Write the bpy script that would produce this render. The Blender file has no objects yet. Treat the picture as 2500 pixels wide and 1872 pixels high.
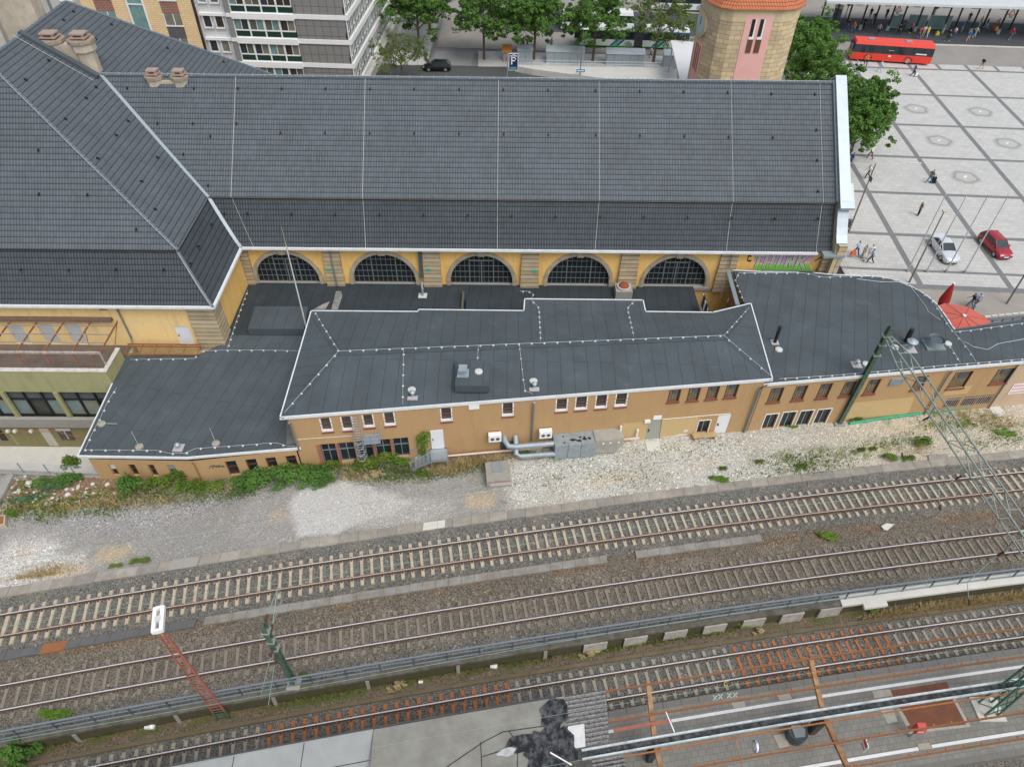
import bpy,bmesh,math,random
import numpy as np
from mathutils import Matrix,Vector
random.seed(7)
SC=bpy.context.scene
COL=SC.collection
CAM_H=43.0
FPX,PITCH,ROLL,YAW=1755.0,math.radians(44.72623843),math.radians(0.92095779),math.radians(0.69252973)
_f=np.array([0,math.cos(PITCH),-math.sin(PITCH)]);_u=np.array([0,math.sin(PITCH),math.cos(PITCH)]);_r=np.array([1.,0,0])
_r2=_r*math.cos(ROLL)+_u*math.sin(ROLL);_u2=-_r*math.sin(ROLL)+_u*math.cos(ROLL)
_Rz=np.array([[math.cos(YAW),math.sin(YAW),0],[-math.sin(YAW),math.cos(YAW),0],[0,0,1]])
CR,CU,CF=_Rz@_r2,_Rz@_u2,_Rz@_f
CC=np.array([0,0,CAM_H])
cd=bpy.data.cameras.new('camera');cam=bpy.data.objects.new('camera',cd);COL.objects.link(cam)
cd.sensor_width=36;cd.lens=36*FPX/2500;cd.clip_end=3000;cd.clip_start=.5
cam.matrix_world=Matrix(((CR[0],CU[0],-CF[0],0),(CR[1],CU[1],-CF[1],0),(CR[2],CU[2],-CF[2],CAM_H),(0,0,0,1)))
SC.camera=cam
SUN_EL,SUN_AZ=math.radians(58),math.radians(145)
w=bpy.data.worlds.new('World');SC.world=w;w.use_nodes=True
nt=w.node_tree;sky=nt.nodes.new('ShaderNodeTexSky');sky.sky_type='NISHITA';sky.sun_disc=False
sky.sun_elevation=SUN_EL;sky.sun_rotation=SUN_AZ;sky.air_density=1.0;sky.dust_density=3.0;sky.ozone_density=1.0
hs=nt.nodes.new('ShaderNodeHueSaturation');hs.inputs['Saturation'].default_value=.45;nt.links.new(sky.outputs[0],hs.inputs['Color']);nt.links.new(hs.outputs[0],nt.nodes['Background'].inputs[0]);nt.nodes['Background'].inputs[1].default_value=0.125
sd=bpy.data.lights.new('sun','SUN');sun=bpy.data.objects.new('sun',sd);COL.objects.link(sun)
sd.energy=1.0;sd.angle=math.radians(35);sd.color=(1,.96,.9)
sun.rotation_euler=(math.pi/2-SUN_EL,0,-SUN_AZ+math.pi)
SC.view_settings.view_transform='Standard';SC.view_settings.look='None';SC.view_settings.gamma=1
SC.view_settings.exposure=0.56
SC.cycles.max_bounces=5;SC.cycles.diffuse_bounces=3;SC.cycles.transparent_max_bounces=6
def ray(x,y):return CR*(x-1250)/FPX-CU*(y-936)/FPX+CF
def P(x,y,z=0.):
 d=ray(x,y);return CC+d*((z-CAM_H)/d[2])
def PY(x,y,Y):d=ray(x,y);return CC+d*(Y/d[1])
def PP(x,y,n,q):
 d=ray(x,y);n=np.array(n,float);return CC+d*((n@(np.array(q,float)-CC))/(n@d))
def k(cx,cy,x,y):return(cx+x*.289855,cy+y*.289855)
def Pk(cx,cy,x,y,z=0.):return P(*k(cx,cy,x,y),z)
def V3(*a):return np.array(a,float)
def unit(v):v=np.array(v,float);return v/np.linalg.norm(v)
WORLD={}
def tag(o,label=None,cat=None,group=None,kind=None):
 if label:o['label']=label
 if cat:o['category']=cat
 if group:o['group']=group
 if kind:o['kind']=kind
 return o
def thing(name,label,cat,loc=(0,0,0),rz=0,group=None):
 o=bpy.data.objects.new(name,None);COL.objects.link(o);o.empty_display_size=.3
 o.location=[float(c)for c in loc];o.rotation_euler=(0,0,rz)
 WORLD[o.name]=Matrix.Translation(o.location)@Matrix.Rotation(rz,4,'Z')
 return tag(o,label,cat,group)
def dup(root,loc=None,rz=None,label=None,group=None,color=None):
 def cp(o,par):
  c=o.copy();COL.objects.link(c);c.parent=par
  if color and o.type=='MESH' and o.get('tint'):c.color=color[o['tint']]
  for ch in kids.get(o.name,()):cp(ch,c)
  return c
 kids={}
 for o in root.children_recursive:kids.setdefault(o.parent.name,[]).append(o)
 r=cp(root,None)
 if loc is not None:r.location=[float(c)for c in loc]
 if rz is not None:r.rotation_euler=(0,0,rz)
 if label:r['label']=label
 if group:r['group']=group
 return r
class MB:
 def __init__(s):s.v=[];s.f=[];s.u=[];s.m=[]
 def face(s,pts,uv=None,m=0):
  i=len(s.v);s.v+=[tuple(float(c)for c in p)for p in pts];s.f.append(tuple(range(i,i+len(pts))));s.u.append(uv);s.m.append(m)
 def poly(s,pts,ud=None,org=None,m=0):
  a=[np.array(p,float)for p in pts]
  n=sum((np.cross(a[i],a[(i+1)%len(a)])for i in range(len(a))),np.zeros(3))
  n=unit(np.cross(a[1]-a[0],a[2]-a[0])if np.linalg.norm(n)<1e-9 else sum((np.cross(a[i]-a[0],a[i+1]-a[0])for i in range(1,len(a)-1)),np.zeros(3)))
  if ud is None:ud=a[1]-a[0]
  ud=unit(np.array(ud,float)-n*(n@np.array(ud,float)));vd=np.cross(n,ud);o=a[0]if org is None else np.array(org,float)
  s.face(a,[((p-o)@ud,(p-o)@vd)for p in a],m)
 def hexa(s,p,m=0,skip=()):
  for i,q in enumerate(((0,3,2,1),(4,5,6,7),(0,1,5,4),(1,2,6,5),(2,3,7,6),(3,0,4,7))):
   if i not in skip:s.poly([p[j]for j in q],m=m)
 def box(s,x0,y0,z0,x1,y1,z1,m=0):
  s.hexa([(x0,y0,z0),(x1,y0,z0),(x1,y1,z0),(x0,y1,z0),(x0,y0,z1),(x1,y0,z1),(x1,y1,z1),(x0,y1,z1)],m)
 def beam(s,p,q,w,h,m=0,up=(0,0,1)):
  p,q=np.array(p,float),np.array(q,float);d=unit(q-p);up=np.array(up,float)
  if abs(d@up)>.98:up=V3(1,0,0)
  a=unit(np.cross(d,up));b=np.cross(a,d);a=a*w/2;b=b*h/2
  s.hexa([p-a-b,p+a-b,q+a-b,q-a-b,p-a+b,p+a+b,q+a+b,q-a+b],m)
 def tube(s,pts,r,n=8,m=0,caps=True,r1=None):
  pts=[np.array(p,float)for p in pts];rings=[]
  for i,p in enumerate(pts):
   d=unit((pts[min(i+1,len(pts)-1)]-pts[max(i-1,0)]));up=V3(0,0,1)if abs(d[2])<.95 else V3(1,0,0)
   a=unit(np.cross(d,up));b=np.cross(a,d);rr=r if r1 is None else r+(r1-r)*i/(len(pts)-1)
   if hasattr(r,'__len__'):rr=r[i]
   rings.append([p+(a*math.cos(t)+b*math.sin(t))*rr for t in(2*math.pi*j/n for j in range(n))])
  base=len(s.v)
  for g in rings:s.v+=[tuple(float(c)for c in q)for q in g]
  for i in range(len(rings)-1):
   for j in range(n):
    s.f.append((base+i*n+j,base+i*n+(j+1)%n,base+(i+1)*n+(j+1)%n,base+(i+1)*n+j));s.u.append(None);s.m.append(m)
  if caps:
   s.f.append(tuple(base+j for j in range(n))[::-1]);s.u.append(None);s.m.append(m)
   s.f.append(tuple(base+(len(rings)-1)*n+j for j in range(n)));s.u.append(None);s.m.append(m)
 def prism(s,poly,z0,z1,m=0,top=None,bottom=True,ud=None):
  n=len(poly);area=sum(poly[i][0]*poly[(i+1)%n][1]-poly[(i+1)%n][0]*poly[i][1]for i in range(n))
  if area<0:poly=list(poly)[::-1]
  s.poly([(p[0],p[1],z1)for p in poly],ud,m=m if top is None else top)
  if bottom:s.poly([(p[0],p[1],z0)for p in poly][::-1],m=m)
  for i in range(n):
   a,b=poly[i],poly[(i+1)%n];s.poly([(a[0],a[1],z0),(b[0],b[1],z0),(b[0],b[1],z1),(a[0],a[1],z1)],m=m)
 def dome(s,c,r,h,n=10,m=0,rings=3):
  s.tube([np.array(c)+V3(0,0,h*math.sin(t*math.pi/2/rings))for t in range(rings+1)],[max(r*math.cos(t*math.pi/2/rings),.002)for t in range(rings+1)],n,m)
 def build(s,name,mats,parent=None,smooth=False,label=None,cat=None,group=None,kind=None,merge=False):
  me=bpy.data.meshes.new(name);M=WORLD[parent.name].inverted()if parent else None
  vv=s.v if M is None else[tuple(M@Vector(p))for p in s.v]
  me.from_pydata(vv,[],s.f)
  if any(u is not None for u in s.u):
   ul=me.uv_layers.new(name='UVMap');data=np.zeros((len(me.loops),2));li=0
   for f,u in zip(s.f,s.u):
    for j in range(len(f)):
     if u is not None:data[li]=u[j]
     li+=1
   ul.data.foreach_set('uv',data.ravel())
  if not isinstance(mats,(list,tuple)):mats=[mats]
  for mm in mats:me.materials.append(mm)
  me.polygons.foreach_set('material_index',s.m)
  if merge or smooth:
   bm=bmesh.new();bm.from_mesh(me);bmesh.ops.remove_doubles(bm,verts=bm.verts,dist=1e-4);bm.to_mesh(me);bm.free()
  if smooth:me.polygons.foreach_set('use_smooth',[True]*len(me.polygons))
  me.update();o=bpy.data.objects.new(name,me);COL.objects.link(o)
  if smooth=='auto':
   try:me.set_sharp_from_angle(angle=math.radians(38))
   except Exception:pass
  if parent:o.parent=parent;WORLD[o.name]=WORLD[parent.name]
  else:WORLD[o.name]=Matrix.Identity(4)
  return tag(o,label,cat,group,kind)
class Frame:
 def __init__(s,p0,p1,flip=False):
  s.p=V3(p0[0],p0[1],0);s.dx=unit(V3(p1[0]-p0[0],p1[1]-p0[1],0));s.n=np.cross(s.dx,V3(0,0,1));s.L=float(np.hypot(p1[0]-p0[0],p1[1]-p0[1]))
  if flip:s.n=-s.n
 def pt(s,a,z,d=0):return s.p+s.dx*a+s.n*d+V3(0,0,z)
 def sz(s,px,py,d=0):q=PP(px,py,s.n,s.p+s.n*d);return float((q-s.p)@s.dx),float(q[2])
 def box(s,mb,s0,s1,z0,z1,d0,d1,m=0):
  mb.hexa([s.pt(s0,z0,d1),s.pt(s1,z0,d1),s.pt(s1,z0,d0),s.pt(s0,z0,d0),s.pt(s0,z1,d1),s.pt(s1,z1,d1),s.pt(s1,z1,d0),s.pt(s0,z1,d0)],m)
 def wall(s,mb,z0,z1,holes=(),s0=0,s1=None,depth=.3,m=0,rm=None,skin=0):
  s1=s.L if s1 is None else s1;S=sorted({s0,s1}|{h[i]for h in holes for i in(0,1)});Z=sorted({z0,z1}|{h[i]for h in holes for i in(2,3)})
  S=[a for a in S if s0-1e-6<=a<=s1+1e-6];Z=[a for a in Z if z0-1e-6<=a<=z1+1e-6]
  for a,b in zip(S,S[1:]):
   for c,e in zip(Z,Z[1:]):
    if any(h[0]-1e-6<=a and b<=h[1]+1e-6 and h[2]-1e-6<=c and e<=h[3]+1e-6 for h in holes):continue
    mb.face([s.pt(a,c,skin),s.pt(b,c,skin),s.pt(b,e,skin),s.pt(a,e,skin)],[(a,c),(b,c),(b,e),(a,e)],m)
  for a,b,c,e in(h[:4]for h in holes):
   r=m if rm is None else rm
   for q in(((a,c),(b,c)),((b,c),(b,e)),((b,e),(a,e)),((a,e),(a,c))):
    (x0,y0),(x1,y1)=q;mb.poly([s.pt(x0,y0,skin),s.pt(x0,y0,-depth),s.pt(x1,y1,-depth),s.pt(x1,y1,skin)],m=r)
class NG:
 def __init__(s,mat):s.t=mat.node_tree;s.b=s.t.nodes['Principled BSDF']
 def n(s,typ,**kw):
  o=s.t.nodes.new('ShaderNode'+typ)
  for a,b in kw.items():setattr(o,a,b)
  return o
 def put(s,sock,v):
  if hasattr(v,'is_linked')or hasattr(v,'links'):s.t.links.new(v,sock)
  else:sock.default_value=v
 def m(s,op,a,b=0.,c=0.):
  o=s.n('Math',operation=op);s.put(o.inputs[0],a);s.put(o.inputs[1],b);s.put(o.inputs[2],c);return o.outputs[0]
 def mix(s,f,a,b,typ='MIX'):
  o=s.n('MixRGB',blend_type=typ);s.put(o.inputs[0],f);s.put(o.inputs[1],a);s.put(o.inputs[2],b);return o.outputs[0]
 def pos(s):return s.n('NewGeometry').outputs['Position']
 def noise(s,sc,vec=None,det=3,rough=.55,col=False):
  o=s.n('TexNoise');o.inputs['Scale'].default_value=sc;o.inputs['Detail'].default_value=det;o.inputs['Roughness'].default_value=rough
  s.t.links.new(vec or s.pos(),o.inputs['Vector']);return o.outputs['Color' if col else 'Fac']
 def ramp(s,f,stops):
  o=s.n('ValToRGB');e=o.color_ramp.elements
  while len(e)<len(stops):e.new(.5)
  for el,(p,c)in zip(e,stops):el.position=p;el.color=c if len(c)==4 else(*c,1)
  s.put(o.inputs[0],f);return o.outputs[0]
 def bump(s,h,dist=.02,st=1.):
  o=s.n('Bump');o.inputs['Distance'].default_value=dist;o.inputs['Strength'].default_value=st;s.put(o.inputs['Height'],h);s.t.links.new(o.outputs[0],s.b.inputs['Normal'])
 def uv(s):
  o=s.n('SeparateXYZ');s.t.links.new(s.n('UVMap').outputs[0],o.inputs[0]);return o.outputs[0],o.outputs[1]
MATS={}
def c4(c):return(c[0],c[1],c[2],1)
def newmat(name,rough=.8,metal=0.):
 mt=bpy.data.materials.new(name);mt.use_nodes=True;g=NG(mt);g.b.inputs['Roughness'].default_value=rough;g.b.inputs['Metallic'].default_value=metal;g.b.inputs['Specular IOR Level'].default_value=.5 if rough<.6 else .2
 MATS[name]=mt;return mt,g
def M(name,col,rough=.8,metal=0.,var=.18,sc=1.2,fine=.1,fsc=30.,dirt=None,dirtamt=.5,dsc=.8,bump=0.,spec=None):
 if name in MATS:return MATS[name]
 mt,g=newmat(name,rough,metal)
 a=g.noise(sc,det=4);b=g.noise(fsc,det=2)
 fac=g.m('ADD',g.m('MULTIPLY',g.m('SUBTRACT',a,.5),2*var),g.m('MULTIPLY',g.m('SUBTRACT',b,.5),2*fine));fac=g.m('ADD',fac,1.)
 o=g.n('VectorMath',operation='SCALE');o.inputs[0].default_value=col[:3];g.t.links.new(fac,o.inputs['Scale']);out=o.outputs[0]
 if dirt:
  d=g.ramp(g.noise(dsc,det=6,rough=.65),[(.42,(0,0,0)),(.68,(1,1,1))]);out=g.mix(g.m('MULTIPLY',d,dirtamt),out,c4(dirt))
 g.put(g.b.inputs['Base Color'],out)
 if bump:g.bump(b,bump)
 if spec is not None:g.b.inputs['Specular IOR Level'].default_value=spec
 return mt
def tile_mat(name,col,course=.46,colw=.235,dark=.45,moss=None):
 mt,g=newmat(name,.62)
 u,v=g.uv();wv=g.m('SINE',g.m('MULTIPLY',u,2*math.pi/colw))
 vv=g.m('ADD',g.m('DIVIDE',v,course),g.m('MULTIPLY',wv,.035));fr=g.m('FRACT',vv)
 edge=g.m('SUBTRACT',1.,g.m('SMOOTH_MIN',g.m('MULTIPLY',fr,4.2),1.,.1))
 lip=g.m('MULTIPLY',g.m('POWER',fr,2.),.12)
 gr=g.m('POWER',g.m('MULTIPLY',g.m('SUBTRACT',1.,wv),.5),4.)
 idv=g.n('CombineXYZ');g.put(idv.inputs[0],g.m('FLOOR',g.m('DIVIDE',u,colw)));g.put(idv.inputs[1],g.m('FLOOR',vv))
 wn=g.n('TexWhiteNoise');g.t.links.new(idv.outputs[0],wn.inputs['Vector'])
 big=g.noise(.35,det=7,rough=.68)
 f=g.m('ADD',.68,g.m('MULTIPLY',big,.6));f=g.m('ADD',f,g.m('MULTIPLY',g.m('SUBTRACT',wn.outputs[0],.5),.13));f=g.m('ADD',f,lip)
 f=g.m('MULTIPLY',f,g.m('SUBTRACT',1.,g.m('MULTIPLY',edge,.82)));f=g.m('MULTIPLY',f,g.m('SUBTRACT',1.,g.m('MULTIPLY',gr,dark)))
 o=g.n('VectorMath',operation='SCALE');o.inputs[0].default_value=col;g.t.links.new(f,o.inputs['Scale'])
 g.put(g.b.inputs['Base Color'],o.outputs[0])
 g.bump(g.m('ADD',g.m('MULTIPLY',wv,.5),g.m('MULTIPLY',g.m('SUBTRACT',1.,fr),.9)),.035,.8)
 return mt
def felt_mat(name,col,strip=1.0,length=11.,off=.37,joint=.45):
 mt,g=newmat(name,.86)
 cm=g.n('CombineXYZ');u,v=g.uv();wob=g.m('MULTIPLY',g.m('SUBTRACT',g.noise(.8),.5),.06)
 g.put(cm.inputs[0],u);g.put(cm.inputs[1],g.m('ADD',v,wob))
 b=g.n('TexBrick');b.offset=off;b.offset_frequency=2;b.inputs['Scale'].default_value=1;b.inputs['Brick Width'].default_value=length;b.inputs['Row Height'].default_value=strip
 b.inputs['Mortar Size'].default_value=.022;b.inputs['Mortar Smooth'].default_value=.6;b.inputs['Bias'].default_value=0
 b.inputs['Color1'].default_value=(.97,.97,.97,1);b.inputs['Color2'].default_value=(1.03,1.03,1.03,1);b.inputs['Mortar'].default_value=(joint,joint,joint,1)
 g.t.links.new(cm.outputs[0],b.inputs['Vector'])
 big=g.noise(.45,det=6,rough=.6);fine=g.noise(45,det=2)
 f=g.m('ADD',g.m('ADD',.62,g.m('MULTIPLY',big,.58)),g.m('MULTIPLY',g.m('SUBTRACT',fine,.5),.35))
 o=g.n('VectorMath',operation='SCALE');o.inputs[0].default_value=col;g.t.links.new(f,o.inputs['Scale'])
 c=g.mix(1.,o.outputs[0],b.outputs[0],'MULTIPLY')
 st=g.ramp(g.noise(.9,det=7,rough=.7),[(.6,(0,0,0)),(.78,(1,1,1))])
 c=g.mix(g.m('MULTIPLY',st,.1),c,(.3,.31,.3,1));g.put(g.b.inputs['Base Color'],c)
 g.bump(g.m('ADD',fine,b.outputs['Fac']),.01,.4)
 return mt
def brick_mat(name,c1,c2,mort,bw=.9,bh=.3,ms=.012,var=.25,rough=.85,off=.5,sc=1.):
 mt,g=newmat(name,rough);u=g.n('UVMap').outputs[0]
 b=g.n('TexBrick');b.offset=off;b.inputs['Scale'].default_value=sc;b.inputs['Brick Width'].default_value=bw;b.inputs['Row Height'].default_value=bh;b.inputs['Mortar Size'].default_value=ms
 b.inputs['Mortar Smooth'].default_value=.3
 b.inputs['Color1'].default_value=c4(c1);b.inputs['Color2'].default_value=c4(c2);b.inputs['Mortar'].default_value=c4(mort);g.t.links.new(u,b.inputs['Vector'])
 f=g.m('ADD',1-var,g.m('MULTIPLY',g.noise(.9,det=6,rough=.65),2*var));o=g.n('VectorMath',operation='SCALE');g.t.links.new(b.outputs[0],o.inputs[0]);g.t.links.new(f,o.inputs['Scale'])
 g.put(g.b.inputs['Base Color'],o.outputs[0]);g.bump(b.outputs['Fac'],-.01 if False else .008,.5);return mt
def plaster(name,col,stain,amt=.5,sc=.7,streak=.25):
 mt,g=newmat(name,.88);p=g.pos()
 mp=g.n('Mapping');mp.inputs['Scale'].default_value=(1,1,.16);g.t.links.new(p,mp.inputs[0])
 a=g.noise(sc,det=7,rough=.65);s=g.noise(2.4,mp.outputs[0],det=5);f=g.noise(50,det=2)
 v=g.m('ADD',.86,g.m('MULTIPLY',a,.28));v=g.m('ADD',v,g.m('MULTIPLY',g.m('SUBTRACT',f,.5),.1))
 o=g.n('VectorMath',operation='SCALE');o.inputs[0].default_value=col;g.t.links.new(v,o.inputs['Scale'])
 c=g.mix(g.m('MULTIPLY',g.ramp(a,[(.45,(0,0,0)),(.7,(1,1,1))]),amt),o.outputs[0],c4(stain))
 c=g.mix(g.m('MULTIPLY',g.ramp(s,[(.5,(0,0,0)),(.75,(1,1,1))]),streak),c,c4([x*.45 for x in stain]));g.put(g.b.inputs['Base Color'],c);g.bump(f,.004)
 return mt
def glass_mat(name,col=(.02,.03,.035),rough=.08,var=.6,sc=.6):
 mt,g=newmat(name,rough);a=g.noise(sc,det=3)
 o=g.n('VectorMath',operation='SCALE');o.inputs[0].default_value=col;g.t.links.new(g.m('ADD',1-var,g.m('MULTIPLY',a,2*var)),o.inputs['Scale']);g.put(g.b.inputs['Base Color'],o.outputs[0]);return mt
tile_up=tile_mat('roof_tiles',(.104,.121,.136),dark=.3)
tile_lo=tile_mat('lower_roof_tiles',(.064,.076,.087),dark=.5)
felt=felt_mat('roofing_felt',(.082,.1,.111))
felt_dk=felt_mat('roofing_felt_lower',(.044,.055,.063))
zinc=M('zinc',(.36,.42,.46),.45,.35,var=.12,fine=.04,dirt=(.33,.38,.42),dirtamt=.5,dsc=1.5)
white_trim=M('white_metal_edging',(.72,.75,.76),.5,0,var=.06,fine=.04,dirt=(.45,.47,.47),dirtamt=.3,dsc=2.)
wht=M('white_paint',(.8,.81,.8),.5,0,var=.06,fine=.03)
yellow=plaster('yellow_plaster',(.86,.56,.19),(.66,.36,.09),.5)
yellow2=plaster('pale_yellow_plaster',(.88,.64,.3),(.76,.48,.18),.4)
ochre=plaster('ochre_plaster',(.46,.3,.15),(.38,.24,.12),.5,streak=.12)
ochre_pale=plaster('repainted_pale_plaster',(.55,.4,.2),(.5,.36,.18),.3,streak=.05)
olive=plaster('olive_render',(.36,.35,.185),(.28,.26,.13),.5)
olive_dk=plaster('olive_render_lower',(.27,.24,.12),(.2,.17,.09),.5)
stone=brick_mat('sandstone_blocks',(.52,.43,.28),(.38,.31,.2),(.1,.075,.05),6,.42,.03,.4)
stone_tower=brick_mat('tower_sandstone',(.64,.53,.31),(.47,.37,.26),(.28,.22,.13),1.15,.5,.025,.25)
stone_trim=M('sandstone_trim',(.46,.4,.29),.9,var=.25,sc=1.5,fine=.15,dirt=(.16,.13,.1),dirtamt=.5,dsc=1.2)
concrete=M('weathered_concrete',(.34,.33,.3),.9,var=.2,fine=.15,dirt=(.2,.19,.17),dirtamt=.5,dsc=1.2,bump=.004)
conc_lt=M('pale_concrete',(.6,.59,.54),.9,var=.1,fine=.08,dirt=(.45,.43,.38),dirtamt=.35,dsc=.7)
steel=M('galvanised_steel',(.42,.46,.5),.45,.6,var=.1,fine=.05)
steel_blue=M('grey_duct_metal',(.33,.39,.42),.5,.3,var=.15,fine=.08,dirt=(.2,.2,.19),dirtamt=.4,dsc=2.5)
dgrey=M('dark_grey_metal',(.1,.12,.14),.5,.3,var=.1)
green_steel=M('dark_green_steel',(.07,.12,.085),.55,.1,var=.25,sc=3,fine=.1,dirt=(.2,.24,.2),dirtamt=.35,dsc=3)
green_lt=M('pale_green_steel',(.28,.33,.29),.5,.2,var=.2,sc=3,fine=.1,dirt=(.13,.17,.14),dirtamt=.4,dsc=2)
rust=M('rust',(.3,.13,.06),.9,var=.3,sc=3,fine=.2,fsc=20,dirt=(.16,.07,.04),dirtamt=.6,dsc=3)
rust_or=M('orange_rust',(.36,.145,.055),.9,var=.3,sc=3,fine=.25,fsc=20)
red_ox=M('red_oxide_paint',(.33,.12,.085),.8,var=.2,sc=3,fine=.1)
black=M('black_plastic',(.015,.016,.018),.5,var=.2)
rubber=M('rubber',(.02,.02,.02),.85,var=.2)
glass=glass_mat('window_glass')
glass_lt=glass_mat('frosted_glass',(.16,.24,.25),.25,.5,.8)
brown_wood=M('brown_frame',(.11,.045,.03),.6,var=.25)
def gx(x):
 x=np.asarray(x,float);xc=np.clip(x,-48,62)
 return .1729*xc-.00057*xc**2+(x-xc)*(.1729-.00114*xc)
def tv(x,v,z=0.):return V3(x,v+float(gx(x)),z)
_rng=np.random.RandomState(3)
def vnoise(x,y,sc,seed=0):
 r=np.random.RandomState(seed).rand(512,512);X,Y=x*sc+200.3,y*sc+180.7
 i,j=np.floor(X).astype(int),np.floor(Y).astype(int);fx,fy=X-i,Y-j;fx=fx*fx*(3-2*fx);fy=fy*fy*(3-2*fy)
 g=lambda a,b:r[a%512,b%512]
 return(g(i,j)*(1-fx)+g(i+1,j)*fx)*(1-fy)+(g(i,j+1)*(1-fx)+g(i+1,j+1)*fx)*fy
def fbm(x,y,sc,seed=0,o=4):return sum(vnoise(x,y,sc*2**q,seed+q)*.5**q for q in range(o))/(2-.5**(o-1))
WALLV=19.9
def sm(a,b,x):t=np.clip((x-a)/(b-a),0,1);return t*t*(3-2*t)
xs=np.concatenate([[-1500,-600,-250,-120,-80,-60],np.arange(-48,56.01,.26),[62,75,95,130,180,260,500,900,1500]])
vs=np.concatenate([[-600,-200,-60,-20,-4],np.arange(1,WALLV-.1,.3),[WALLV-.02,WALLV+.02],np.arange(WALLV+.22,51,.26),[60,70,80,100,150,250,500,1000,2000]])
GXX,GV=np.meshgrid(xs,vs);GY=GV+gx(GXX)
GZ=np.where(GV<WALLV,-1.15,0.)
GZ=GZ+(fbm(GXX,GY,.8,5)-.5)*.05+(vnoise(GXX,GY,3.1,8)-.5)*.03
GZ=GZ-.09*sm(19.9,20.4,GV)*(1-sm(29.3,29.8,GV))-.05*sm(46,60,GV)
for _v,_z in((27.41,-.0),(22.5,-.03)):GZ=GZ-(np.abs(GV-_v)<1.5)*.05
GZ=GZ-.07*(np.abs(GV-17.1)<1.6)
PIT=(GXX<-29.9)&(GXX>-80)&(GY>33.5)&(GY<41.5);GZ=np.where(PIT,-5.08,GZ)
col=np.zeros(GXX.shape+(3,));con=np.full(GXX.shape,.5)
def lay(cm,c,cn=None):
 global col,con
 cm=cm[...,None];col=col*(1-cm)+np.array(c)*cm
 if cn is not None:con=con*(1-cm[...,0])+cn*cm[...,0]
n1,n2,n3,n4=fbm(GXX,GY,.25,11),fbm(GXX,GY,.7,21),fbm(GXX,GY,1.9,31),fbm(GXX,GY,.12,41)
col[:]=(.165,.162,.146);con[:]=.75
lay(sm(20.,20.5,GV),(.178,.165,.138),.75)
lay(sm(21.,24.5,GV)*(.35+.5*n1),(.17,.142,.108))
lay(sm(25.3,26,GV),(.178,.175,.16),.75)
lay(sm(.5,.7,n2)*.5,(.24,.215,.18))
lay(np.exp(-((GV-22.53)/.25)**2)*.35,(.13,.1,.08));lay(np.exp(-((GV-24.9)/.35)**2)*.6*sm(.4,.6,n2),(.2,.12,.06))
lay((GV<WALLV)*sm(18.7,19.2,GV)*.8,(.17,.12,.07),.5);lay((GV<WALLV)*np.exp(-((GV-19.4)/.25)**2)*sm(.42,.6,n2),(.09,.11,.03),.3)
yard=sm(29.9,30.2,GV);lay(yard,(.3,.295,.275),.4)
def blob(px,py,rx,ry,ang=9,soft=.5,rough=.5,seed=50):
 c=P(px,py);a=math.radians(ang);dx,dy=GXX-c[0],GY-c[1]
 u,v=(dx*math.cos(a)+dy*math.sin(a))/rx,(-dx*math.sin(a)+dy*math.cos(a))/ry
 d=np.sqrt(u*u+v*v)+(fbm(GXX,GY,.9,seed)-.5)*rough*2
 return(1-sm(1-soft,1+soft*.4,d))*yard
lay(yard*sm(.4,.62,n1)*.5,(.36,.35,.335))
X0=P(1230,1150)[0];wg=sm(X0-1.2,X0+1.2,GXX+(n2-.5)*3)*yard
lay(wg,(.56,.555,.51),.62)
lay(wg*sm(.45,.68,n1)*.5,(.46,.44,.38),.55);lay(wg*sm(17,30,GXX)*.45,(.55,.47,.33),.6)
def polym(pxs,jit=.25,seed=70):
 pw=[P(*q)[:2]for q in pxs];acc=0;rr_=np.random.RandomState(seed)
 for i in range(10):
  x=GXX+(fbm(GXX,GY,1.1,seed)-.5)*1.3+rr_.uniform(-jit,jit);y=GY+(fbm(GXX,GY,1.1,seed+9)-.5)*1.1+rr_.uniform(-jit,jit);ins=np.zeros(GXX.shape,bool)
  for(x0,y0),(x1,y1)in zip(pw,pw[1:]+pw[:1]):
   c=((y0>y)!=(y1>y))&(x<(x1-x0)*(y-y0)/((y1-y0)or 1e-9)+x0);ins^=c
  acc=acc+ins/10.
 return acc*yard
lay(polym([(708,1215),(790,1178),(870,1175),(930,1195),(1010,1225),(960,1255),(880,1275),(840,1300),(715,1308)])*.95,(.52,.52,.505),.35);lay(polym([(880,1200),(1010,1222),(1090,1228),(1120,1250),(1000,1290),(870,1300)],.5)*.5,(.5,.49,.46),.5)
lay(blob(30,1390,4.5,2.6,9,.6),(.6,.59,.56),.6);lay(blob(1150,1090,2.6,2.2,9,.5),(.25,.24,.22),.75);lay(blob(960,1130,4,1.5,9,.5),(.27,.26,.25),.7)
lay(blob(300,1260,6,1.6,9,.7,.6)*.8,(.36,.355,.35),.7);lay(blob(560,1190,4,1.8,9,.5)*.7,(.3,.295,.29),.75)
for(a,b,rx,ry,s)in((275,1352,1.5,1.1,.9),(60,1350,1,.5,.5),(680,1262,1.,.5,.7),(1175,1222,1.5,.8,.9),(1480,1172,2.2,.6,.55),(160,1398,2.2,.35,.9),(1720,1130,1.6,.7,.4),(2150,1090,2,.8,.5),(2420,1020,2.4,1.6,.6),(2250,1040,3,1.2,.5)):
 lay(blob(a,b,rx,ry,9,.7,.7,60+int(a)%7)*s*.55,(.6,.46,.27),.4)
lay(blob(180,1195,7,1.9,6,.3,.6),(.3,.2,.13),.7);lay(blob(120,1230,5,1,6,.4,.7)*sm(.45,.6,n3),(.4,.33,.16),.5)
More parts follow.
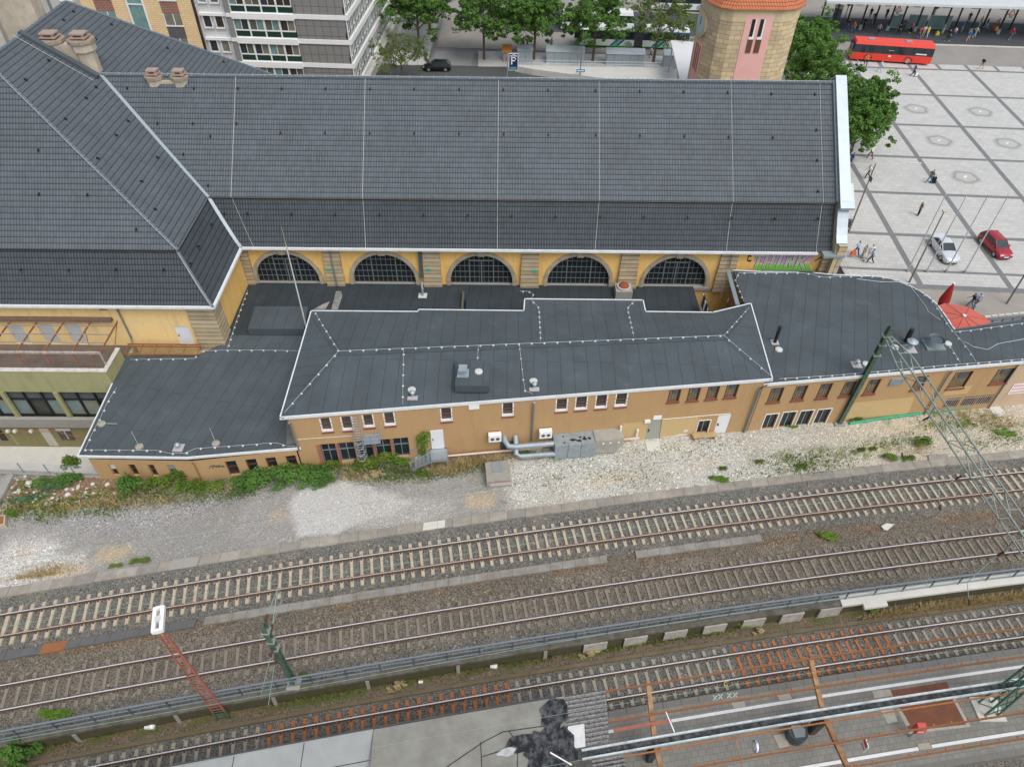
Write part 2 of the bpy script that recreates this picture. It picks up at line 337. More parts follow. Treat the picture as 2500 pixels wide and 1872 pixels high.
lay(blob(500,1160,7,1.3,6,.3,.5)*.9,(.2,.17,.1),.6);lay(blob(830,1120,5,1.0,6,.4,.5)*.9,(.26,.2,.12),.6);lay(blob(1080,1050,4.5,.9,6,.3,.5)*.9,(.36,.27,.15),.5)
lay(blob(2300,1010,6,1.8,6,.5,.6)*sm(.5,.66,n3),(.2,.23,.08),.4);lay(blob(2050,1105,7,.9,6,.5,.6)*sm(.48,.62,n3)*.8,(.22,.24,.1),.4)
lay(sm(46,47,GV),(.2,.2,.2),.1)
v=np.stack([GXX,GY,GZ],-1).reshape(-1,3);nx,nv=len(xs),len(vs)
idx=np.arange(nx*nv).reshape(nv,nx);fs=np.stack([idx[:-1,:-1],idx[:-1,1:],idx[1:,1:],idx[1:,:-1]],-1).reshape(-1,4)
me=bpy.data.meshes.new('ground');me.vertices.add(len(v));me.vertices.foreach_set('co',v.ravel());me.loops.add(fs.size);me.loops.foreach_set('vertex_index',fs.ravel())
me.polygons.add(len(fs));me.polygons.foreach_set('loop_start',np.arange(0,fs.size,4));me.update(calc_edges=True)
at=me.color_attributes.new('ground_colour','FLOAT_COLOR','POINT');cc=np.concatenate([col,con[...,None]],-1).reshape(-1);at.data.foreach_set('color',cc)
mt,g=newmat('stones_and_soil',.95);a=g.n('Attribute',attribute_name='ground_colour')
vo=g.n('TexVoronoi');vo.inputs['Scale'].default_value=18;g.t.links.new(g.pos(),vo.inputs['Vector'])
vo2=g.n('TexVoronoi');vo2.inputs['Scale'].default_value=9;g.t.links.new(g.pos(),vo2.inputs['Vector'])
sx=g.n('SeparateXYZ');g.t.links.new(vo.outputs['Color'],sx.inputs[0]);s2=g.n('SeparateXYZ');g.t.links.new(vo2.outputs['Color'],s2.inputs[0])
r=g.m('ADD',g.m('MULTIPLY',g.m('SUBTRACT',sx.outputs[0],.5),1.25),g.m('MULTIPLY',g.m('SUBTRACT',g.noise(6,det=4,rough=.7),.5),.9))
gap=g.m('MULTIPLY',g.m('SUBTRACT',g.m('SMOOTH_MIN',g.m('MULTIPLY',vo.outputs['Distance'],1.7),1.,.1),.45),-.75)
r=g.m('ADD',r,gap);f=g.m('ADD',1.,g.m('MULTIPLY',r,a.outputs['Alpha']))
f=g.m('ADD',f,g.m('MULTIPLY',g.m('GREATER_THAN',s2.outputs[1],.975),g.m('MULTIPLY',a.outputs['Alpha'],.9)))
o=g.n('VectorMath',operation='SCALE');g.t.links.new(a.outputs['Color'],o.inputs[0]);g.t.links.new(g.m('MAXIMUM',f,.12),o.inputs['Scale'])
hue=g.mix(g.m('MULTIPLY',sx.outputs[2],.16),o.outputs[0],g.mix(1.,o.outputs[0],(1.18,1.,.8,1),'MULTIPLY'))
g.put(g.b.inputs['Base Color'],hue);g.bump(vo.outputs['Distance'],.03,.7)
me.materials.append(mt);go=bpy.data.objects.new('ground',me);COL.objects.link(go);tag(go,'railway yard ground of gravel and ballast','ground',kind='structure')
def struct(name,mb,mats,label=None):return mb.build(name,mats,label=label,kind='structure')
def strip(mb,v0,v1,x0,x1,z0,z1,step=1.0,m=0,gap=.009,jit=.0,mm=None):
 x=x0
 while x<x1:
  e=min(x+step,x1);j=[random.uniform(-jit,jit)for _ in range(4)];zt=z1+random.uniform(-jit,jit)*.4
  a,b,c,d=tv(x+gap,v0+j[0]),tv(e-gap,v0+j[0]),tv(e-gap,v1+j[1]),tv(x+gap,v1+j[1])
  mb.hexa([(*q[:2],z0)for q in(a,b,c,d)]+[(*q[:2],zt)for q in(a,b,c,d)],m if mm is None else random.choice(mm));x=e
kerb_m=[M('kerb_slab_%d'%i,c,.9,var=.25,sc=2,fine=.2,dirt=(.2,.18,.15),dirtamt=.55,dsc=1.5)for i,c in enumerate(((.31,.285,.245),(.27,.255,.23),(.35,.325,.28)))]
mb=MB();strip(mb,29.56,30.28,-44,46,-.1,.09,1.3,jit=.03,mm=[0,0,1,2]);struct('kerb_strip',mb,kerb_m,'line of old concrete slabs between the gravel yard and the first track')
mb=MB();strip(mb,29.6,30.24,*[float(P(x,1240)[0])for x in(1038,1090)],.085,.115,1.);strip(mb,29.5,30.3,*[float(P(x,1365)[0])for x in(424,487)],.085,.12,2.4,m=1)
struct('kerb_cover',mb,[conc_lt,concrete])
mb=MB();x=-44
for a,b,m in((-44,-28.4,1),(-27.9,-19.5,1),(-19,7,0),(9,18,0)):strip(mb,25.0,25.55,a,b,-.1,.045,.85,m=m,jit=.02)
strip(mb,24.95,25.6,-28.4,-27,-.1,.06,1.4,m=2);struct('cable_trough',mb,[M('trough_grey',(.27,.26,.24),.9,var=.25,sc=1.5,fine=.2,dirt=(.17,.14,.1),dirtamt=.7,dsc=.9),M('trough_dark',(.12,.12,.12),.9,var=.2,fine=.15),rust],'concrete lids of the cable trough between the two upper tracks')
mb=MB();strip(mb,18.62,18.86,-44,60,-1.2,-1.02,2.4,gap=.01);struct('kerb_beam',mb,[M('mossy_kerb',(.17,.13,.085),.95,var=.35,sc=2,fine=.2,dirt=(.08,.08,.03),dirtamt=.6,dsc=1)])
mb=MB();mb.prism([(-75,33.6),(-29.95,33.6),(-29.95,40.4),(-75,40.4)],-5.3,-5.02);struct('pavement',mb,conc_lt,'pale concrete yard at the foot of the olive building')
PLYAW=math.radians(-3.45);PO=Pk(1860,0,1680,1070);pe1=V3(math.cos(PLYAW),math.sin(PLYAW),0);pe2=V3(-math.sin(PLYAW),math.cos(PLYAW),0)
def plz(a,b,z=0.):return V3(PO[0],PO[1],0)+pe1*a+pe2*b+V3(0,0,z)
def plinv(q):d=np.array(q,float)-V3(PO[0],PO[1],0);return float(d@pe1),float(d@pe2)
pv=brick_mat('plaza_pavers',(.52,.52,.5),(.46,.465,.45),(.33,.33,.32),.9,.6,.018,.12)
def rect(mb,a0,a1,b0,b1,z,m=0):mb.poly([plz(a0,b0,z),plz(a1,b0,z),plz(a1,b1,z),plz(a0,b1,z)],pe1,(0,0,0),m)
TOPB=plinv(Pk(1860,0,1500,590))[1];BOTB=plinv(Pk(1860,460,1500,815))[1]
mb=MB();rect(mb,-34,60,BOTB,TOPB+2.2,.012);struct('plaza',mb,pv,'pale paved station square')
band=M('dark_paver_band',(.19,.195,.2),.85,var=.18,sc=1.5,fine=.15)
mb=MB();bs=[plinv(Pk(1860,0,*c))[1]for c in((1500,590),(1450,805),(1680,1070),(1900,1350))]+[plinv(Pk(1860,460,*c))[1]for c in((1500,55),(1500,405),(1500,703))]
as_=[plinv(q)[0]for q in(Pk(1860,0,1110,1040),Pk(1860,0,1680,1070),Pk(1860,0,2000,830),Pk(1860,0,2208,1073))]
print('plaza b',np.round(bs,2),'a',np.round(as_,2))
stepa=(as_[1]-as_[0]);AA=[as_[0]+stepa*i for i in range(-3,7)]
for i,b in enumerate(bs):hw=.27 if i<6 else .2;rect(mb,-34,60,b-hw,b+hw,.018)
for a in AA:rect(mb,a-.3,a+.3,BOTB,TOPB,.0225)
for a in[x+stepa/2*j for x in AA for j in(0,1)]:rect(mb,a-.25,a+.25,TOPB,TOPB+2.2,.0265)
struct('plaza_bands',mb,band,'dark paver bands dividing the square into a grid')
mb=MB();rect(mb,-34,60,BOTB-12,BOTB,.0145);struct('pavement',mb,M('cafe_paving',(.33,.31,.28),.9,var=.15,sc=.8,fine=.1,dirt=(.25,.24,.22),dirtamt=.4,dsc=.5),'beige footway between the square and the low annex')
mb=MB();rect(mb,-34,60,BOTB-.8,BOTB,.0205);struct('plaza_border',mb,band)
mb=MB();rect(mb,-140,120,TOPB+2.2,TOPB+95,.011);struct('road',mb,M('bus_lane',(.29,.275,.255),.92,var=.14,sc=.6,fine=.1,dirt=(.21,.2,.19),dirtamt=.45,dsc=.25),'worn concrete bus lane behind the station')
mb=MB();q0,q1=plinv(Pk(1860,0,1500,380)),plinv(Pk(1860,0,590,200));rect(mb,q1[0]-8,60,q0[1],q0[1]+11.5,.11);rect(mb,q1[0]-60,q1[0]-8,q0[1],q0[1]+11.5,.02)
mb2=MB();mb2.hexa([plz(q1[0]+10,q0[1]-.3,0),plz(60,q0[1]-.3,0),plz(60,q0[1],0),plz(q1[0]+10,q0[1],0),plz(q1[0]+10,q0[1]-.3,.14),plz(60,q0[1]-.3,.14),plz(60,q0[1],.14),plz(q1[0]+10,q0[1],.14)])
struct('bus_platform',mb,M('dark_asphalt',(.07,.078,.085),.9,var=.2,sc=.8,fine=.1),'dark asphalt bus platform');struct('kerb',mb2,conc_lt,'pale kerb of the bus platform')
a0=Pk(620,0,1480,620);mb=MB();mb.poly([(-60,97,.016),(24,95.5,.016),(24,111.6,.016),(-60,113.5,.016)],(1,0,0),(0,0,0));struct('street',mb,M('street_asphalt',(.085,.088,.09),.9,var=.15,sc=.7,fine=.1),'dark asphalt street behind the station hall')
mb=MB();mb.poly([tuple(P(*c,.019))for c in((900+880/5.53,690/5.53),(900+1425/5.53,705/5.53),(900+1390/5.53,892/5.53),(900+820/5.53,880/5.53))]);struct('crossing_patch',mb,M('grey_setts',(.25,.26,.26),.9,var=.1),'grey paved crossing')
mb=MB()
for a in((840,660,1480,690),):mb.poly([tuple(P(900+x/5.53,y/5.53,.022))for x,y in((860,690),(860,655),(1480,670),(1480,705))])
mb.poly([tuple(P(900+x/5.53,y/5.53,.0225))for x,y in((790,885),(850,885),(1010,270),(970,270))]);mb.poly([tuple(P(900+x/5.53,y/5.53,.0225))for x,y in((1380,895),(1430,895),(1470,700),(1420,700))])
struct('paving_bands',mb,band)
mb=MB();mb.poly([tuple(P(900+x/5.53,y/5.53,.0205))for x,y in((1480,900),(4100,930),(4100,760),(1480,690))],(1,0,0));mb.poly([tuple(P(900+x/5.53,y/5.53,.0205))for x,y in((300,880),(790,880),(930,300),(420,300))],(1,0,0))
struct('pavement',mb,pv,'paved planting strip with trees')
def wall_run(name,x0,x1,v0,v1,z0,z1,mat_,label,step=2.):
 mb=MB();x=x0
 while x<x1-.01:
  e=min(x+step,x1);a,b,c,d=tv(x,v0),tv(e,v0),tv(e,v1),tv(x,v1);mb.hexa([(*q[:2],z0)for q in(a,b,c,d)]+[(*q[:2],z1)for q in(a,b,c,d)]);x=e
 return mb
mossy=M('mossy_stone',(.085,.075,.05),.95,var=.4,sc=2.5,fine=.3,fsc=12,dirt=(.07,.07,.025),dirtamt=.75,dsc=1.1,bump=.02)
rw=thing('retaining_wall','mossy stained retaining wall between the second and the third track','retaining wall',tv(0,19.8,-1.15))
mb=wall_run('',-48,60,19.62,20.03,-1.2,-.12,0,'');mb.build('wall',mossy,rw)
mb=wall_run('',-48,22,19.56,20.1,-.12,.06,0,'',3.);mb.build('coping',M('old_coping',(.13,.125,.105),.95,var=.6,sc=3,fine=.3,dirt=(.05,.05,.03),dirtamt=.7,dsc=1.2),rw)
mb=wall_run('',22,60,19.48,20.25,-.12,.1,0,'',6.);mb.hexa([tuple(tv(a,b,c))for c in(-.1,.104)for a,b in((23.4,19.1),(25,19.1),(25,19.479),(23.4,19.479))]);mb.build('new_coping',conc_lt,rw,label='new pale concrete coping')
blk=M('white_block',(.42,.4,.36),.9,var=.3,sc=3,fine=.2,dirt=(.22,.19,.17),dirtamt=.6,dsc=2)
for x in list(np.arange(5,22.2,2.6)):
 mb=MB();a,b,c,d=tv(x,19.47),tv(x+1.5,19.47),tv(x+1.5,19.618),tv(x,19.618);mb.hexa([(*q[:2],-1.16)for q in(a,b,c,d)]+[(*q[:2],-.14)for q in(a,b,c,d)]);mb.build('infill_panel',blk,rw)
for x in np.arange(-46,22,5.4):
 mb=MB();mb.beam(tv(x,19.52,-1.15),tv(x,19.57,-.12),.22,.08,up=(0,1,0));mb.build('wall_pier',concrete,rw)
rail_m=M('railing_grey',(.2,.24,.28),.5,.3,var=.1,fine=.05)
rg=thing('railing','grey blue steel railing on top of the retaining wall','railing',tv(0,19.8,.06))
def vrun(v,z,x0=-48,x1=60,step=2.):return[tv(x,v,z)for x in np.arange(x0,x1+.01,step)]
for z,r in((1.15,.05),(.75,.028),(.22,.035)):
 mb=MB();pts=vrun(19.93,z)
 for a,b in zip(pts,pts[1:]):mb.beam(a,b,r*2,r*(1.5))
 mb.build('rail',rail_m,rg)
for x in np.arange(-47,59,1.98):
 mb=MB();mb.beam(tv(x,19.93,.05),tv(x,19.93,1.13),.07,.07,up=(0,1,0));mb.build('post',dgrey,rg)
rail_top=M('rail_head_steel',(.66,.66,.67),.45,.3,var=.08,fine=.05);rail_side=M('rail_rust',(.1,.058,.042),.85,var=.25,sc=2,fine=.15)
rail_top_r=M('rail_head_rusty',(.55,.45,.38),.5,.3,var=.1)
slp=[M('sleeper_'+n,c,.9,var=.18,sc=2.5,fine=.15,dirt=d,dirtamt=.5,dsc=1.6)for n,c,d in(('pale',(.47,.41,.31),(.33,.27,.19)),('brown',(.235,.205,.165),(.14,.115,.085)),('grey',(.34,.31,.25),(.2,.17,.13)),('rust',(.4,.155,.06),(.28,.1,.04)))]
def sleeper_mesh(mat_,wide=.26,L=2.6,steel_=False):
 mb=MB()
 st=[(-L/2,wide/2,.0),(-.62,wide/2,0),(-.3,wide*.4,-.01),(.3,wide*.4,-.01),(.62,wide/2,0),(L/2,wide/2,0)]
 for(a,wa,za),(b,wb,zb)in zip(st,st[1:]):
  mb.hexa([(-wa,a,-.15),(wa,a,-.15),(wb,b,-.15),(-wb,b,-.15),(-wa*.82,a,za),(wa*.82,a,za),(wb*.82,b,zb),(-wb*.82,b,zb)])
 for s in(-1,1):
  for t in(-.13,.13):mb.box(-.06,s*.765+t-.04,0,.06,s*.765+t+.04,.05,1)
 o=mb.build('sleeper',[mat_,rail_side]);return o
def track(name,label,v,zt,xa,xb,kinds,spacing=.655,head=(0,0)):
 t=thing(name,label,'railway track',tv((xa+xb)/2,v,zt-.2),group='parallel railway tracks')
 X=np.arange(xa,xb+.1,1.0)
 for s in(1,-1):
  mb=MB();L=[]
  for x in X:
   d=unit(tv(x+.1,v)-tv(x-.1,v));nrm=V3(-d[1],d[0],0);L.append(tv(x,v,zt)+nrm*.765*s)
  prof=[(-.07,-.17),(.07,-.17),(.07,-.155),(.012,-.13),(.012,-.04),(.035,-.03),(.035,0),(-.035,0),(-.035,-.03),(-.012,-.04),(-.012,-.13),(-.07,-.155)]
  for a,b,xa_ in zip(L,L[1:],X):
   d=unit(b-a);nn=V3(-d[1],d[0],0);A=[a+nn*p[0]+V3(0,0,p[1])for p in prof];B=[b+nn*p[0]+V3(0,0,p[1])for p in prof]
   for i in range(len(prof)):
    j=(i+1)%len(prof);mb.face([A[i],B[i],B[j],A[j]],m=1 if i==6 else 0)
  mb.build('rail',[rail_side,(rail_top,rail_top_r)[head[0 if s>0 else 1]]],t)
 protos={};rest=[];n=0;cand=[]
 x=xa
 while x<xb:cand.append(x);x+=spacing
 vis=sorted(cand,key=lambda q:abs(q-3))[:100];vis=set(vis)
 for x in cand:
  kd=kinds(x);d=tv(x+.1,v)-tv(x-.1,v);ang=math.atan2(d[1],d[0])+random.uniform(-.012,.012)
  if kd not in protos:protos[kd]=sleeper_mesh(slp[kd]);protos[kd].name='sleeper';fresh=True
  else:fresh=False
  q=tv(x,v,zt-.175+random.uniform(-.012,.012));
  if x in vis or fresh:
   o=protos[kd]if fresh else protos[kd].copy()
   if not fresh:COL.objects.link(o)
   o.parent=t;o.location=Vector(q)-Vector(t.location);o.rotation_euler=(0,0,ang)
  else:rest.append((q,ang,kd))
 if rest:
  mb=MB();ms=sorted(protos)
  for q,ang,kd in rest:
   c,s_=math.cos(ang),math.sin(ang);R=lambda a,b,z:(q[0]+a*c-b*s_,q[1]+a*s_+b*c,q[2]+z)
   mb.hexa([R(-.13,-1.3,-.15),R(.13,-1.3,-.15),R(.13,1.3,-.15),R(-.13,1.3,-.15),R(-.11,-1.3,0),R(.11,-1.3,0),R(.11,1.3,0),R(-.11,1.3,0)],ms.index(kd))
  mb.build('sleepers',[slp[i]for i in ms],t,kind='stuff')
 return t
T1,T2,T3=27.41,22.5,17.1
track('railway_track','track nearest the ochre building, with pale concrete sleepers',T1,.17,-38,46,lambda x:0,.66,(0,1))
track('railway_track','middle track beside the grey railing, with brown half buried sleepers',T2,.13,-34,44,lambda x:1,.68)
xr=[float(P(x,y,-1)[0])for x,y in((640,1800),(1245,1690),(1785,1610),(2175,1560))]
track('railway_track','lowest track beside the platform, partly on orange rusty steel sleepers',T3,-.98,-30,42,lambda x:3 if xr[0]<x<xr[1]or xr[2]<x<xr[3]else 2,.66)
ZE,ZB,ZR=7.1,10.63,17.7;YE,YB,YR=52.8,55.05,63.3;XR=28.5
PX_E,PX_B,PX_R,PZ_R=-23.2,-25.6,-40.3,21.15;PY_E,PY_B,PY_R0,PY_R1,PY_BB,PY_BE=44.58,47.1,57.0,71.0,80.8,83.3
WY=53.35;PWX,PWY=-23.65,45.1;ZC=2.9
st=thing('station_building','large station hall with dark tiled mansard roofs, ochre yellow walls and five arched windows','station building',(0,63,0))
def roofpart(name,polys,mats=tile_up,th=.12,label=None):
 mb=MB()
 for pts,ud in polys:
  mb.poly(pts,ud,(0,0,0));n=unit(np.cross(np.array(pts[1],float)-np.array(pts[0],float),np.array(pts[2],float)-np.array(pts[0],float)))
  lo=[np.array(p,float)-n*th for p in pts];mb.poly(lo[::-1],ud,(0,0,0),1)
  for i in range(len(pts)):j=(i+1)%len(pts);mb.poly([pts[i],lo[i],lo[j],pts[j]],m=1)
 return mb.build(name,[mats,rust_or if th>.1 else dgrey],st,label=label)
vt=PP(250,188,[0,-(ZR-ZB)/(YR-YB),1],[0,YB,ZB]);vt=V3(-35.4,YR,ZR)
XRi=XR+.15
roofpart('hall_roof',[([(-25.62,YB,ZB),(XRi,YB,ZB),(XRi,YR,ZR),tuple(vt)],(1,0,0))])
roofpart('hall_rear_roof',[([(XRi,2*YR-YB,ZB),(-25.62,2*YR-YB,ZB),tuple(vt),(XRi,YR,ZR)],(-1,0,0))])
def flare(x0,x1,y0,y1,z0,z1,n=5):
 out=[]
 for i in range(n+1):
  t=i/n;out.append((t,t+.10*math.sin(math.pi*t)*(1-t)*2.2))
 return out
FL=[(t,t*.0+(t**1.22))for t in(0,.12,.28,.5,.75,1)]
def mans(name,e0,e1,b0,b1,ud,mats=tile_lo):
 mb=MB();e0,e1,b0,b1=[V3(*q)for q in(e0,e1,b0,b1)];vv=0
 for(t0,h0),(t1,h1)in zip(FL,FL[1:]):
  q=[]
  for e,b,t,h in((e0,b0,t0,h0),(e1,b1,t0,h0),(e1,b1,t1,h1),(e0,b0,t1,h1)):
   p=e+(b-e)*t;p[2]=e[2]+(b[2]-e[2])*h;q.append(p)
  u=unit(np.array(ud,float));L=np.linalg.norm(((q[3]-q[0])-u*((q[3]-q[0])@u)))
  mb.face(q,[(q[0]@u,vv),(q[1]@u,vv),(q[2]@u,vv+L),(q[3]@u,vv+L)],0);vv+=L
  mb.face([p-V3(0,0,.1)for p in q][::-1],None,1)
 return mb.build(name,[mats,dgrey],st)
bi=.22
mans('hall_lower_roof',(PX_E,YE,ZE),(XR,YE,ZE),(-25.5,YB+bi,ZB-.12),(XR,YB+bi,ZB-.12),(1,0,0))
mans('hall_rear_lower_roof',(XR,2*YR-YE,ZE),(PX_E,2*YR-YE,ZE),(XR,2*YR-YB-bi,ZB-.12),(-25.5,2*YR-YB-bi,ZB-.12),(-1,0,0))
PL=2*PX_R
roofpart('pavilion_roof',[([(PL-PX_B,PY_B,10.64),(PX_B,PY_B,10.64),(PX_R,PY_R0,PZ_R)],(1,0,0))])
roofpart('pavilion_side_roof',[([(PX_B,PY_B,10.64),(PX_B,PY_BB,10.64),(PX_R,PY_R1,PZ_R),(PX_R,PY_R0,PZ_R)],(0,1,0))])
roofpart('pavilion_side_roof',[([(PL-PX_B,PY_BB,10.64),(PL-PX_B,PY_B,10.64),(PX_R,PY_R0,PZ_R),(PX_R,PY_R1,PZ_R)],(0,-1,0))])
roofpart('pavilion_rear_roof',[([(PX_B,PY_BB,10.64),(PL-PX_B,PY_BB,10.64),(PX_R,PY_R1,PZ_R)],(-1,0,0))])
a,b=bi,.12
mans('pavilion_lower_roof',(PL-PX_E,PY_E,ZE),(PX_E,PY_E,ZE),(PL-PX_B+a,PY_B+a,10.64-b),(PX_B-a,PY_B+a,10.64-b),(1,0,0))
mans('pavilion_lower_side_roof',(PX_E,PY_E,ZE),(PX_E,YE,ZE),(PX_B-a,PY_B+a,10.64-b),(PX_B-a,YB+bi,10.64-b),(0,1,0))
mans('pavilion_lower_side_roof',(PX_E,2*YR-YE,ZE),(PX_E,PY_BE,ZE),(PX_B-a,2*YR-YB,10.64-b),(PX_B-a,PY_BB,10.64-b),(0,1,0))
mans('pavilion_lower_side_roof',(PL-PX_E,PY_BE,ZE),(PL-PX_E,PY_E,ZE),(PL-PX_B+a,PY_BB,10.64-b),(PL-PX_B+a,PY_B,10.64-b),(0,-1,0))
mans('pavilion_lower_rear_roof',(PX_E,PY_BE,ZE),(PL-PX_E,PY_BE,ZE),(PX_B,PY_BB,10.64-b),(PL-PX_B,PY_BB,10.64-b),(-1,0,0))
ridge_m=M('ridge_tile',(.14,.17,.2),.65,var=.15,sc=4)
def caps(name,p,q,r=.13,step=.42):
 mb=MB();p,q=V3(*p),V3(*q);L=np.linalg.norm(q-p);n=int(L/step)
 for i in range(n):
  a_,b_=p+(q-p)*i/n,p+(q-p)*(i+1)/n;mb.tube([a_+V3(0,0,.015),b_],[r*1.12,r*.9],8,caps=True)
 mb.build(name,ridge_m,st)
caps('ridge_cap',(vt[0],YR,ZR),(XR,YR,ZR));caps('hip_cap',(PX_B,PY_B,10.64),(PX_R,PY_R0,PZ_R));caps('hip_cap',(PX_B,PY_BB,10.64),(PX_R,PY_R1,PZ_R));caps('ridge_cap',(PX_R,PY_R0,PZ_R),(PX_R,PY_R1,PZ_R))
mb=MB();hp=[V3(PX_E,PY_E,ZE)+(V3(PX_B-a,PY_B+a,10.52)-V3(PX_E,PY_E,ZE))*V3(t,t,h)for t,h in FL];mb.tube(hp,.14,8);mb.build('hip_cap',ridge_m,st,smooth=True)
def valley(p,q,w_,mats=zinc,lift=.05):
 mb=MB();p,q=V3(*p),V3(*q);mb.beam(p+V3(0,0,lift),q+V3(0,0,lift),w_,.04);mb.build('valley_flashing',mats,st)
valley((-25.62,YB,ZB),tuple(vt),.34)
mb=MB();e,b_=V3(PX_E,YE,ZE),V3(-25.7,YB+.1,ZB-.1);vp=[e+(b_-e)*V3(t,t,h)+V3(.05,0,.06)for t,h in FL]
for q0,q1 in zip(vp,vp[1:]):mb.beam(q0,q1,.3,.04)
mb.build('valley_flashing',zinc,st)
wire=M('lightning_wire',(.6,.62,.62),.5,.3)
def wires(lst,name='lightning_wire',r=.013):
 for pts in lst:mb=MB();mb.tube(pts,r,5);mb.build(name,wire,st)
def hallpt(x,y,lift=.06):return PP(x,y,[0,-(ZR-ZB)/(YR-YB),1],[0,YB,ZB+lift])
def hally(x,t):return V3(x,YB+(YR-YB)*t,ZB+(ZR-ZB)*t+.06)
def lowy(x,x2,o=.07):return[V3(x+(x2-x)*(1-t),YE+(YB+bi-YE)*t-o*.7,ZE+(ZB-.12-ZE)*h+o*.7)for t,h in FL][::-1]
WX=[(-24.1+.4,-22.0),(-12.45,-12.3),(-.83,-.83),(7.95,7.7),(19.5,19.2),(27.3,27.1)]
wires([[hally(x,1),hally(x,0)]+lowy(x,x2)for x,x2 in WX])
wires([[V3(vt[0],YR-.1,ZR+.16),V3(XR,YR-.1,ZR+.16)]]);wires([[V3(PX_B-.1,PY_B-.12,10.85),V3(PX_R-.1,PY_R0-.12,PZ_R+.2)],[q+V3(0,-.14,.14)for q in hp]])
for x in np.arange(-34.8,28,1.05):
 mb=MB();mb.beam((x,YR-.1,ZR+.1),(x,YR-.1,ZR+.24),.04,.04,up=(0,1,0));mb.beam((x-.03,YR-.2,ZR+.02),(x-.03,YR+.12,ZR+.14),.05,.03);mb.build('wire_holder',zinc,st)
def gutter(p,q,n,r=.12):
 mb=MB();p,q,n=V3(*p),V3(*q),V3(*n);mb.beam(p+n*.1+V3(0,0,-.02),q+n*.1+V3(0,0,-.02),.24,.16);mb.beam(p+n*.23+V3(0,0,.02),q+n*.23+V3(0,0,.02),.05,.2)
 mb.build('gutter',white_trim,st)
gutter((PX_E,YE,ZE),(27.2,YE,ZE),(0,-1,0));gutter((PL-PX_E,PY_E,ZE),(PX_E+.2,PY_E,ZE),(0,-1,0));gutter((PX_E,PY_E-.2,ZE),(PX_E,YE,ZE),(1,0,0));gutter((XR,2*YR-YE,ZE),(PX_E,2*YR-YE,ZE),(0,1,0))
SHALL=([0,-(ZR-ZB)/(YR-YB),1],[0,YB,ZB]);SLOW=([0,-1.45,1],[0,YE,ZE+.1]);SPX=([.7175,0,1],[-25.6,0,10.64]);SPF=([0,-(PZ_R-10.64)/(PY_R0-PY_B),1],[0,PY_B,10.64]);SPL=([0,-1.4,1],[0,PY_E,ZE+.1]);SPS=([1.4,0,1],[PX_E,0,ZE+.1])
hook0=None
def hooks(plane,dirn,lst,cx=0,cy=0):
 global hook0
 for x,y in lst:
  q=PP(*k(cx,cy,x,y),*plane);ang={'f':0,'s':math.pi/2}[dirn]
  if hook0 is None:
   mb=MB();mb.hexa([(-.05,-.12,-.02),(.05,-.12,-.02),(.05,.1,-.02),(-.05,.1,-.02),(-.035,-.09,.14),(.035,-.09,.14),(.02,.05,.18),(-.02,.05,.18)]);mb.box(-.07,-.16,0,.07,-.121,.07);hook0=mb.build('roof_hook',black,None);o=hook0
  else:o=hook0.copy();COL.objects.link(o)
  o.parent=st;o.location=Vector(q)-st.location;o.rotation_euler=(0,0,ang)
hooks(SHALL,'f',[(1075,748),(1637,748),(2007,750),(1330,1045),(1627,1045),(1995,1045),(1775,1152),(1547,1303),(1755,1565)])
hooks(SHALL,'f',[(235,752),(605,752),(980,752),(1350,752),(1730,755),(2100,758),(225,1122),(600,1122),(977,1125),(1350,1127),(1728,1130),(2105,1133)],620)
hooks(SHALL,'f',[(340,762),(738,768),(1110,773),(1480,778),(1850,783),(342,1138),(740,1142),(1112,1145),(1485,1150),(1858,1158)],1240)
hooks(SHALL,'f',[(80,795),(445,800),(90,1162),(457,1100),(463,1355),(470,1615)],1860)
hooks(SLOW,'f',[(317,220),(687,220),(1060,222),(1430,225),(1802,228),(2172,232)],620,460);hooks(SLOW,'f',[(403,238),(775,240),(1145,242),(1513,248),(1883,252)],1240,460);hooks(SLOW,'f',[(107,260),(472,258)],1860,460);hooks(SLOW,'f',[(1890,215),(2085,215)],0,460)
hooks(SPX,'s',[(215,678),(410,515),(807,740),(725,832),(550,1008),(1078,1025),(978,1145),(822,1340),(1325,1333),(1190,1533),(620,105),(535,175),(937,212),(803,332),(1410,412),(1883,528)])
hooks(SPF,'f',[(328,1270),(332,1640),(740,1645)]);hooks(SPF,'f',[(1150,348)],0,460);hooks(SPX,'s',[(1305,180)],0,460)
hooks(SPL,'f',[(180,688),(583,690),(978,688),(1380,688)],0,460);hooks(SPS,'s',[(1780,308),(1672,493),(1603,637)],0,460)
mb=MB();q0,q1=V3(-40.4,62.6,21.35),V3(-35.3,62.6,17.8);mb.beam(q0,q1,.5,.35);mb.build('roof_parapet',dgrey,st);wires([[q0+V3(0,-.9,.05),q1+V3(0,-.9,.0)]])
stack_m=M('rendered_stack',(.5,.44,.35),.9,var=.15,sc=1.2,fine=.1,dirt=(.3,.27,.23),dirtamt=.5,dsc=1.4)
cap_m=M('stack_cap',(.3,.24,.19),.9,var=.3,sc=2,fine=.2,dirt=(.45,.42,.3),dirtamt=.4,dsc=4);lid_m=M('stack_lid',(.36,.27,.23),.85,var=.12,sc=2)
def octa(cx,cy,r,sx=1.):return[(cx+r*sx*math.cos(math.pi/8+i*math.pi/4),cy+r*math.sin(math.pi/8+i*math.pi/4))for i in range(8)]
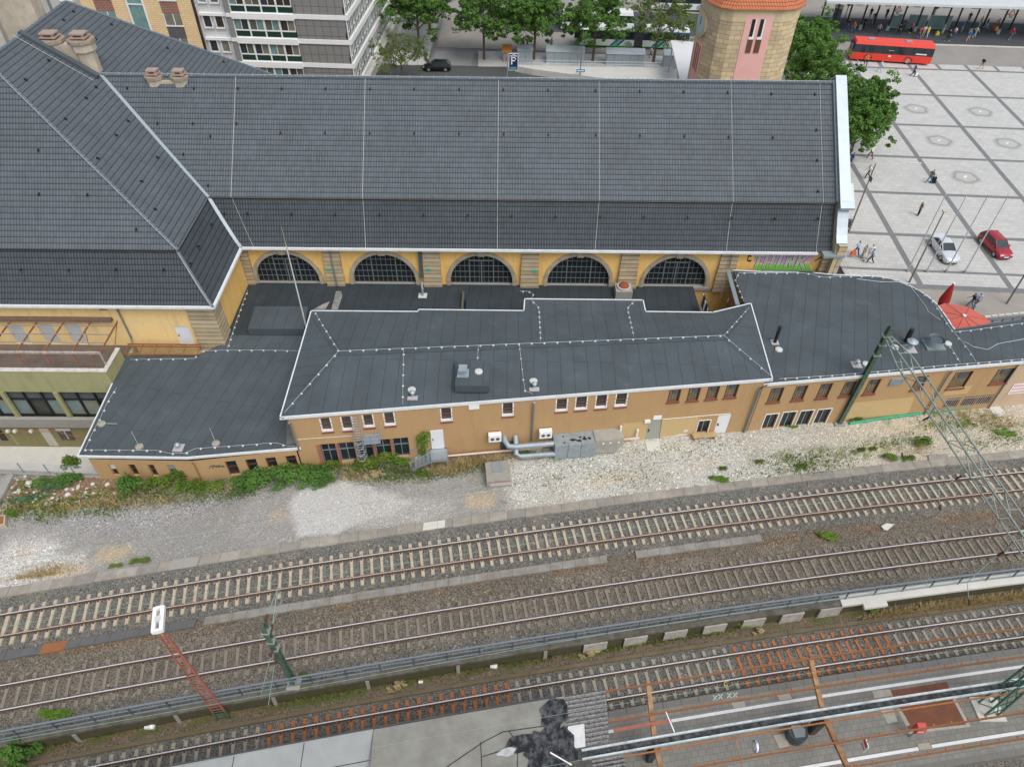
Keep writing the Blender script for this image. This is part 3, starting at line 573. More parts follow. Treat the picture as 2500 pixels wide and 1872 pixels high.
def chimney(cx,cy,z0,z1,r,n=2,gap=2.0,sx=1.,label=None):
 c=thing('chimney',label,'chimney',(cx,cy,z0));c.parent=st;c.location=Vector((cx,cy,z0))-st.location
 for kk in('label','category'):
  if kk in c:del c[kk]
 WORLD[c.name]=Matrix.Translation((cx,cy,z0))
 for i in range(n):
  x=cx+(i-(n-1)/2)*gap;mb=MB();mb.prism(octa(x,cy,r*.8,sx),z0,z1-.9);o8,o9=octa(x,cy,r*.8,sx),octa(x,cy,r,sx)
  mb.prism(octa(x,cy,r,sx),z1-.9,z1-.25);mb.build('shaft',stack_m,c)
  mb=MB();mb.prism(octa(x,cy,r*1.12,sx),z1-.25,z1);mb.build('cap',cap_m,c)
  mb=MB();
  for a_,b_ in((-1,-1),(1,-1),(1,1),(-1,1)):mb.box(x+a_*r*.45-.1,cy+b_*r*.35-.1,z1,x+a_*r*.45+.1,cy+b_*r*.35+.1,z1+.38)
  mb.box(x-r*.62,cy-r*.5,z1+.38,x+r*.62,cy+r*.5,z1+.5);mb.box(x-r*.7,cy-r*.6,z1+.12,x+r*.7,cy+r*.6,z1+.2);mb.build('lid',lid_m,c)
 if n==2:mb=MB();mb.box(cx-gap/2,cy-r*.6,z0,cx+gap/2,cy+r*.6,z1-.35);mb.build('web',stack_m,c)
 return c
def hz(xb,yb,zb,xt,yt):
 b_=P(xb,yb,zb);d=ray(xt,yt);t=(d[:2]@b_[:2])/(d[:2]@d[:2]);return float(CAM_H+d[2]*t)
c1=hallpt(382,200,0);c2=hallpt(439,200,0);
chimney((c1[0]+c2[0])/2-.1,c1[1]+.3,15,17.75,.74,2,2.25)
chimney(-37.5,63.8,15.5,20.5,1.0,2,2.5,1.0)
bigc=(-42.4,66.9);c=chimney(bigc[0],bigc[1],15,25.5,2.5,1)
mb=MB()
for i in range(8):t=i*math.pi/4;mb.dome((bigc[0]+1.7*math.cos(t),bigc[1]+1.7*math.sin(t),25.6),.55,.6,8)
mb.prism(octa(*bigc,2.9),25.0,25.3);mb.build('roof_knobs',M('lichen_yellow',(.5,.36,.14),.9,var=.3,sc=3,dirt=(.2,.18,.1),dsc=2),c)
chimney(-43.2,59.6,18,22.2,1.1,1)
H=Frame((PWX,WY),(29.2,WY));B=620
def spx(cx,x,y):return H.sz(*k(cx,460,x,y))
arches=[]
for cx,xl,xr_,yb,xc,yc in((620,42,562,795,240,547),(620,852,1366,803,1083,552),(620,1660,2177,808,1912,560),(1240,330,846,815,612,568),(1240,1135,1655,822,1428,577)):
 s0,z0=spx(cx,xl,yb);s1,_=spx(cx,xr_,yb);_,zt=spx(cx,xc,yc);arches.append(((s0+s1)/2,(s1-s0)/2,z0,zt))
print('arches',np.round(arches,2))
ar=np.mean([q[1]for q in arches]);zsill=np.mean([q[2]for q in arches]);ztop=np.mean([q[3]for q in arches])
ctr=[q[0]for q in arches];rt=.38;zs=max(zsill,ztop-ar)
pil=[(spx(c_,x0,y)[0],spx(c_,x1,y)[0])for c_,x0,x1,y in((620,582,716,540),(620,1422,1560,540),(1240,120,260,550),(1240,962,1105,555),(1240,1797,1937,565))]
def arcpts(c_,r,n=20,zc=None,rz=None):
 zc=zs if zc is None else zc;rz=(ztop-zs)*(r/ar)if rz is None else rz
 return[(c_-r*math.cos(math.pi*i/n),zc+rz*math.sin(math.pi*i/n))for i in range(n+1)]
mb=MB();ztw=ZE+.15
edges=[0.]+[(ctr[i]+ctr[i+1])/2 for i in range(4)]+[pil[4][1]]
for i,c_ in enumerate(ctr):
 R=ar+rt;pts=arcpts(c_,R,20);a0,a1=edges[i],edges[i+1]
 mb.face([H.pt(a0,0),H.pt(c_-R,0),H.pt(c_-R,ztw),H.pt(a0,ztw)],m=0);mb.face([H.pt(c_+R,0),H.pt(a1,0),H.pt(a1,ztw),H.pt(c_+R,ztw)],m=0)
 mb.face([H.pt(c_-R,0),H.pt(c_+R,0),H.pt(c_+R,zsill),H.pt(c_-R,zsill)],m=0)
 for(x0,z0),(x1,z1)in zip(pts,pts[1:]):mb.face([H.pt(x0,z0),H.pt(x1,z1),H.pt(x1,ztw),H.pt(x0,ztw)],m=0)
mb.face([H.pt(edges[5],0),H.pt(H.L,0),H.pt(H.L,ztw),H.pt(edges[5],ztw)],m=0)
mb.build('hall_wall',yellow,st)
frame_m=M('window_grille_grey',(.2,.22,.23),.6,.2,var=.15,sc=3)
for i,c_ in enumerate(ctr):
 wn_=MB();inn=arcpts(c_,ar,24);inn=[(c_-ar,zsill)]+inn+[(c_+ar,zsill)]
 wn_.face([H.pt(x,z,-.35)for x,z in inn][::-1]if False else[H.pt(x,z,-.35)for x,z in inn[::-1]]);W=wn_.build('arched_window',glass_mat('arch_glass',(.016,.022,.024),.1),st)
 mb=MB();out=[(c_-ar-rt,zsill)]+arcpts(c_,ar+rt,24)+[(c_+ar+rt,zsill)]
 for j in range(len(inn)-1):
  (x0,z0),(x1,z1),(u0,w0),(u1,w1)=inn[j],inn[j+1],out[j],out[j+1]
  for d0,d1,f in((.1,.1,0),):mb.face([H.pt(x0,z0,.1),H.pt(x1,z1,.1),H.pt(u1,w1,.1),H.pt(u0,w0,.1)])
  mb.face([H.pt(x0,z0,-.36),H.pt(x1,z1,-.36),H.pt(x1,z1,.1),H.pt(x0,z0,.1)]);mb.face([H.pt(u0,w0,.1),H.pt(u1,w1,.1),H.pt(u1,w1,-.02),H.pt(u0,w0,-.02)])
  mx0,mz0,mx1,mz1=[(p_+q_)/2 for p_,q_ in((x0,u0),(z0,w0),(x1,u1),(z1,w1))]
  mb.face([H.pt(x0+(u0-x0)*.3,z0+(w0-z0)*.3,.13),H.pt(x1+(u1-x1)*.3,z1+(w1-z1)*.3,.13),H.pt(x1+(u1-x1)*.75,z1+(w1-z1)*.75,.13),H.pt(x0+(u0-x0)*.75,z0+(w0-z0)*.75,.13)])
 mb.build('arch_surround',stone_trim,W)
 mb=MB();H.box(mb,c_-.3,c_+.3,ztop-.05,ztop+rt+.1,.0,.22);mb.build('keystone',stone_trim,W)
 mb=MB();topz=lambda s_:zs+(ztop-zs)*math.sqrt(max(0,1-((s_-c_)/ar)**2))
 nb=13;th={4,9}if i in(1,3)else{4,9}
 for j in range(1,nb):
  s_=c_-ar+2*ar*j/nb;hw=.045 if j in th else .017;H.box(mb,s_-hw,s_+hw,zsill,topz(s_)-.02,-.34,-.26 if j in th else-.3)
 for j in range(0,6):
  z=zsill+.02+j*.62;
  if z>ztop-.1:break
  hwid=ar*math.sqrt(max(0,1-max(0,(z-zs)/(ztop-zs))**2))-.03;H.box(mb,c_-hwid,c_+hwid,z-.017,z+.017,-.34,-.29)
 if i in(0,2,4):
  sw=ar*5/13;zt_=ztop-.85;H.box(mb,c_-sw,c_+sw,zt_,zt_+.09,-.34,-.25);H.box(mb,c_-.05,c_+.05,zsill,zt_,-.34,-.25)
 mb.build('window_grille',frame_m,W)
 mb=MB();H.box(mb,c_-ar-rt-.1,c_+ar+rt+.1,zsill-.3,zsill,-.3,.22);mb.build('sill',concrete,W)
for s0,s1 in pil:mb=MB();mb.hexa([H.pt(s0-.12,ZC-.3,.42),H.pt(s1+.12,ZC-.3,.42),H.pt(s1+.12,ZC-.3,0),H.pt(s0-.12,ZC-.3,0),H.pt(s0,ztw,.2),H.pt(s1,ztw,.2),H.pt(s1,ztw,0),H.pt(s0,ztw,0)]);mb.build('pilaster',stone,st)
mb=MB();H.box(mb,0,.75,ZC-.3,ztw,0,.3);mb.build('pilaster',stone,st)
for i in range(5):mb=MB();a_=0 if i==0 else pil[i-1][1];H.box(mb,a_+.1,pil[i][0]-.15,ZC-.1,zsill-.3,.0,.16);mb.build('plinth',concrete,st)
pipe_m=M('grey_downpipe',(.2,.23,.25),.5,.3,var=.1)
def pipe(pts,r=.06,name='downpipe',mat_=pipe_m,par=st,joints=True):
 mb=MB();mb.tube(pts,r,8);mb.build(name,mat_,par,smooth='auto')
s_=(pil[0][0]+pil[0][1])/2;pipe([H.pt(s_,ztw,.2),H.pt(s_,ztw-.35,.3),H.pt(s_+.1,ZC+.1,.55)]);s_=pil[4][0]+.8;pipe([H.pt(s_,ztw,.2),H.pt(s_,ztw-.3,.45),H.pt(s_,5.4,.5)])
s0=pil[1][0]-.22;mb=MB();mb.hexa([H.pt(s0-.17,ZC+1.0,.4),H.pt(s0+.17,ZC+1.0,.4),H.pt(s0+.17,ZC+1.0,.05),H.pt(s0-.17,ZC+1.0,.05),H.pt(s0-.17,ztw,.3),H.pt(s0+.17,ztw,.3),H.pt(s0+.17,ztw,.05),H.pt(s0-.17,ztw,.05)]);mb.build('flue',dgrey,st)
grn=M('green_notice',(.03,.42,.25),.5,var=.1)
for s_,z in((pil[0][0]+.32,4.6),(pil[1][0]+.42,4.65),(pil[2][1]-.35,4.6)):mb=MB();H.box(mb,s_-.22,s_+.22,z,z+.2,.3,.37);mb.build('green_plate',grn,st)
g0,z0=H.sz(*k(1240,460,2020,680));g1,z1=H.sz(*k(1860,460,430,690));GZ0=H.sz(1900,660)[1]-.03
gm={n:M('graffiti_'+n,c,.7,var=.1,sc=2)for n,c in(('lilac',(.6,.3,.58)),('green',(.2,.62,.1)),('black',(.02,.02,.02)),('white',(.66,.66,.58)),('orange',(.75,.42,.12)),('grey',(.48,.5,.4)))}
gk=list(gm.values());gi={n:i for i,n in enumerate(gm)}
graf=MB();GH=H.sz(1900,622)[1]-GZ0+.1
def gpoly(pts,m,d):graf.face([H.pt(s,GZ0+t*GH,d)for s,t in pts],m=gi[m])
g0=H.sz(1760+480/6.144,560+500/6.144)[0];g1=H.sz(1760+1380/6.144,560+500/6.144)[0];GW=g1-g0
gpoly([(g0-.1,1),(g0+.1,.55),(g0+GW*.2,.45),(g0+GW*.5,.4),(g0+GW*.85,.45),(g1-.1,.8),(g1-.05,1)],'lilac',.014)
gpoly([(g0+.1,.35),(g0+.35,.12),(g0+.5,0),(g1+.1,0),(g1-.35,.45),(g0+GW*.7,.38),(g0+GW*.45,.42),(g0+GW*.2,.36)],'green',.018)
random.seed(4)
for i in range(26):
 x=g0+.15+GW*random.random()*.95;h=random.uniform(.15,.6);t=random.uniform(.35,.8);gpoly([(x,t),(x+.09,t),(x+.07,t-h*.6),(x+.02,t-h*.6)][::-1],random.choice(('orange','lilac','green','grey')),.021)
def stroke(x0,t0,x1,t1,w_=.24):
 dx,dz=(x1-x0),(t1-t0)*GH;L=math.hypot(dx,dz);nx_,nz_=-dz/L*w_/2,dx/L*w_/2/GH
 for e,m,d in((1.5,'black',.026),(1.15,'white',.03),(.8,'grey',.034)):
  gpoly([(x0-nx_*e,t0-nz_*e),(x1-nx_*e,t1-nz_*e),(x1+nx_*e,t1+nz_*e),(x0+nx_*e,t0+nz_*e)],m,d)
 if min(t0,t1)<.4:
  if t0<t1:x0,t0,x1,t1=x1,t1,x0,t0
  f=0 if t0<=.34 else(t0-.34)/(t0-t1);xm,tm=x0+(x1-x0)*f,t0+(t1-t0)*f;n0,n1=abs(nx_)*.75,abs(nz_)*.8
  sgn=1 if t1<tm else-1;gpoly([(x1-n0,t1),(x1+n0,t1),(xm+n0,tm),(xm-n0,tm)],'green',.037)if abs(t0-t1)>.1 else None
lw=GW/5.3
for i,L in enumerate('THINK'):
 x=g0+.05+i*lw+(0 if i<3 else-.15);w_=lw*.7
 if L=='T':stroke(x,.9,x+w_*1.25,.9);stroke(x+w_*.6,.85,x+w_*.45,.12)
 if L=='H':stroke(x+w_*.1,.95,x,.15);stroke(x+w_*.95,.95,x+w_*.85,.15);stroke(x+.1,.5,x+w_*.8,.5,.2)
 if L=='I':stroke(x+w_*.4,.95,x+w_*.3,.18)
 if L=='N':stroke(x+.05,.15,x+.1,.95);stroke(x+.15,.9,x+w_*.75,.25);stroke(x+w_*.85,.2,x+w_*.95,.95)
 if L=='K':stroke(x+.1,.95,x,.12);stroke(x+w_*1.1,.95,x+.25,.55);stroke(x+.3,.55,x+w_*1.15,.1)
for x,t,w_ in((g0-.62,.9,.3),(g0-.55,.62,.36)):gpoly([(x,t),(x+w_,t),(x+w_,t-.09),(x,t-.09)][::-1],'black',.02)
gpoly([(g0-.62,.9),(g0-.53,.9),(g0-.53,.6),(g0-.62,.6)][::-1],'black',.021)
for j in range(3):x=g1+.1+j*.16;gpoly([(x,.55+j*.1),(x+.5,.85+j*.05),(x+.47,.91+j*.05),(x-.03,.61+j*.1)],'black',.02)
graf.build('graffiti',gk,st)
s0,s1=H.sz(*k(1860,460,455,700))[0],H.sz(*k(1860,460,590,700))[0];print('corner pier',s0,s1)
mb=MB();H.box(mb,s0,H.L+.05,0,ZE-.1,0,.45);mb.build('pilaster',stone,st)
gp=[(YE-.5,0),(YE-.5,ZE),(YE+.2,ZE+.9),(YB-.3,ZB),(YB-.2,ZB+.3),(YR,ZR+.35),(2*YR-YB+.2,ZB+.3),(2*YR-YE,ZE+.5),(2*YR-YE,0)]
mb=MB();mb.poly([(XR+.05,y,z)for y,z in gp][::-1]);mb.poly([(XR+.85,y,z)for y,z in gp])
for(a_,b_)in zip(gp,gp[1:]):mb.poly([(XR+.05,a_[0],a_[1]),(XR+.05,b_[0],b_[1]),(XR+.85,b_[0],b_[1]),(XR+.85,a_[0],a_[1])])
mb.build('gable_wall',stone,st)
mb=MB();mb.beam((XR+.5,YB-.35,ZB+.42),(XR+.5,YR,ZR+.55),.95,.16);mb.beam((XR+.5,YR,ZR+.55),(XR+.5,2*YR-YB,ZB+.5),.95,.16)
mb.hexa([(XR+.02,YB-.9,ZB-.1),(XR+1.25,YB-.9,ZB-.1),(XR+1.25,YB+.9,ZB+1.25),(XR+.02,YB+.9,ZB+1.25),(XR+.02,YB-.9,ZB+.08),(XR+1.25,YB-.9,ZB+.08),(XR+1.25,YB+.9,ZB+1.42),(XR+.02,YB+.9,ZB+1.42)])
fl=[V3(XR+.5,YE-.1+(YB-.3-YE)*t,ZE+1.0+(ZB-ZE-1.2)*h)for t,h in FL]
for q0,q1 in zip(fl,fl[1:]):mb.beam(q0,q1,.95,.12)
mb.build('gable_coping',zinc,st)
mb=MB();mb.box(XR-.9,YE-.62,ZE-.12,XR+.95,YE+.45,ZE+.1);mb.build('kneeler_cover',zinc,st);mb=MB();mb.box(XR+.2,YE-.55,ZE+.1,XR+.9,YE+.3,ZE+1.0);mb.build('kneeler_stone',stone,st)
mb=MB();mb.beam((XR+.0,YB,ZB+.12),(XR+.0,YR,ZR+.14),.18,.25);mb.build('verge_flashing',M('blue_zinc',(.25,.31,.35),.5,.3),st)
mb=MB();mb.box(PWX,2*YR-WY-.3,0,29.2,2*YR-WY,ZE);mb.build('rear_wall',yellow,st)
mb=MB();PF=Frame((PL-PWX,PWY),(PWX,PWY));ps=lambda x,y:PF.sz(*k(0,460,x,y))
doors=[]
for xl,yt,xr_,yb in((45,1145,145,1328),(300,1140,400,1328),(530,1140,640,1310)):
 s0,z1=ps(xl,yt);z0=2.6;s1=s0+1.25;doors.append((s0,s1,z0,z1))
s0,z1=ps(1458,1160);s1,z0=ps(1640,1315);doors.append((s0,s0+(ps(1585,1160)[0]-s0),z0,z1));print('pav doors',np.round(doors,2))
sw0,sw1=ps(830,1015)[0],ps(900,1015)[0];wins=[(sw0,sw1,6.2,7.0),(ps(1350,1010)[0],ps(1440,1010)[0],6.65,7.05),(ps(1530,1010)[0],ps(1620,1010)[0],6.65,7.05)]
PF.wall(mb,0,ztw,doors+wins,depth=.18);mb.build('pavilion_wall',yellow2,st)
door_w=M('white_door',(.72,.74,.76),.5,var=.05);door_g=M('grey_shutter',(.5,.53,.53),.6,var=.06)
for i,(s0,s1,z0,z1)in enumerate(doors):
 mb=MB();PF.box(mb,s0+.002,s1-.002,z0,z1-.002,-.18,-.08);D=mb.build('door',door_w if i==3 else door_g,st);mb=MB();PF.box(mb,s0+.1,s0+.16,(z0+z1)/2-.12,(z0+z1)/2+.05,-.079,-.03);mb.build('handle',black,D)
for s0,s1,z0,z1 in wins:mb=MB();PF.box(mb,s0,s1,z0,z1,-.2,-.15);W=mb.build('window',glass,st);mb=MB();[PF.box(mb,s0,s1,z,z+.04,-.06,-.02)for z in(z0+.15,z0+.4)];mb.build('window_bar',wht,W)
mb=MB();s1=PF.L;s0=s1-1.95;mb.hexa([PF.pt(s0,0,.3),PF.pt(s1+.3,0,.3),PF.pt(s1+.3,0,-1.5),PF.pt(s0,0,-1.5),PF.pt(s0,ztw-.2,.2),PF.pt(s1+.2,ztw-.2,.2),PF.pt(s1+.2,ztw-.2,-1.5),PF.pt(s0,ztw-.2,-1.5)]);mb.build('corner_pilaster',stone,st)
PS=Frame((PWX,PWY+1.5),(PWX,WY));mb=MB();PS.wall(mb,0,ztw);mb.build('pavilion_side_wall',yellow,st)
mb=MB();mb.box(PWX-.3,2*YR-WY,0,PWX,PY_BE-.5,ztw);mb.box(PL-PWX,PY_BE-.8,0,PWX-.3,PY_BE-.5,ztw);mb.box(PL-PWX,PWY+.3,0,PL-PWX+.3,PY_BE-.8,ztw);mb.build('pavilion_wall',yellow,st)
q0=ps(940,1010);mb=MB();q1=ps(1150,1375);pipe([PF.pt(q0[0],ztw,.2),PF.pt(q0[0],6.7,.3),PF.pt(q0[0]+.5,6.6,.15),PF.pt(q0[0]+.55,3.4,.15),PF.pt(q0[0]+.6,3.0,.5)],.07)
def fascia(mb,pts,h=.26,w_=.09,closed=False):
 n=len(pts)
 for i in range(n if closed else n-1):
  a_,b_=V3(*pts[i]),V3(*pts[(i+1)%n]);d=unit(b_-a_);mb.beam(a_-d*w_/2+V3(0,0,.05-h/2),b_+d*w_/2+V3(0,0,.05-h/2),w_,h)
def flatroof(name,pts,par,ud=(0,1,0),mat_=felt,th=.25):
 mb=MB();mb.poly(pts,ud,(0,0,0));mb.poly([V3(*p)-V3(0,0,th)for p in pts][::-1],ud,(0,0,0));
 for i in range(len(pts)):j=(i+1)%len(pts);a_,b_=V3(*pts[i]),V3(*pts[j]);mb.poly([a_,a_-V3(0,0,th),b_-V3(0,0,th),b_])
 return mb.build(name,mat_,par)
sill_red=M('red_brick_sill',(.22,.085,.06),.85,var=.2);block_m=brick_mat('glass_blocks',(.3,.26,.15),(.2,.17,.1),(.12,.09,.06),.22,.2,.045,.3,.5,0)
red_bar=M('rusty_bar',(.25,.08,.05),.7);dark_room=glass_mat('dim_pane',(.05,.05,.045),.15,.7,1.5)
def window(fr,par,s0,s1,z0,z1,style='white',d=.2):
 mb=MB();e=.003
 if style=='block':
  mb.poly([fr.pt(s0,z0,-d*.6),fr.pt(s1,z0,-d*.6),fr.pt(s1,z1,-d*.6),fr.pt(s0,z1,-d*.6)],fr.dx,(0,0,0));W=mb.build('window',block_m,par)
  mb=MB();fr.box(mb,s0+e,s0+.07,z0,z1-e,-d,.01);fr.box(mb,s1-.1,s1-e,z0,z1-e,-d,.01);mb.build('frame',brown_wood,W);mb=MB();fr.box(mb,s0-.05,s1+.05,z0-.12,z0+.02,-d,.1);mb.build('sill',sill_red,W)
  mb=MB();fr.box(mb,s0+(s1-s0)*.35,s0+(s1-s0)*.8,z1-(z1-z0)*.38,z1-.04,-d*.6,-d*.6+.05);mb.build('vent_flap',dgrey,W);return W
 mb.poly([fr.pt(s0,z0,-d+.03),fr.pt(s1,z0,-d+.03),fr.pt(s1,z1,-d+.03),fr.pt(s0,z1,-d+.03)],fr.dx,(0,0,0));W=mb.build('window',dark_room if style=='white' else glass,par);mb=MB()
 if style=='white':
  for a_,b_,c_,f_ in((s0+e,s0+.09,z0+.005,z1-e),(s1-.09,s1-e,z0+.005,z1-e),(s0+.09,s1-.09,z0+.005,z0+.14)):fr.box(mb,a_,b_,c_,f_,-d+.05,.02)
  fr.box(mb,s0+.09,s1-.09,z1-.06,z1-e,-d+.05,-d+.12);mb.build('frame',wht,W);mb=MB();fr.box(mb,s0-.02,s1+.02,z0-.13,z0,-.02,.09);mb.build('sill',sill_red,W)
  mb=MB();[fr.box(mb,s0,s1,z0+(z1-z0)*t,z0+(z1-z0)*t+.025,.021,.05)for t in(.38,.62)];mb.build('guard_bar',red_bar,W)
 if style=='edge':
  for a_,b_,c_,f_ in((s0-.07,s0,z0-.07,z1+.07),(s1,s1+.07,z0-.07,z1+.07),(s0,s1,z0-.07,z0),(s0,s1,z1,z1+.07)):fr.box(mb,a_,b_,c_,f_,-.01,.03)
  mb.build('frame',wht,W);mb=MB();fr.box(mb,(s0+s1)/2-.03,(s0+s1)/2+.03,z0,z1,-d+.035,-d+.08);mb.build('mullion',steel_blue,W)
 if style=='brown':
  for a_,b_,c_,f_ in((s0+e,s0+.08,z0,z1-e),(s1-.08,s1-e,z0,z1-e),(s0+.08,s1-.08,z0,z0+.08),(s0+.08,s1-.08,(z0+z1)/2-.06,(z0+z1)/2+.06)):fr.box(mb,a_,b_,c_,f_,-d+.035,-d+.1)
  mb.build('frame',brown_wood,W)
 if style=='bars':
  for t in np.linspace(.08,.92,7):fr.box(mb,s0+(s1-s0)*t-.02,s0+(s1-s0)*t+.02,z0,z1,-.05,-.02)
  for z in(z0+.15,z1-.2):fr.box(mb,s0,s1,z,z+.04,-.02,.0)
  mb.build('window_bar',M('bar_pink',(.5,.4,.36),.7,var=.2),W)
 return W
MF=Frame((-15.28,34.13),(19.31,38.21));ME=5.78;MRZ=6.5
ma=thing('annex_building','long two storey ochre annex with a grey felt hip roof and white framed windows','building',(2,40,0),group='ochre annexes')
rp=[P(*q,ME)for q in((684,1019),(1886,925),(1833,741),(1740,763),(1576,761),(1570,733),(1281,730),(1279,759),(1022,756),(1021,761),(760,759))]
rl,rr=P(827,859,MRZ),P(1767,821,MRZ)
mb=MB();FL_,FR_,BR_,=rp[0],rp[1],rp[2];BL_=rp[10]
mb.poly([FL_,FR_,rr,rl],(0,1,0),(0,0,0));mb.poly([FR_,BR_,rr],(1,.1,0),(0,0,0));mb.poly([BL_,FL_,rl],(1,0,0),(0,0,0))
bk=[rp[i]for i in range(2,11)]
def ridge_at(x):t=(x-rl[0])/(rr[0]-rl[0]);return rl+(rr-rl)*t
xsb=[BL_[0],rp[9][0],rp[7][0],rp[6][0],rp[5][0],rp[4][0],rp[3][0],BR_[0]]
mb.poly([rl,ridge_at(rp[9][0]),rp[9],BL_][::1],(.05,1,0),(0,0,0));mb.poly([ridge_at(rp[9][0]),ridge_at(rp[7][0]),rp[7],rp[8]],(0,1,0),(0,0,0))
ra=ridge_at(rp[6][0]);rb=ridge_at(rp[5][0]);mb.poly([ridge_at(rp[7][0]),rb,rp[4],rp[7]],(0,1,0),(0,0,0));mb.poly([rp[7],rp[4],rp[5],rp[6]],(0,1,0),(0,0,0));mb.poly([rb,ridge_at(rp[3][0]),rp[3],rp[4]],(0,1,0),(0,0,0));mb.poly([ridge_at(rp[3][0]),rr,BR_,rp[3]],(0,1,0),(0,0,0))
mb.poly([p-V3(0,0,.14)for p in rp][::-1]);mb.build('roof',felt,ma)
mb=MB();mb.beam(rl+V3(0,0,-.012),rr+V3(0,0,-.012),.8,.01);[mb.beam(a_+V3(0,0,-.008),b_+V3(0,0,-.012),.5,.01)for a_,b_ in((FL_,rl),(BL_,rl),(FR_,rr),(BR_,rr))];mb.build('ridge_strip',felt_mat('felt_strip',(.073,.094,.107),3.,9.),ma)
mb=MB();fascia(mb,rp,closed=True);mb.build('fascia',white_trim,ma)
kk=lambda cx,x0,y0,x1,y1,cy=920:(*k(cx,cy,x0,y0),*k(cx,cy,x1,y1))
def holes(fr,lst):
 out=[]
 for q in lst:s0,z1=fr.sz(q[0],q[1]);s1,z0=fr.sz(q[2],q[3]);out.append((min(s0,s1),max(s0,s1),z0,z1))
 return out
mw=holes(MF,[kk(620,545,350,672,455),kk(620,722,338,848,445),kk(620,905,322,1022,420),kk(620,1083,305,1198,405),kk(620,1565,266,1675,368),kk(620,2087,224,2188,325),kk(1240,404,190,500,285),kk(1240,570,172,665,272),kk(1240,742,158,832,260),kk(1240,910,144,998,245)])
mbk=holes(MF,[kk(1240,1362,112,1438,205),kk(1240,1528,98,1600,195),kk(1240,1690,84,1758,182),kk(1240,1848,68,1918,168)])
md=holes(MF,[kk(1240,1188,362,1262,540),kk(1240,1778,322,1810,462),kk(620,1482,492,1590,650)]);mdw=holes(MF,[kk(1240,1612,370,1676,468)])
md=[(md[0][0],md[0][0]+1.5,.0,md[0][3]),(md[1][0],md[1][0]+1.05,.02,md[1][3]),(md[2][0]+.05,md[2][0]+1.0,1.05,1.05+2.05)]
g_l=MF.sz(*k(620,920,525,568));g_r=MF.sz(*k(620,920,1297,503));g_b=MF.sz(*k(620,920,1310,645));recess=[(g_l[0],g_r[0],.35,2.55)]
print('mid windows',np.round(mw,2),np.round(md,2),recess,np.round(mdw,2))
mb=MB();MF.wall(mb,0,ME-.1,mw+mbk+md+mdw+recess,depth=.25);mb.build('front_wall',ochre,ma)
ins=[FL_+V3(.45,1.2,0),FR_+V3(-.5,1.2,0),BR_+V3(-.5,-.5,0),rp[3]+V3(0,-.5,0),rp[4]+V3(0,-.5,0),rp[5]+V3(-.4,-.5,0),rp[6]+V3(.4,-.5,0),rp[7]+V3(0,-.5,0),rp[8]+V3(0,-.5,0),BL_+V3(.45,-.5,0)]
mb=MB();mb.prism([(p[0],p[1])for p in ins],0,ME-.12);
mb.poly([MF.pt(0,0),MF.pt(0,ME-.1),(ins[0][0],ins[0][1],ME-.1),(ins[0][0],ins[0][1],0)]);mb.poly([MF.pt(MF.L,0),(ins[1][0],ins[1][1],0),(ins[1][0],ins[1][1],ME-.1),MF.pt(MF.L,ME-.1)]);mb.build('wall',ochre,ma)
for h in mw:window(MF,ma,*h)
for h in mbk:window(MF,ma,*h,'block')
for h in mdw:window(MF,ma,*h,'edge')
for h,m_ in zip(md,(M('grey_green_door',(.33,.34,.3),.6,var=.06),door_w,door_w)):
 mb=MB();MF.box(mb,h[0]+.002,h[1]-.002,h[2],h[3]-.002,-.22,-.04 if h is not md[2]else .06);D=mb.build('door',m_,ma);mb=MB();MF.box(mb,h[0]+.12,h[0]+.17,h[2]+1.0,h[2]+1.2,-.04,.12);mb.build('handle',black,D)
s0,s1,z0,z1=recess[0];npn=5;Lp=(s1-s0)/npn
for i in range(npn):
 a_=s0+i*Lp+(.18 if i else .25);b_=s0+(i+1)*Lp;mb=MB();mb.poly([MF.pt(a_,z0,-.23),MF.pt(b_,z0,-.23),MF.pt(b_,z1,-.23),MF.pt(a_,z1,-.23)]);W=mb.build('window',glass,ma)
 mb=MB()
 for q in(a_,(a_+b_)/2-.025,b_-.05):MF.box(mb,q,q+.05,z0,z1-.002,-.22,-.16)
 for z in(z0,z0+1.3,z1-.05):MF.box(mb,a_+.05,b_-.05,z,z+.045,-.22,-.165)
 mb.build('frame',steel,W)
 mb=MB();MF.box(mb,a_-(.18 if i else .25),a_,0.05,z1,-.24,.08);mb.build('pillar',M('salmon_pillar',(.36,.15,.1),.85,var=.2,sc=2,dirt=(.12,.07,.05),dsc=2),ma)
def patch(fr,pts,par,mat_=ochre_pale,d=.004,name='repainted_patch'):
 mb=MB();q=[fr.sz(*p)for p in pts];q=[(s,max(z,.02))for s,z in q];mb.poly([fr.pt(s,z,d)for s,z in q]);a_=(q[1][0]-q[0][0])*(q[2][1]-q[1][1])-(q[1][1]-q[0][1])*(q[2][0]-q[1][0])
 return mb.build(name,mat_,par)
patch(MF,[k(1240,920,*q)for q in((950,550),(1150,545),(1183,372),(965,392))],ma);patch(MF,[k(1240,920,*q)for q in((1275,520),(1570,480),(1612,332),(1300,358))],ma)
patch(MF,[k(1240,920,*q)for q in((1290,512),(1425,500),(1500,490),(1515,478),(1440,480),(1400,495),(1300,505))],ma,M('peeled_white',(.7,.66,.56),.9),.008);patch(MF,[k(1240,920,*q)for q in((1030,540),(1100,530),(1105,505),(1060,495))],ma,M('peeled_white',(.7,.66,.56),.9),.008)
patch(MF,[k(1240,920,*q)for q in((1478,465),(1515,460),(1515,442),(1485,445))],ma,M('peeled_white',(.7,.66,.56),.9),.008)
patch(MF,[(960+x/5.53,960+y/5.53)for x,y in((1070,790),(1150,780),(1150,210),(1070,215))],ma,plaster('light_ochre_band',(.47,.3,.145),(.4,.25,.12),.3),.005)
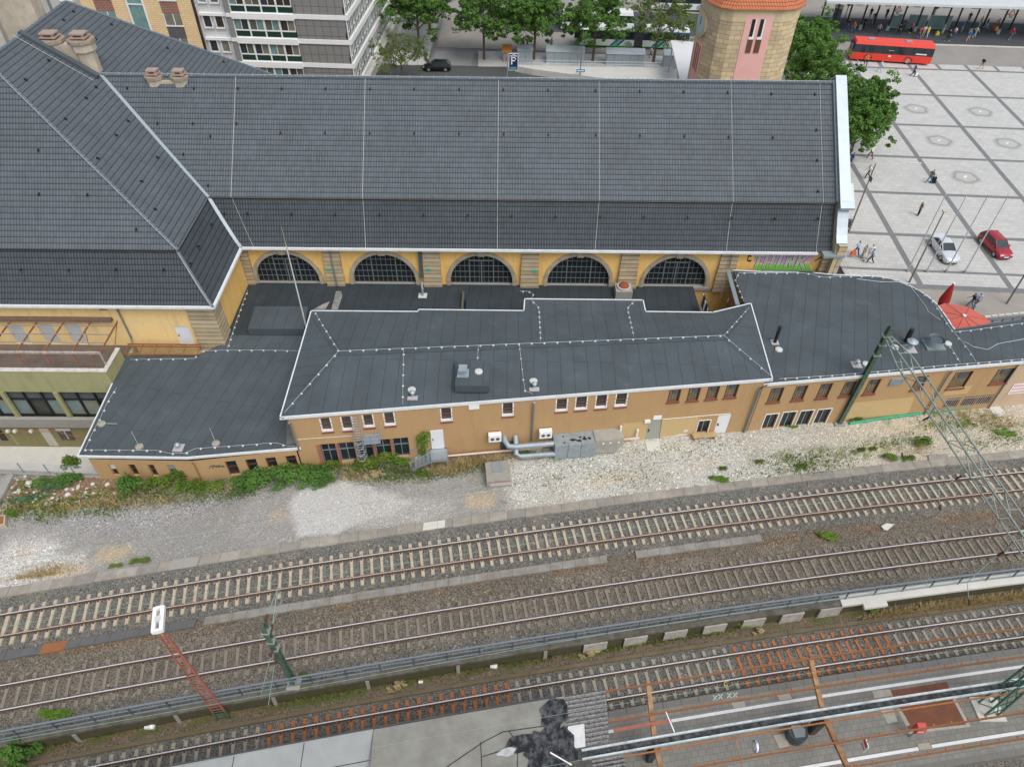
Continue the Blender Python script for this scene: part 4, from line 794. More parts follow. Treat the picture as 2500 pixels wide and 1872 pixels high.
mb=MB();s,z=MF.sz(*k(1240,920,1175,368));MF.box(mb,s-.25,s+.2,z-.12,z+.12,.0,.16);mb.build('lamp_housing',wht,ma);s,z=MF.sz(*k(1240,920,1262,340));mb=MB();MF.box(mb,s-.35,s+.3,z-.2,z+.2,.0,.05);mb.build('sign_plate',wht,ma)
s,z=MF.sz(*k(620,920,1853,243));mb=MB();MF.box(mb,s-.38,s+.38,z-.3,z+.25,0,.08);mb.build('vent_plate',wht,ma)
pipe([MF.pt(*MF.sz(*k(1240,920,1300,353)),.04),MF.pt(*MF.sz(*k(1240,920,1875,305)),.04)],.025,'conduit',wht,ma)
pipe([MF.pt(MF.sz(*k(620,920,360,525))[0],MF.sz(*k(620,920,360,525))[1],.03),MF.pt(*MF.sz(*k(620,920,830,492)),.03)],.015,'conduit',wht,ma)
s=MF.sz(*k(1240,920,208,350))[0];pipe([MF.pt(s,ME-.15,.4),MF.pt(s,ME-.4,.2),MF.pt(s,1.2,.15)],.075,par=ma)
s=MF.L-.02;pipe([MF.pt(s,ME-.1,.5),MF.pt(s-.25,ME-.7,.2),MF.pt(s-.25,0,.15)],.085,par=ma);pipe([MF.pt(.15,ME-.15,.5),MF.pt(.15,ME-.5,.2),MF.pt(.15,2.3,.15)],.065,par=ma)
RB=P(2500,986);RF=Frame((19.36,38.22),(RB[0],RB[1]));rext=RF.L*1.25;RE=5.3
ra_=thing('annex_building','two storey ochre annex with a large felt roof that curves along the station square','building',(30,43,0),group='ochre annexes')
fe0,fe1=P(1866,938,RE),P(2500,883,RE);fx=fe0+(fe1-fe0)*1.25
bks=[P(*q,RE)for q in(k(1860,460,2208,1100),k(1860,460,1900,1140),k(1860,460,1625,1190),k(1860,460,1600,1160),k(1860,460,1560,1095),k(1860,460,1520,1040),k(1860,460,1480,985),k(1860,460,1430,935),k(1860,460,1370,890),k(1860,460,1300,850),k(1860,460,1230,815),k(1860,460,1150,783),k(1860,460,1080,762),k(1860,460,1000,747),k(1860,460,920,740),k(1860,460,840,737),k(1860,460,590,727),k(1860,460,440,712),k(1860,460,425,703),k(1860,460,0,703),k(1240,460,1900,690))]
bx=bks[0]+(bks[0]-bks[1])*4
lft=P(*k(1240,460,1945,985),RE);lf=V3(bks[-1][0]+.1,40,RE)
rpoly=[fe0,fx,V3(bx[0],bx[1],RE)]+bks+[V3(bks[-1][0]-.1,47.3,RE),V3(19.0,47.2,RE),V3(19.6,38.6,RE)]
flatroof('roof',rpoly,ra_,(.35,1,0));mb=MB();fascia(mb,[fe0,fx]);fascia(mb,bks[2:]);mb.build('fascia',white_trim,ra_);mb=MB();mb.beam(bks[2]+V3(0,0,-.1),V3(bx[0],bx[1],RE-.1),.12,.3);mb.beam(bks[-2]+V3(0,.12,-.06),bks[-4]+V3(0,.12,-.06),.1,.3);mb.build('parapet',dgrey,ra_)
rwn=holes(RF,[kk(1860,82,97,147,207),kk(1860,292,78,345,190),kk(1860,502,60,548,174),kk(1860,705,42,747,156),kk(1860,908,25,948,138),(2240.8,919,2246.6,950),(2333.6,909.5,2349,946),(2438,901.8,2449.6,934.6)])
rwn=[(s0,max(s1,s0+.95)if i<6 else s0+1.55,z0,z1)for i,(s0,s1,z0,z1)in enumerate(rwn)]
rdk=holes(RF,[kk(1860,38,318,93,432),kk(1860,185,300,241,418),kk(1860,332,288,383,407),kk(1860,480,277,528,397)]);rbr=holes(RF,[(2312.4,973.3,2323,996.5),(2355,969,2361.8,993),(2392.7,965.7,2399.5,989)]);rbr=[(s0,s0+1.3,z0,z1)for s0,s1,z0,z1 in rbr]
print('right',np.round(rwn,2),np.round(rdk,2),np.round(rbr,2))
mb=MB();RF.wall(mb,0,RE-.15,rwn+rdk+rbr,s1=rext,depth=.22);mb.build('front_wall',ochre,ra_)
for h in rwn:window(RF,ra_,*h,'block')
for h in rdk:window(RF,ra_,*h,'edge')
for h in rbr:window(RF,ra_,*h,'bars')
inb=[V3(RF.pt(0,0,-.8)[0],RF.pt(0,0,-.8)[1],0),V3(*RF.pt(rext,0,-.8)),V3(bx[0],bx[1]-.3,0)]+[V3(p[0]-.25,p[1]-.35,0)for p in bks[:-1]]+[V3(bks[-1][0]+.15,bks[-1][1]-.3,0)]+[V3(bks[-1][0]+.1,47.4,0),V3(19.0,47.2,0)]
mb=MB();mb.prism([(p[0],p[1])for p in inb],0,RE-.26);mb.build('wall',M('brown_annex_wall',(.3,.17,.07),.85,var=.25,sc=2),ra_)
patch(RF,[k(1860,920,*q)for q in((700,352),(1200,322),(1240,290),(1285,168),(760,218))],ra_);patch(RF,[k(1860,920,*q)for q in((1525,156),(1728,138),(1775,70),(1565,96))],ra_)
pk=plaster('pinkish_plaster',(.56,.42,.29),(.5,.36,.24),.3);a_=RF.sz(*k(1860,920,1930,230))[0];mb=MB();mb.poly([RF.pt(a_,0.01,.03),RF.pt(rext,.01,.03),RF.pt(rext,RE-.2,.03),RF.pt(a_,RE-.2,.03)]);mb.build('pale_wall_section',pk,ra_)
s,z=RF.sz(*k(1860,920,1060,72));s1=RF.sz(*k(1860,920,1175,68))[0];mb=MB();RF.box(mb,s,s1,z,z+.75,.0,.06);[RF.box(mb,s+.03,s1-.03,z+.05+i*.1,z+.1+i*.1,.06,.1)for i in range(7)];mb.build('vent_grille',steel_blue,ra_)
s=RF.sz(*k(1860,920,1385,270))[0];pipe([RF.pt(s,RE-.2,.35),RF.pt(s,RE-.5,.15),RF.pt(s,0,.12)],.06,par=ra_);pipe([RF.pt(a_-.1,RE-.2,.1),RF.pt(a_-.1,0,.1)],.05,par=ra_)
bn=thing('banner','white banner with rows of pink lettering on the pale end of the right annex','banner',RF.pt(a_+.5,2.6,.1));s0,z1=RF.sz(2475,937);s1=s0+3.2;mb=MB();RF.box(mb,s0,s1,z1-1.15,z1,.04,.07);mb.build('sheet',wht,bn)
mb=MB();random.seed(2)
for r_ in range(3):
 q=s0+.12
 while q<s1-.15:L_=random.uniform(.05,.1);RF.box(mb,q,q+L_,z1-.32-r_*.37,z1-.1-r_*.37,.07,.075);q+=L_+.04
mb.build('lettering',M('pink_print',(.62,.3,.32),.7),bn)
cr=thing('annex_building','low flat roofed ochre annex with brown windows behind the bushes','building',(-22,40,0),group='ochre annexes')
LE0=2.45;npl=[0,-.035,1];q0=[0,33.2,LE0];lp=lambda x,y:PP(x,y,npl,q0)
A_=[lp(190,1113),lp(455,1117),lp(733,1093)];zA=lambda x,y:V3(x,y,LE0+.035*(y-33.2));A_+=[zA(-15.1,34.6),zA(-15.5,46.0),zA(-23.5,46.0),zA(-23.55,45.0),lp(481,866),lp(307,868),lp(274,937)]
flatroof('roof',A_,cr,(.22,1,0));mb=MB();fascia(mb,[A_[-1],A_[0],A_[1],A_[2]],h=.22);mb.build('fascia',white_trim,cr)
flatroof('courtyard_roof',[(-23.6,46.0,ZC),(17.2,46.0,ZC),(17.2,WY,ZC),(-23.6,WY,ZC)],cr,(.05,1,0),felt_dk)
mb=MB();mb.box(-23.4,46.2,0,17.2,WY-.2,ZC-.26);mb.prism([(-29.4,34.5),(-22.8,34.5),(-15.5,35.4),(-15.5,46),(-23.5,46),(-26.6,44),(-29.4,40.5)],0,LE0-.2);mb.build('wall',ochre,cr)
b0,b1,b2=P(246,1168),P(490,1173),P(738,1146);L1=Frame(b0[:2],b1[:2]);L2=Frame(b1[:2],b2[:2])
h1=holes(L1,[kk(0,905,735,1015,830),kk(0,1070,737,1185,832),kk(0,1235,739,1345,838),kk(0,1400,740,1510,832)]);h2=holes(L2,[kk(0,1890,714,2030,822),kk(0,2062,698,2195,800),kk(620,92,684,210,765),kk(620,262,668,375,748)])
print('left',np.round(h1,2),np.round(h2,2),b0,b1,b2)
mb=MB();L1.wall(mb,0,LE0-.15,h1,depth=.3);L2.wall(mb,0,LE0-.15,h2,depth=.3);mb.poly([L1.pt(0,0),L1.pt(0,LE0-.15),(-29.9,41,LE0-.15),(-29.9,41,-5.1),(-29.95,33.3,-5.1)][::-1]);mb.build('front_wall',ochre,cr)
for i,h in enumerate(h1):
 W=window(L1,cr,*h,'brown',.28)
 if i in(0,3):mb=MB();L1.box(mb,h[0]+.01,h[1]-.01,(h[2]+h[3])/2,h[3]-.01,-.18,-.12);mb.build('roller_blind',conc_lt if i==0 else steel_blue,W)
for h in h2:window(L2,cr,*h,'brown',.28)
mb=MB();s_,z_=L2.sz(*k(0,920,1820,755));random.seed(9);pts=[L2.pt(s_+x,z_+z,.01)for x,z in((-.5,-.1),(-.3,.2),(-.25,-.15),(-.1,.25),(0,-.1),(.05,.15),(.15,-.12),(.3,.2),(.25,-.05),(.6,.0),(.15,.1),(-.45,.12),(.6,-.12))];mb.tube(pts,.022,4);mb.build('graffiti_tag',black,cr)
q=L2.sz(*k(0,920,1600,690));pipe([L2.pt(q[0]+.05,LE0-.2,.1),L2.pt(q[0]+.15,LE0-.5,.08),L2.pt(q[0]+.15,0,.08)],.04,mat_=rust,par=cr)
st_m=M('silt_stain',(.3,.29,.26),.9,var=.3,sc=1.5,fine=.2,dirt=(.1,.11,.12),dirtamt=.8,dsc=1.2)
mb=MB();mb.poly([P(*k(620,460,*q),ZC+.012)for q in((650,1020),(705,1020),(745,905),(735,865),(690,865),(675,930))]);mb.poly([P(*k(620,460,*q),ZC+.012)for q in((500,1020),(600,1020),(640,950),(560,985))]);mb.build('silt_patch',st_m,cr)
mb=MB();mb.poly([lp(x,y)+V3(0,0,.012)for x,y in((700,1085),(728,1082),(715,1030),(765,860),(735,860),(700,960))]);mb.build('silt_patch',M('lichen_stain',(.15,.16,.14),.9,var=.3,dirt=(.22,.21,.12),dirtamt=.7,dsc=1),cr)
def raised(name,px,zt,zb,par=cr,m_=felt):mb=MB();q=[P(x,y,zt)for x,y in px];mb.prism([(p[0],p[1])for p in q],zb,zt,ud=(0,1,0));return mb.build(name,m_,par)
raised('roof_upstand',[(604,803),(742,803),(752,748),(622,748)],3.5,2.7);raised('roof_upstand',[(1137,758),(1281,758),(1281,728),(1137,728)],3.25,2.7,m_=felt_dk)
mb=MB();q=P(1131,728,3.0);mb.beam((q[0],51.8,3.1),(q[0],46.5,3.1),.18,.45);mb.build('roof_step',M('mossy_edge',(.12,.11,.07),.9),cr)
raised('roof_upstand',[(1110,942),(1194,942),(1196,880),(1112,880)],6.75,6.1,ma);
OY,OZ0,OZT=40.3,-5.03,4.0
ob=thing('olive_building','olive rendered building with a long strip of dirty windows and a rooftop terrace','building',(-40,42,OZ0))
OF=Frame((-62,OY),(-31.05,OY));of=lambda x,y:OF.sz(x*300/1380,760+y*360/1656)
zg1,zg0=of(400,905)[1],of(400,1185)[1];zl0=of(400,1270)[1]
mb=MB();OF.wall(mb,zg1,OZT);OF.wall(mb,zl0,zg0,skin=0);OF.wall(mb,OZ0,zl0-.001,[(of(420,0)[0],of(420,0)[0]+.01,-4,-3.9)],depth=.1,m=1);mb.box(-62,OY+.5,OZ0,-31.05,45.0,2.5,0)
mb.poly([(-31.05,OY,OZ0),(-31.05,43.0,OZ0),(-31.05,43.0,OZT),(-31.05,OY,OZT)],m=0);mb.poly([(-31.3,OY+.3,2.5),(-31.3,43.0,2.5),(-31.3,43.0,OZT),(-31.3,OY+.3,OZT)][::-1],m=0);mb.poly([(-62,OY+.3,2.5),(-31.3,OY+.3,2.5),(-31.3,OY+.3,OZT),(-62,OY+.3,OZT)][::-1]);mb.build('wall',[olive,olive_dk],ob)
mb=MB();mb.box(-62,OY-.05,OZT,-31.35,OY+.35,OZT+.06);mb.box(-31.35,OY-.05,OZT,-31.0,43.05,OZT+.06);mb.build('parapet_cap',M('stained_white_cap',(.62,.62,.6),.8,var=.15,sc=2,dirt=(.35,.25,.16),dirtamt=.6,dsc=2),ob)
mb=MB();mb.poly([(-62,OY+.3,2.52),(-31.3,OY+.3,2.52),(-31.3,45.05,2.52),(-62,45.05,2.52)]);mb.build('terrace_floor',M('wet_terrace',(.17,.14,.12),.7,var=.3,sc=.9,fine=.1,dirt=(.08,.06,.05),dirtamt=.5,dsc=.6),ob)
mb=MB();mb.box(-62,OY-.35,zl0,-31.05,OY-.001,zg0+.05);mb.build('ledge',concrete,ob)
pn=M('painted_pane',(.2,.27,.27),.3,var=.35,sc=.9,fine=.05,dirt=(.24,.2,.12),dirtamt=.8,dsc=.8)
px_=[of(x,905)[0]for x in(-190,-5,235,435,620,850,1045,1240)];wdt=px_[3]-px_[2];x=px_[4]-wdt*12
while x<OF.L-.3:
 i=round((x-px_[4])/wdt);a_=x+.06;b_=min(x+wdt-.04,OF.L-.05);zm=zg1-(zg1-zg0)*.36
 mb=MB();mb.poly([OF.pt(a_,zg0,-.3),OF.pt(b_,zg0,-.3),OF.pt(b_,zm,-.3),OF.pt(a_,zm,-.3)]);W=mb.build('window',pn if i%4!=2 else dark_room,ob)
 mb=MB();mb.poly([OF.pt(a_,zm,-.3),OF.pt(b_,zm,-.3),OF.pt(b_,zg1,-.3),OF.pt(a_,zg1,-.3)]);mb.build('upper_pane',glass_mat('smoky_glass',(.09,.11,.105),.2,.5,1.),W)
 mb=MB();OF.box(mb,x-.06,x+.06,zg0,zg1,-.3,-.12);OF.box(mb,a_,b_,zm-.06,zm+.06,-.3,-.18);OF.box(mb,a_,b_,zg0,zg0+.1,-.3,-.15);mb.build('frame',black,W)
 if i%3==0:mb=MB();OF.box(mb,x-.17,x+.17,zg0,zg1,-.11,.12);mb.build('pier',olive,ob)
 x+=wdt
def obx(name,x0,x1,y0,y1,m_,d=.05):s0,z1=of(x0,y0);s1,z0=of(x1,y1);mb=MB();OF.box(mb,s0,s1,max(z0,OZ0+.05),z1,0,d);return mb.build(name,m_,ob)
s0,z1=of(430,1310);D=obx('door',430,665,1310,1505,M('dirty_white',(.55,.53,.46),.7,var=.12,dirt=(.35,.32,.25),dsc=2));W=obx('window',630,850,1330,1440,dark_room);mb=MB();s1,z1=of(620,1310);OF.box(mb,s1,s1+1.25,z1-.25,z1+.02,.05,.1);OF.box(mb,s1+.6,s1+.68,z1-1.3,z1-.2,.05,.1);mb.build('frame',conc_lt,W)
obx('doorway',-60,95,1330,1445,black);obx('repaired_patch',95,200,1330,1500,olive,.02)
for px_1 in(95,355,175):s,z=of(px_1,1330);mb=MB();OF.box(mb,s-.12,s+.12,z-.12,z+.1,0,.25);mb.build('flood_lamp',wht,ob)
mb=MB();pts=[OF.pt(*of(x,y),.2)for x,y in((-100,1380),(95,1335),(355,1335),(640,1320),(760,1365),(920,1390))];mb.tube(pts,.02,5);mb.build('orange_cable',M('orange_cable',(.5,.16,.06),.6),ob)
pg=thing('pergola_frame','rusty bare steel pergola frame over the rooftop terrace','steel frame',(-40,43,2.55));ZP=5.3
pf,prr=P(*k(0,460,840,1385),ZP),P(*k(0,460,965,1085),ZP);xs_f=[P(*k(0,460,x,1385),ZP)[0]for x in(130,365,595,840)];sp=(xs_f[3]-xs_f[0])/3
def pbeam(p,q,w_=.1,h=.12,m_=rust,n='beam'):mb=MB();mb.beam(p,q,w_,h);mb.build(n,m_,pg)
YF,YRr=pf[1],45.0;XL_=xs_f[3]-sp*8
pbeam((XL_,YF,ZP),(xs_f[3],YF,ZP),.16,.16,M('peeling_white',(.45,.4,.36),.8,var=.35,sc=5,dirt=(.22,.12,.08),dirtamt=.8,dsc=3));pbeam((XL_,YRr-.1,ZP+.12),(prr[0],YRr-.1,ZP+.12),.3,.3,M('rotten_timber',(.2,.13,.1),.9,var=.4,sc=4))
for i in range(9):
 x=xs_f[3]-sp*i;xr2=x+(prr[0]-xs_f[3]);pbeam((x,YF+.1,ZP),(x-.05,YRr-.25,ZP+.05),.09,.12);pbeam((x,YF,2.55 if i==0 else 4.05),(x,YF,ZP-.08),.09,.09,red_ox if i else M('peeling_white',(.45,.4,.36),.8),'post')
for t in(.27,.52,.78):y=YF+(YRr-YF)*t;pbeam((XL_,y,ZP+.1),(xs_f[3]-.03,y,ZP+.1),.06,.08,M('grey_batten',(.3,.28,.27),.8,var=.3,sc=4),'batten')
pbeam((xs_f[3]-1.6,YF+.5,2.6),(xs_f[3]-2.2,YF+2.6,ZP),.05,.05);pbeam((xs_f[3]-.1,YF+.2,2.6),(xs_f[3]-.1,YRr-.3,ZP),.05,.05)
rf=thing('rusty_trough','long rusty steel trough lying along the foot of the yellow pavilion wall','steel trough',(-28,44.7,2.7));r0,r1=P(*k(0,460,1050,1395),3.0),P(*k(0,460,1660,1400),3.0);r2_=P(*k(0,460,1660,1330),3.3)
for y,z in((r0[1],3.0),(r0[1]+.95,3.25),(r0[1]+.95,3.0)):mb=MB();mb.beam((r0[0],y,z),(r1[0],y,z),.1,.09);mb.build('rail',rust,rf)
for t in np.linspace(0,1,6):x=r0[0]+(r1[0]-r0[0])*t;mb=MB();mb.beam((x,r0[1],2.95),(x,r0[1]+.95,3.2),.06,.06);mb.beam((x,r0[1],2.6),(x,r0[1],3.0),.05,.05,up=(0,1,0));mb.build('bracket',rust,rf)
tp=[(24.6,84),(29.9,84),(31.2,84.5),(32.3,85.6),(32.9,87.5),(32.9,91),(31,93),(25,93),(22.6,91.5),(22.2,88.9),(22.5,86.2),(23.4,84.6)]
tw=thing('clock_tower','rounded sandstone clock tower with pink panels and an orange tiled roof','tower',(27.5,90,0))
def ring(mb,poly,z0,z1,sc=1.0,sc1=None,m=0):
 c=np.mean(np.array(poly),0);sc1=sc if sc1 is None else sc1;a_=[c+(np.array(p)-c)*sc for p in poly];b_=[c+(np.array(p)-c)*sc1 for p in poly];n=len(poly);u=0
 for i in range(n):
  j=(i+1)%n;L_=float(np.hypot(*(a_[j]-a_[i])));h=math.hypot(z1-z0,float(np.hypot(*(b_[i]-a_[i]))))
  mb.face([(*a_[i],z0),(*a_[j],z0),(*b_[j],z1),(*b_[i],z1)],[(u,z0),(u+L_,z0),(u+L_,z0+h),(u,z0+h)],m);u+=L_
mb=MB();ring(mb,tp,0,15.9);mb.build('shaft',stone_tower,tw)
cream=M('cream_stone',(.62,.52,.32),.85,var=.15,sc=1,dirt=(.3,.24,.14),dsc=1);mb=MB();ring(mb,tp,15.9,16.9,1.012);ring(mb,tp,16.9,17.2,1.012,1.05);ring(mb,tp,15.9,15.901,1.0,1.012);mb.build('cornice',cream,tw)
mb=MB();ring(mb,tp,17.2,17.35,1.09,1.07);ring(mb,tp,17.2,17.201,1.04,1.09);ring(mb,tp,17.35,22,1.07,.35);ring(mb,tp,22,22.1,.35,.01);mb.build('roof',tile_mat('orange_tiles',(.5,.17,.08),.4,.3,.4),tw)
TF=Frame((24.6,84),(29.9,84));tf=lambda x,y:TF.sz(1650+x/5.53,y/5.53)
pink=plaster('pink_plaster',(.76,.44,.4),(.7,.4,.36),.2,streak=.05);s0,zt_=tf(962,205);s1=tf(1333,205)[0]
mb=MB();TF.box(mb,s0,s1,.0,zt_,.0,.05);mb.build('pink_panel',pink,tw)
for xa,xb in((1035,1100),(1148,1215)):
 a_,z1=tf(xa,262);b_,_=tf(xb,262);_,z0=tf(1000,500);mb=MB();TF.box(mb,a_,b_,z0,z1,.05,.06);W=mb.build('window',black,tw);mb=MB();TF.box(mb,b_-.14,b_,z0,z1,.06,.1);TF.box(mb,a_,b_,z0-.25,z0,.05,.16);mb.build('frame',wht,W);mb=MB();TF.box(mb,a_,b_+.05,z0-1.7,z0-.26,.05,.12);mb.build('brick_panel',M('dark_brick',(.15,.07,.05),.9,var=.3,sc=3),W)
mb=MB();mb.hexa([(22.1,88.6,1),(22.3,88.6,1),(22.55,86.5,1),(22.35,86.5,1),(22.1,88.6,12.6),(22.3,88.6,12.6),(22.55,86.5,12.6),(22.35,86.5,12.6)]);mb.build('pink_panel',pink,tw)
for y in(86.9,87.5,88.1):mb=MB();mb.beam((22.36-(y-86.5)*.12,y,9.4),(22.36-(y-86.5)*.12,y,12.3),.12,.25,up=(0,1,0));mb.build('window',red_ox,tw)
mb=MB();mb.tube([(22.4,87.6,14.5),(22.05,87.55,14.5)],1.35,20);CL=mb.build('clock',cream,tw);mb=MB();mb.tube([(22.06,87.55,14.5),(22.0,87.54,14.5)],1.0,24);mb.build('clock_face',M('clock_face',(.45,.55,.58),.4,var=.05),CL)
mb=MB();mb.beam((21.97,87.54,14.5),(21.97,87.54,15.3),.08,.03,up=(1,0,0));mb.beam((21.97,87.54,14.5),(21.97,88.0,14.3),.1,.03,up=(1,0,0));mb.build('clock_hand',black,CL)
cy=math.radians(-3.45);OC=V3(-21.17,99.72,0);od=V3(math.cos(cy),math.sin(cy),0);FF=Frame(tuple((OC-od*60)[:2]),tuple(OC[:2]));L_=FF.L;ofs=lambda x,y:FF.sz(x,y)[0]
of_=thing('office_building','white and grey office block with dark green window panels','office building',tuple(OC))
gs0=ofs(*k(620,0,330,100));ws0=ofs(*k(440,0,0,0));ws0=ofs(440+915/7.373,215/7.373);gz0=ofs(440+820/7.373,215/7.373);rs0=ofs(440+215/7.373,0)
gpm=brick_mat('grey_cladding',(.24,.235,.225),(.225,.22,.21),(.09,.09,.09),1.05,1.2,.035,.06,.6,0);RFc=Frame(tuple(OC[:2]),tuple((OC+V3(-math.sin(cy),math.cos(cy),0)*34)[:2]));HT=26;zb=[4.6+3.07*i-3.07 for i in range(9)]
mb=MB();FF.wall(mb,0,HT,s0=gs0,s1=L_);mb.build('grey_cladding',gpm,of_)
mb=MB();e1=OC+V3(-math.sin(cy),math.cos(cy),0)*34;a_=FF.pt(rs0,0,-.7);mb.prism([tuple(a_[:2]),tuple((OC-od*.3+V3(0,.5,0))[:2]),tuple((e1-od*.3)[:2]),tuple((e1-od*25)[:2])],0,HT);mb.build('core',M('office_core',(.2,.2,.2),.8),of_)
for i,z in enumerate(zb):
 mb=MB();FF.box(mb,gs0-.001,L_+.12,z-.28,z+.28,.0,.12);mb.build('white_band',wht,of_)
 mb=MB();FF.box(mb,ws0,gs0-.003,z-.45,z+.28,-.05,.35);mb.build('white_band',wht,of_);mb=MB();RFc.box(mb,-.13,34,z-.28,z+.42,.0,.35);mb.build('white_band',wht,of_)
 mb=MB();FF.box(mb,gz0,ws0-.002,z-.25,z+.2,-.02,.3);mb.build('white_band',wht,of_)
mb=MB();FF.wall(mb,0,HT,s0=gz0,s1=ws0,skin=.2);FF.box(mb,gz0-.05,gz0,0,HT,-.3,.2);mb.build('grey_cladding',M('plain_grey',(.24,.24,.235),.6),of_)
gd=M('dark_green_panel',(.012,.045,.035),.25,var=.1);blind=[glass_mat('office_pane_%d'%i,c,.15,.5,1.2)for i,c in enumerate(((.05,.04,.035),(.16,.28,.27),(.11,.12,.09),(.04,.045,.06),(.2,.2,.16)))]
random.seed(12);nw=4;ww=(gs0-ws0)/nw
for fi in range(1,8):
 z=zb[fi]-3.07+.28;
 for j in range(nw):
  a_,b_=ws0+j*ww,ws0+(j+1)*ww;mb=MB();FF.box(mb,a_+.1,b_-.1,z+.12,z+.82,-.1,.08);G=mb.build('green_panel',gd,of_)
  for h in(0,1):
   c0=a_+.12+h*(ww-.24)/2;c1=c0+(ww-.24)/2-.05;mb=MB();FF.box(mb,c0,c1,z+1.0,z+2.33,-.1,.04);W=mb.build('window',random.choice(blind),of_);mb=MB();FF.box(mb,c1,c1+.07,z+.95,z+2.33,-.1,.1);mb.build('frame',wht,W)
  mb=MB();FF.box(mb,a_-.09,a_+.09,z,z+2.35,-.1,.14);FF.box(mb,a_+.1,b_-.1,z+.83,z+.98,-.1,.1);FF.box(mb,a_+.1,b_-.1,z,z+.11,-.1,.1);mb.build('frame',wht,of_)
nr=20
for fi in range(1,8):
 z=zb[fi]-3.07+.42
 mb=MB();RFc.box(mb,0,34,z,z+.75,-.3,.06);mb.build('green_panel',gd,of_)
 for j in range(nr):
  a_=j*34/nr;mb=MB();RFc.box(mb,a_+.05,a_+34/nr-.06,z+.85,z+2.3,-.3,.03);W=mb.build('window',random.choice(blind),of_);mb=MB();RFc.box(mb,a_-.05,a_+.05,z,z+2.35,.0,.12);RFc.box(mb,a_+.8,a_+.87,z,z+2.35,.0,.1);RFc.box(mb,a_+.05,a_+.799,z+.75,z+.84,.0,.1);mb.build('frame',wht,W)
mb=MB();RFc.box(mb,-1,34,0,1.2,.0,.9);mb.build('base_ledge',conc_lt,of_)
mb=MB();FF.wall(mb,0,HT,s0=rs0,s1=gz0,skin=-.35);mb.build('white_wing_wall',brick_mat('white_cladding',(.66,.66,.66),(.63,.63,.64),(.5,.5,.5),.55,40,.02,.05,.5,0),of_)
wc=[ofs(440+x/7.373,300/7.373)for x in(395,610,815)];ww2=.75
for fi in range(2,7):
 z=zb[fi]-3.07+1.35
 for c0 in wc:mb=MB();FF.box(mb,c0-.02,c0+.95,z,z+1.35,-.34,-.3);W=mb.build('window',random.choice(blind),of_);mb=MB();[FF.box(mb,q,q+.1,z-.2,z+1.4,-.3,-.1)for q in(c0-.14,c0+.97)];FF.box(mb,c0-.14,c0+1.07,z-.2,z-.08,-.29,-.12);mb.build('frame',wht,W)
 mb=MB();FF.box(mb,rs0+.3,gz0-.06,z+1.42,z+1.75,-.34,.0);mb.build('white_band',wht,of_)
yb=brick_mat('yellow_brick',(.8,.61,.36),(.74,.55,.31),(.5,.36,.2),.7,.26,.02,.12);rbk=brick_mat('red_brick',(.3,.1,.07),(.24,.08,.06),(.35,.3,.25),.5,.2,.03,.2);gbk=brick_mat('grey_brick',(.12,.12,.14),(.16,.15,.13),(.06,.06,.06),.5,.2,.02,.2)
yf=thing('apartment_building','yellow brick apartment building with red and grey brick panels between its windows','building',tuple(FF.pt(rs0-6,0)))
lx=lambda x,y=60:ofs(*k(0,0,x,y));sL=lx(680,0)
fl1=[(lx(840,130),lx(990,130)),(lx(1385,130),lx(1530,130))];stair=(lx(1120,130),lx(1240,130));hl=[]
zf=lambda y:FF.sz(*k(0,0,900,y))[1]
mb=MB();FF.wall(mb,0,24,s0=sL,s1=rs0-.15,skin=.3);mb.prism([tuple(FF.pt(sL,0,.25)[:2]),tuple(FF.pt(rs0-.15,0,.25)[:2]),tuple(FF.pt(rs0-.15,0,-12)[:2]),tuple(FF.pt(sL,0,-12)[:2])],0,24);mb.build('wall',yb,yf)
zr0=zf(10);
for j,(a_,b_)in enumerate(fl1):
 for i in range(-2,4):
  zt_=FF.sz(*k(0,0,1470,110))[1]+i*3.1;mb=MB();FF.box(mb,a_,b_,zt_,zt_+1.5,.3,.34);mb.build('brick_panel',rbk if i>=0 else gbk,yf)
  mb=MB();FF.box(mb,a_+.1,b_-.05,zt_-1.45,zt_-.02,.3,.33);W=mb.build('window',blind[1]if j==0 else blind[4],yf);mb=MB();FF.box(mb,a_-.02,b_+.02,zt_-1.6,zt_-1.46,.3,.42);FF.box(mb,(a_+b_)/2+.1,(a_+b_)/2+.2,zt_-1.45,zt_-.02,.33,.37);FF.box(mb,a_,a_+.1,zt_-1.45,zt_-.02,.3,.37);mb.build('frame',wht,W)
a_,b_=stair;mb=MB();FF.box(mb,a_,b_,1,22,.3,.33);W=mb.build('stair_window',blind[1],yf);mb=MB();FF.box(mb,a_-.2,a_,1,22,.3,.42);FF.box(mb,b_,b_+.2,1,22,.3,.42);[FF.box(mb,a_,b_,z,z+.15,.33,.4)for z in(8.4,11.6,14.6)];mb.build('frame',wht,W)
mb=MB();FF.box(mb,rs0-.15,rs0,0,25,-.2,.2);mb.build('expansion_joint',black,yf)
gh=thing('apartment_building','pale grey apartment building left of the yellow brick flats','building',tuple(FF.pt(sL-8,0)))
mb=MB();FF.wall(mb,0,24,s0=-30,s1=sL-.3,skin=-.4);mb.prism([tuple(FF.pt(-30,0,-.5)[:2]),tuple(FF.pt(sL-.3,0,-.5)[:2]),tuple(FF.pt(sL-.3,0,-12)[:2]),tuple(FF.pt(-30,0,-12)[:2])],0,24);mb.build('wall',plaster('pale_grey_render',(.5,.49,.46),(.42,.41,.39),.4),gh)
for px,py in((255,90),(525,-60)):
 s,z=FF.sz(*k(0,0,px,py));mb=MB();FF.box(mb,s-.9,s+.7,z-.9,z+1.1,-.4,-.36);W=mb.build('window',blind[3],gh);mb=MB();FF.box(mb,s-.05,s+.1,z-.9,z+1.1,-.36,-.3);FF.box(mb,s-1,s+.8,z-1.15,z-.9,-.4,-.2);mb.build('frame',wht,W)
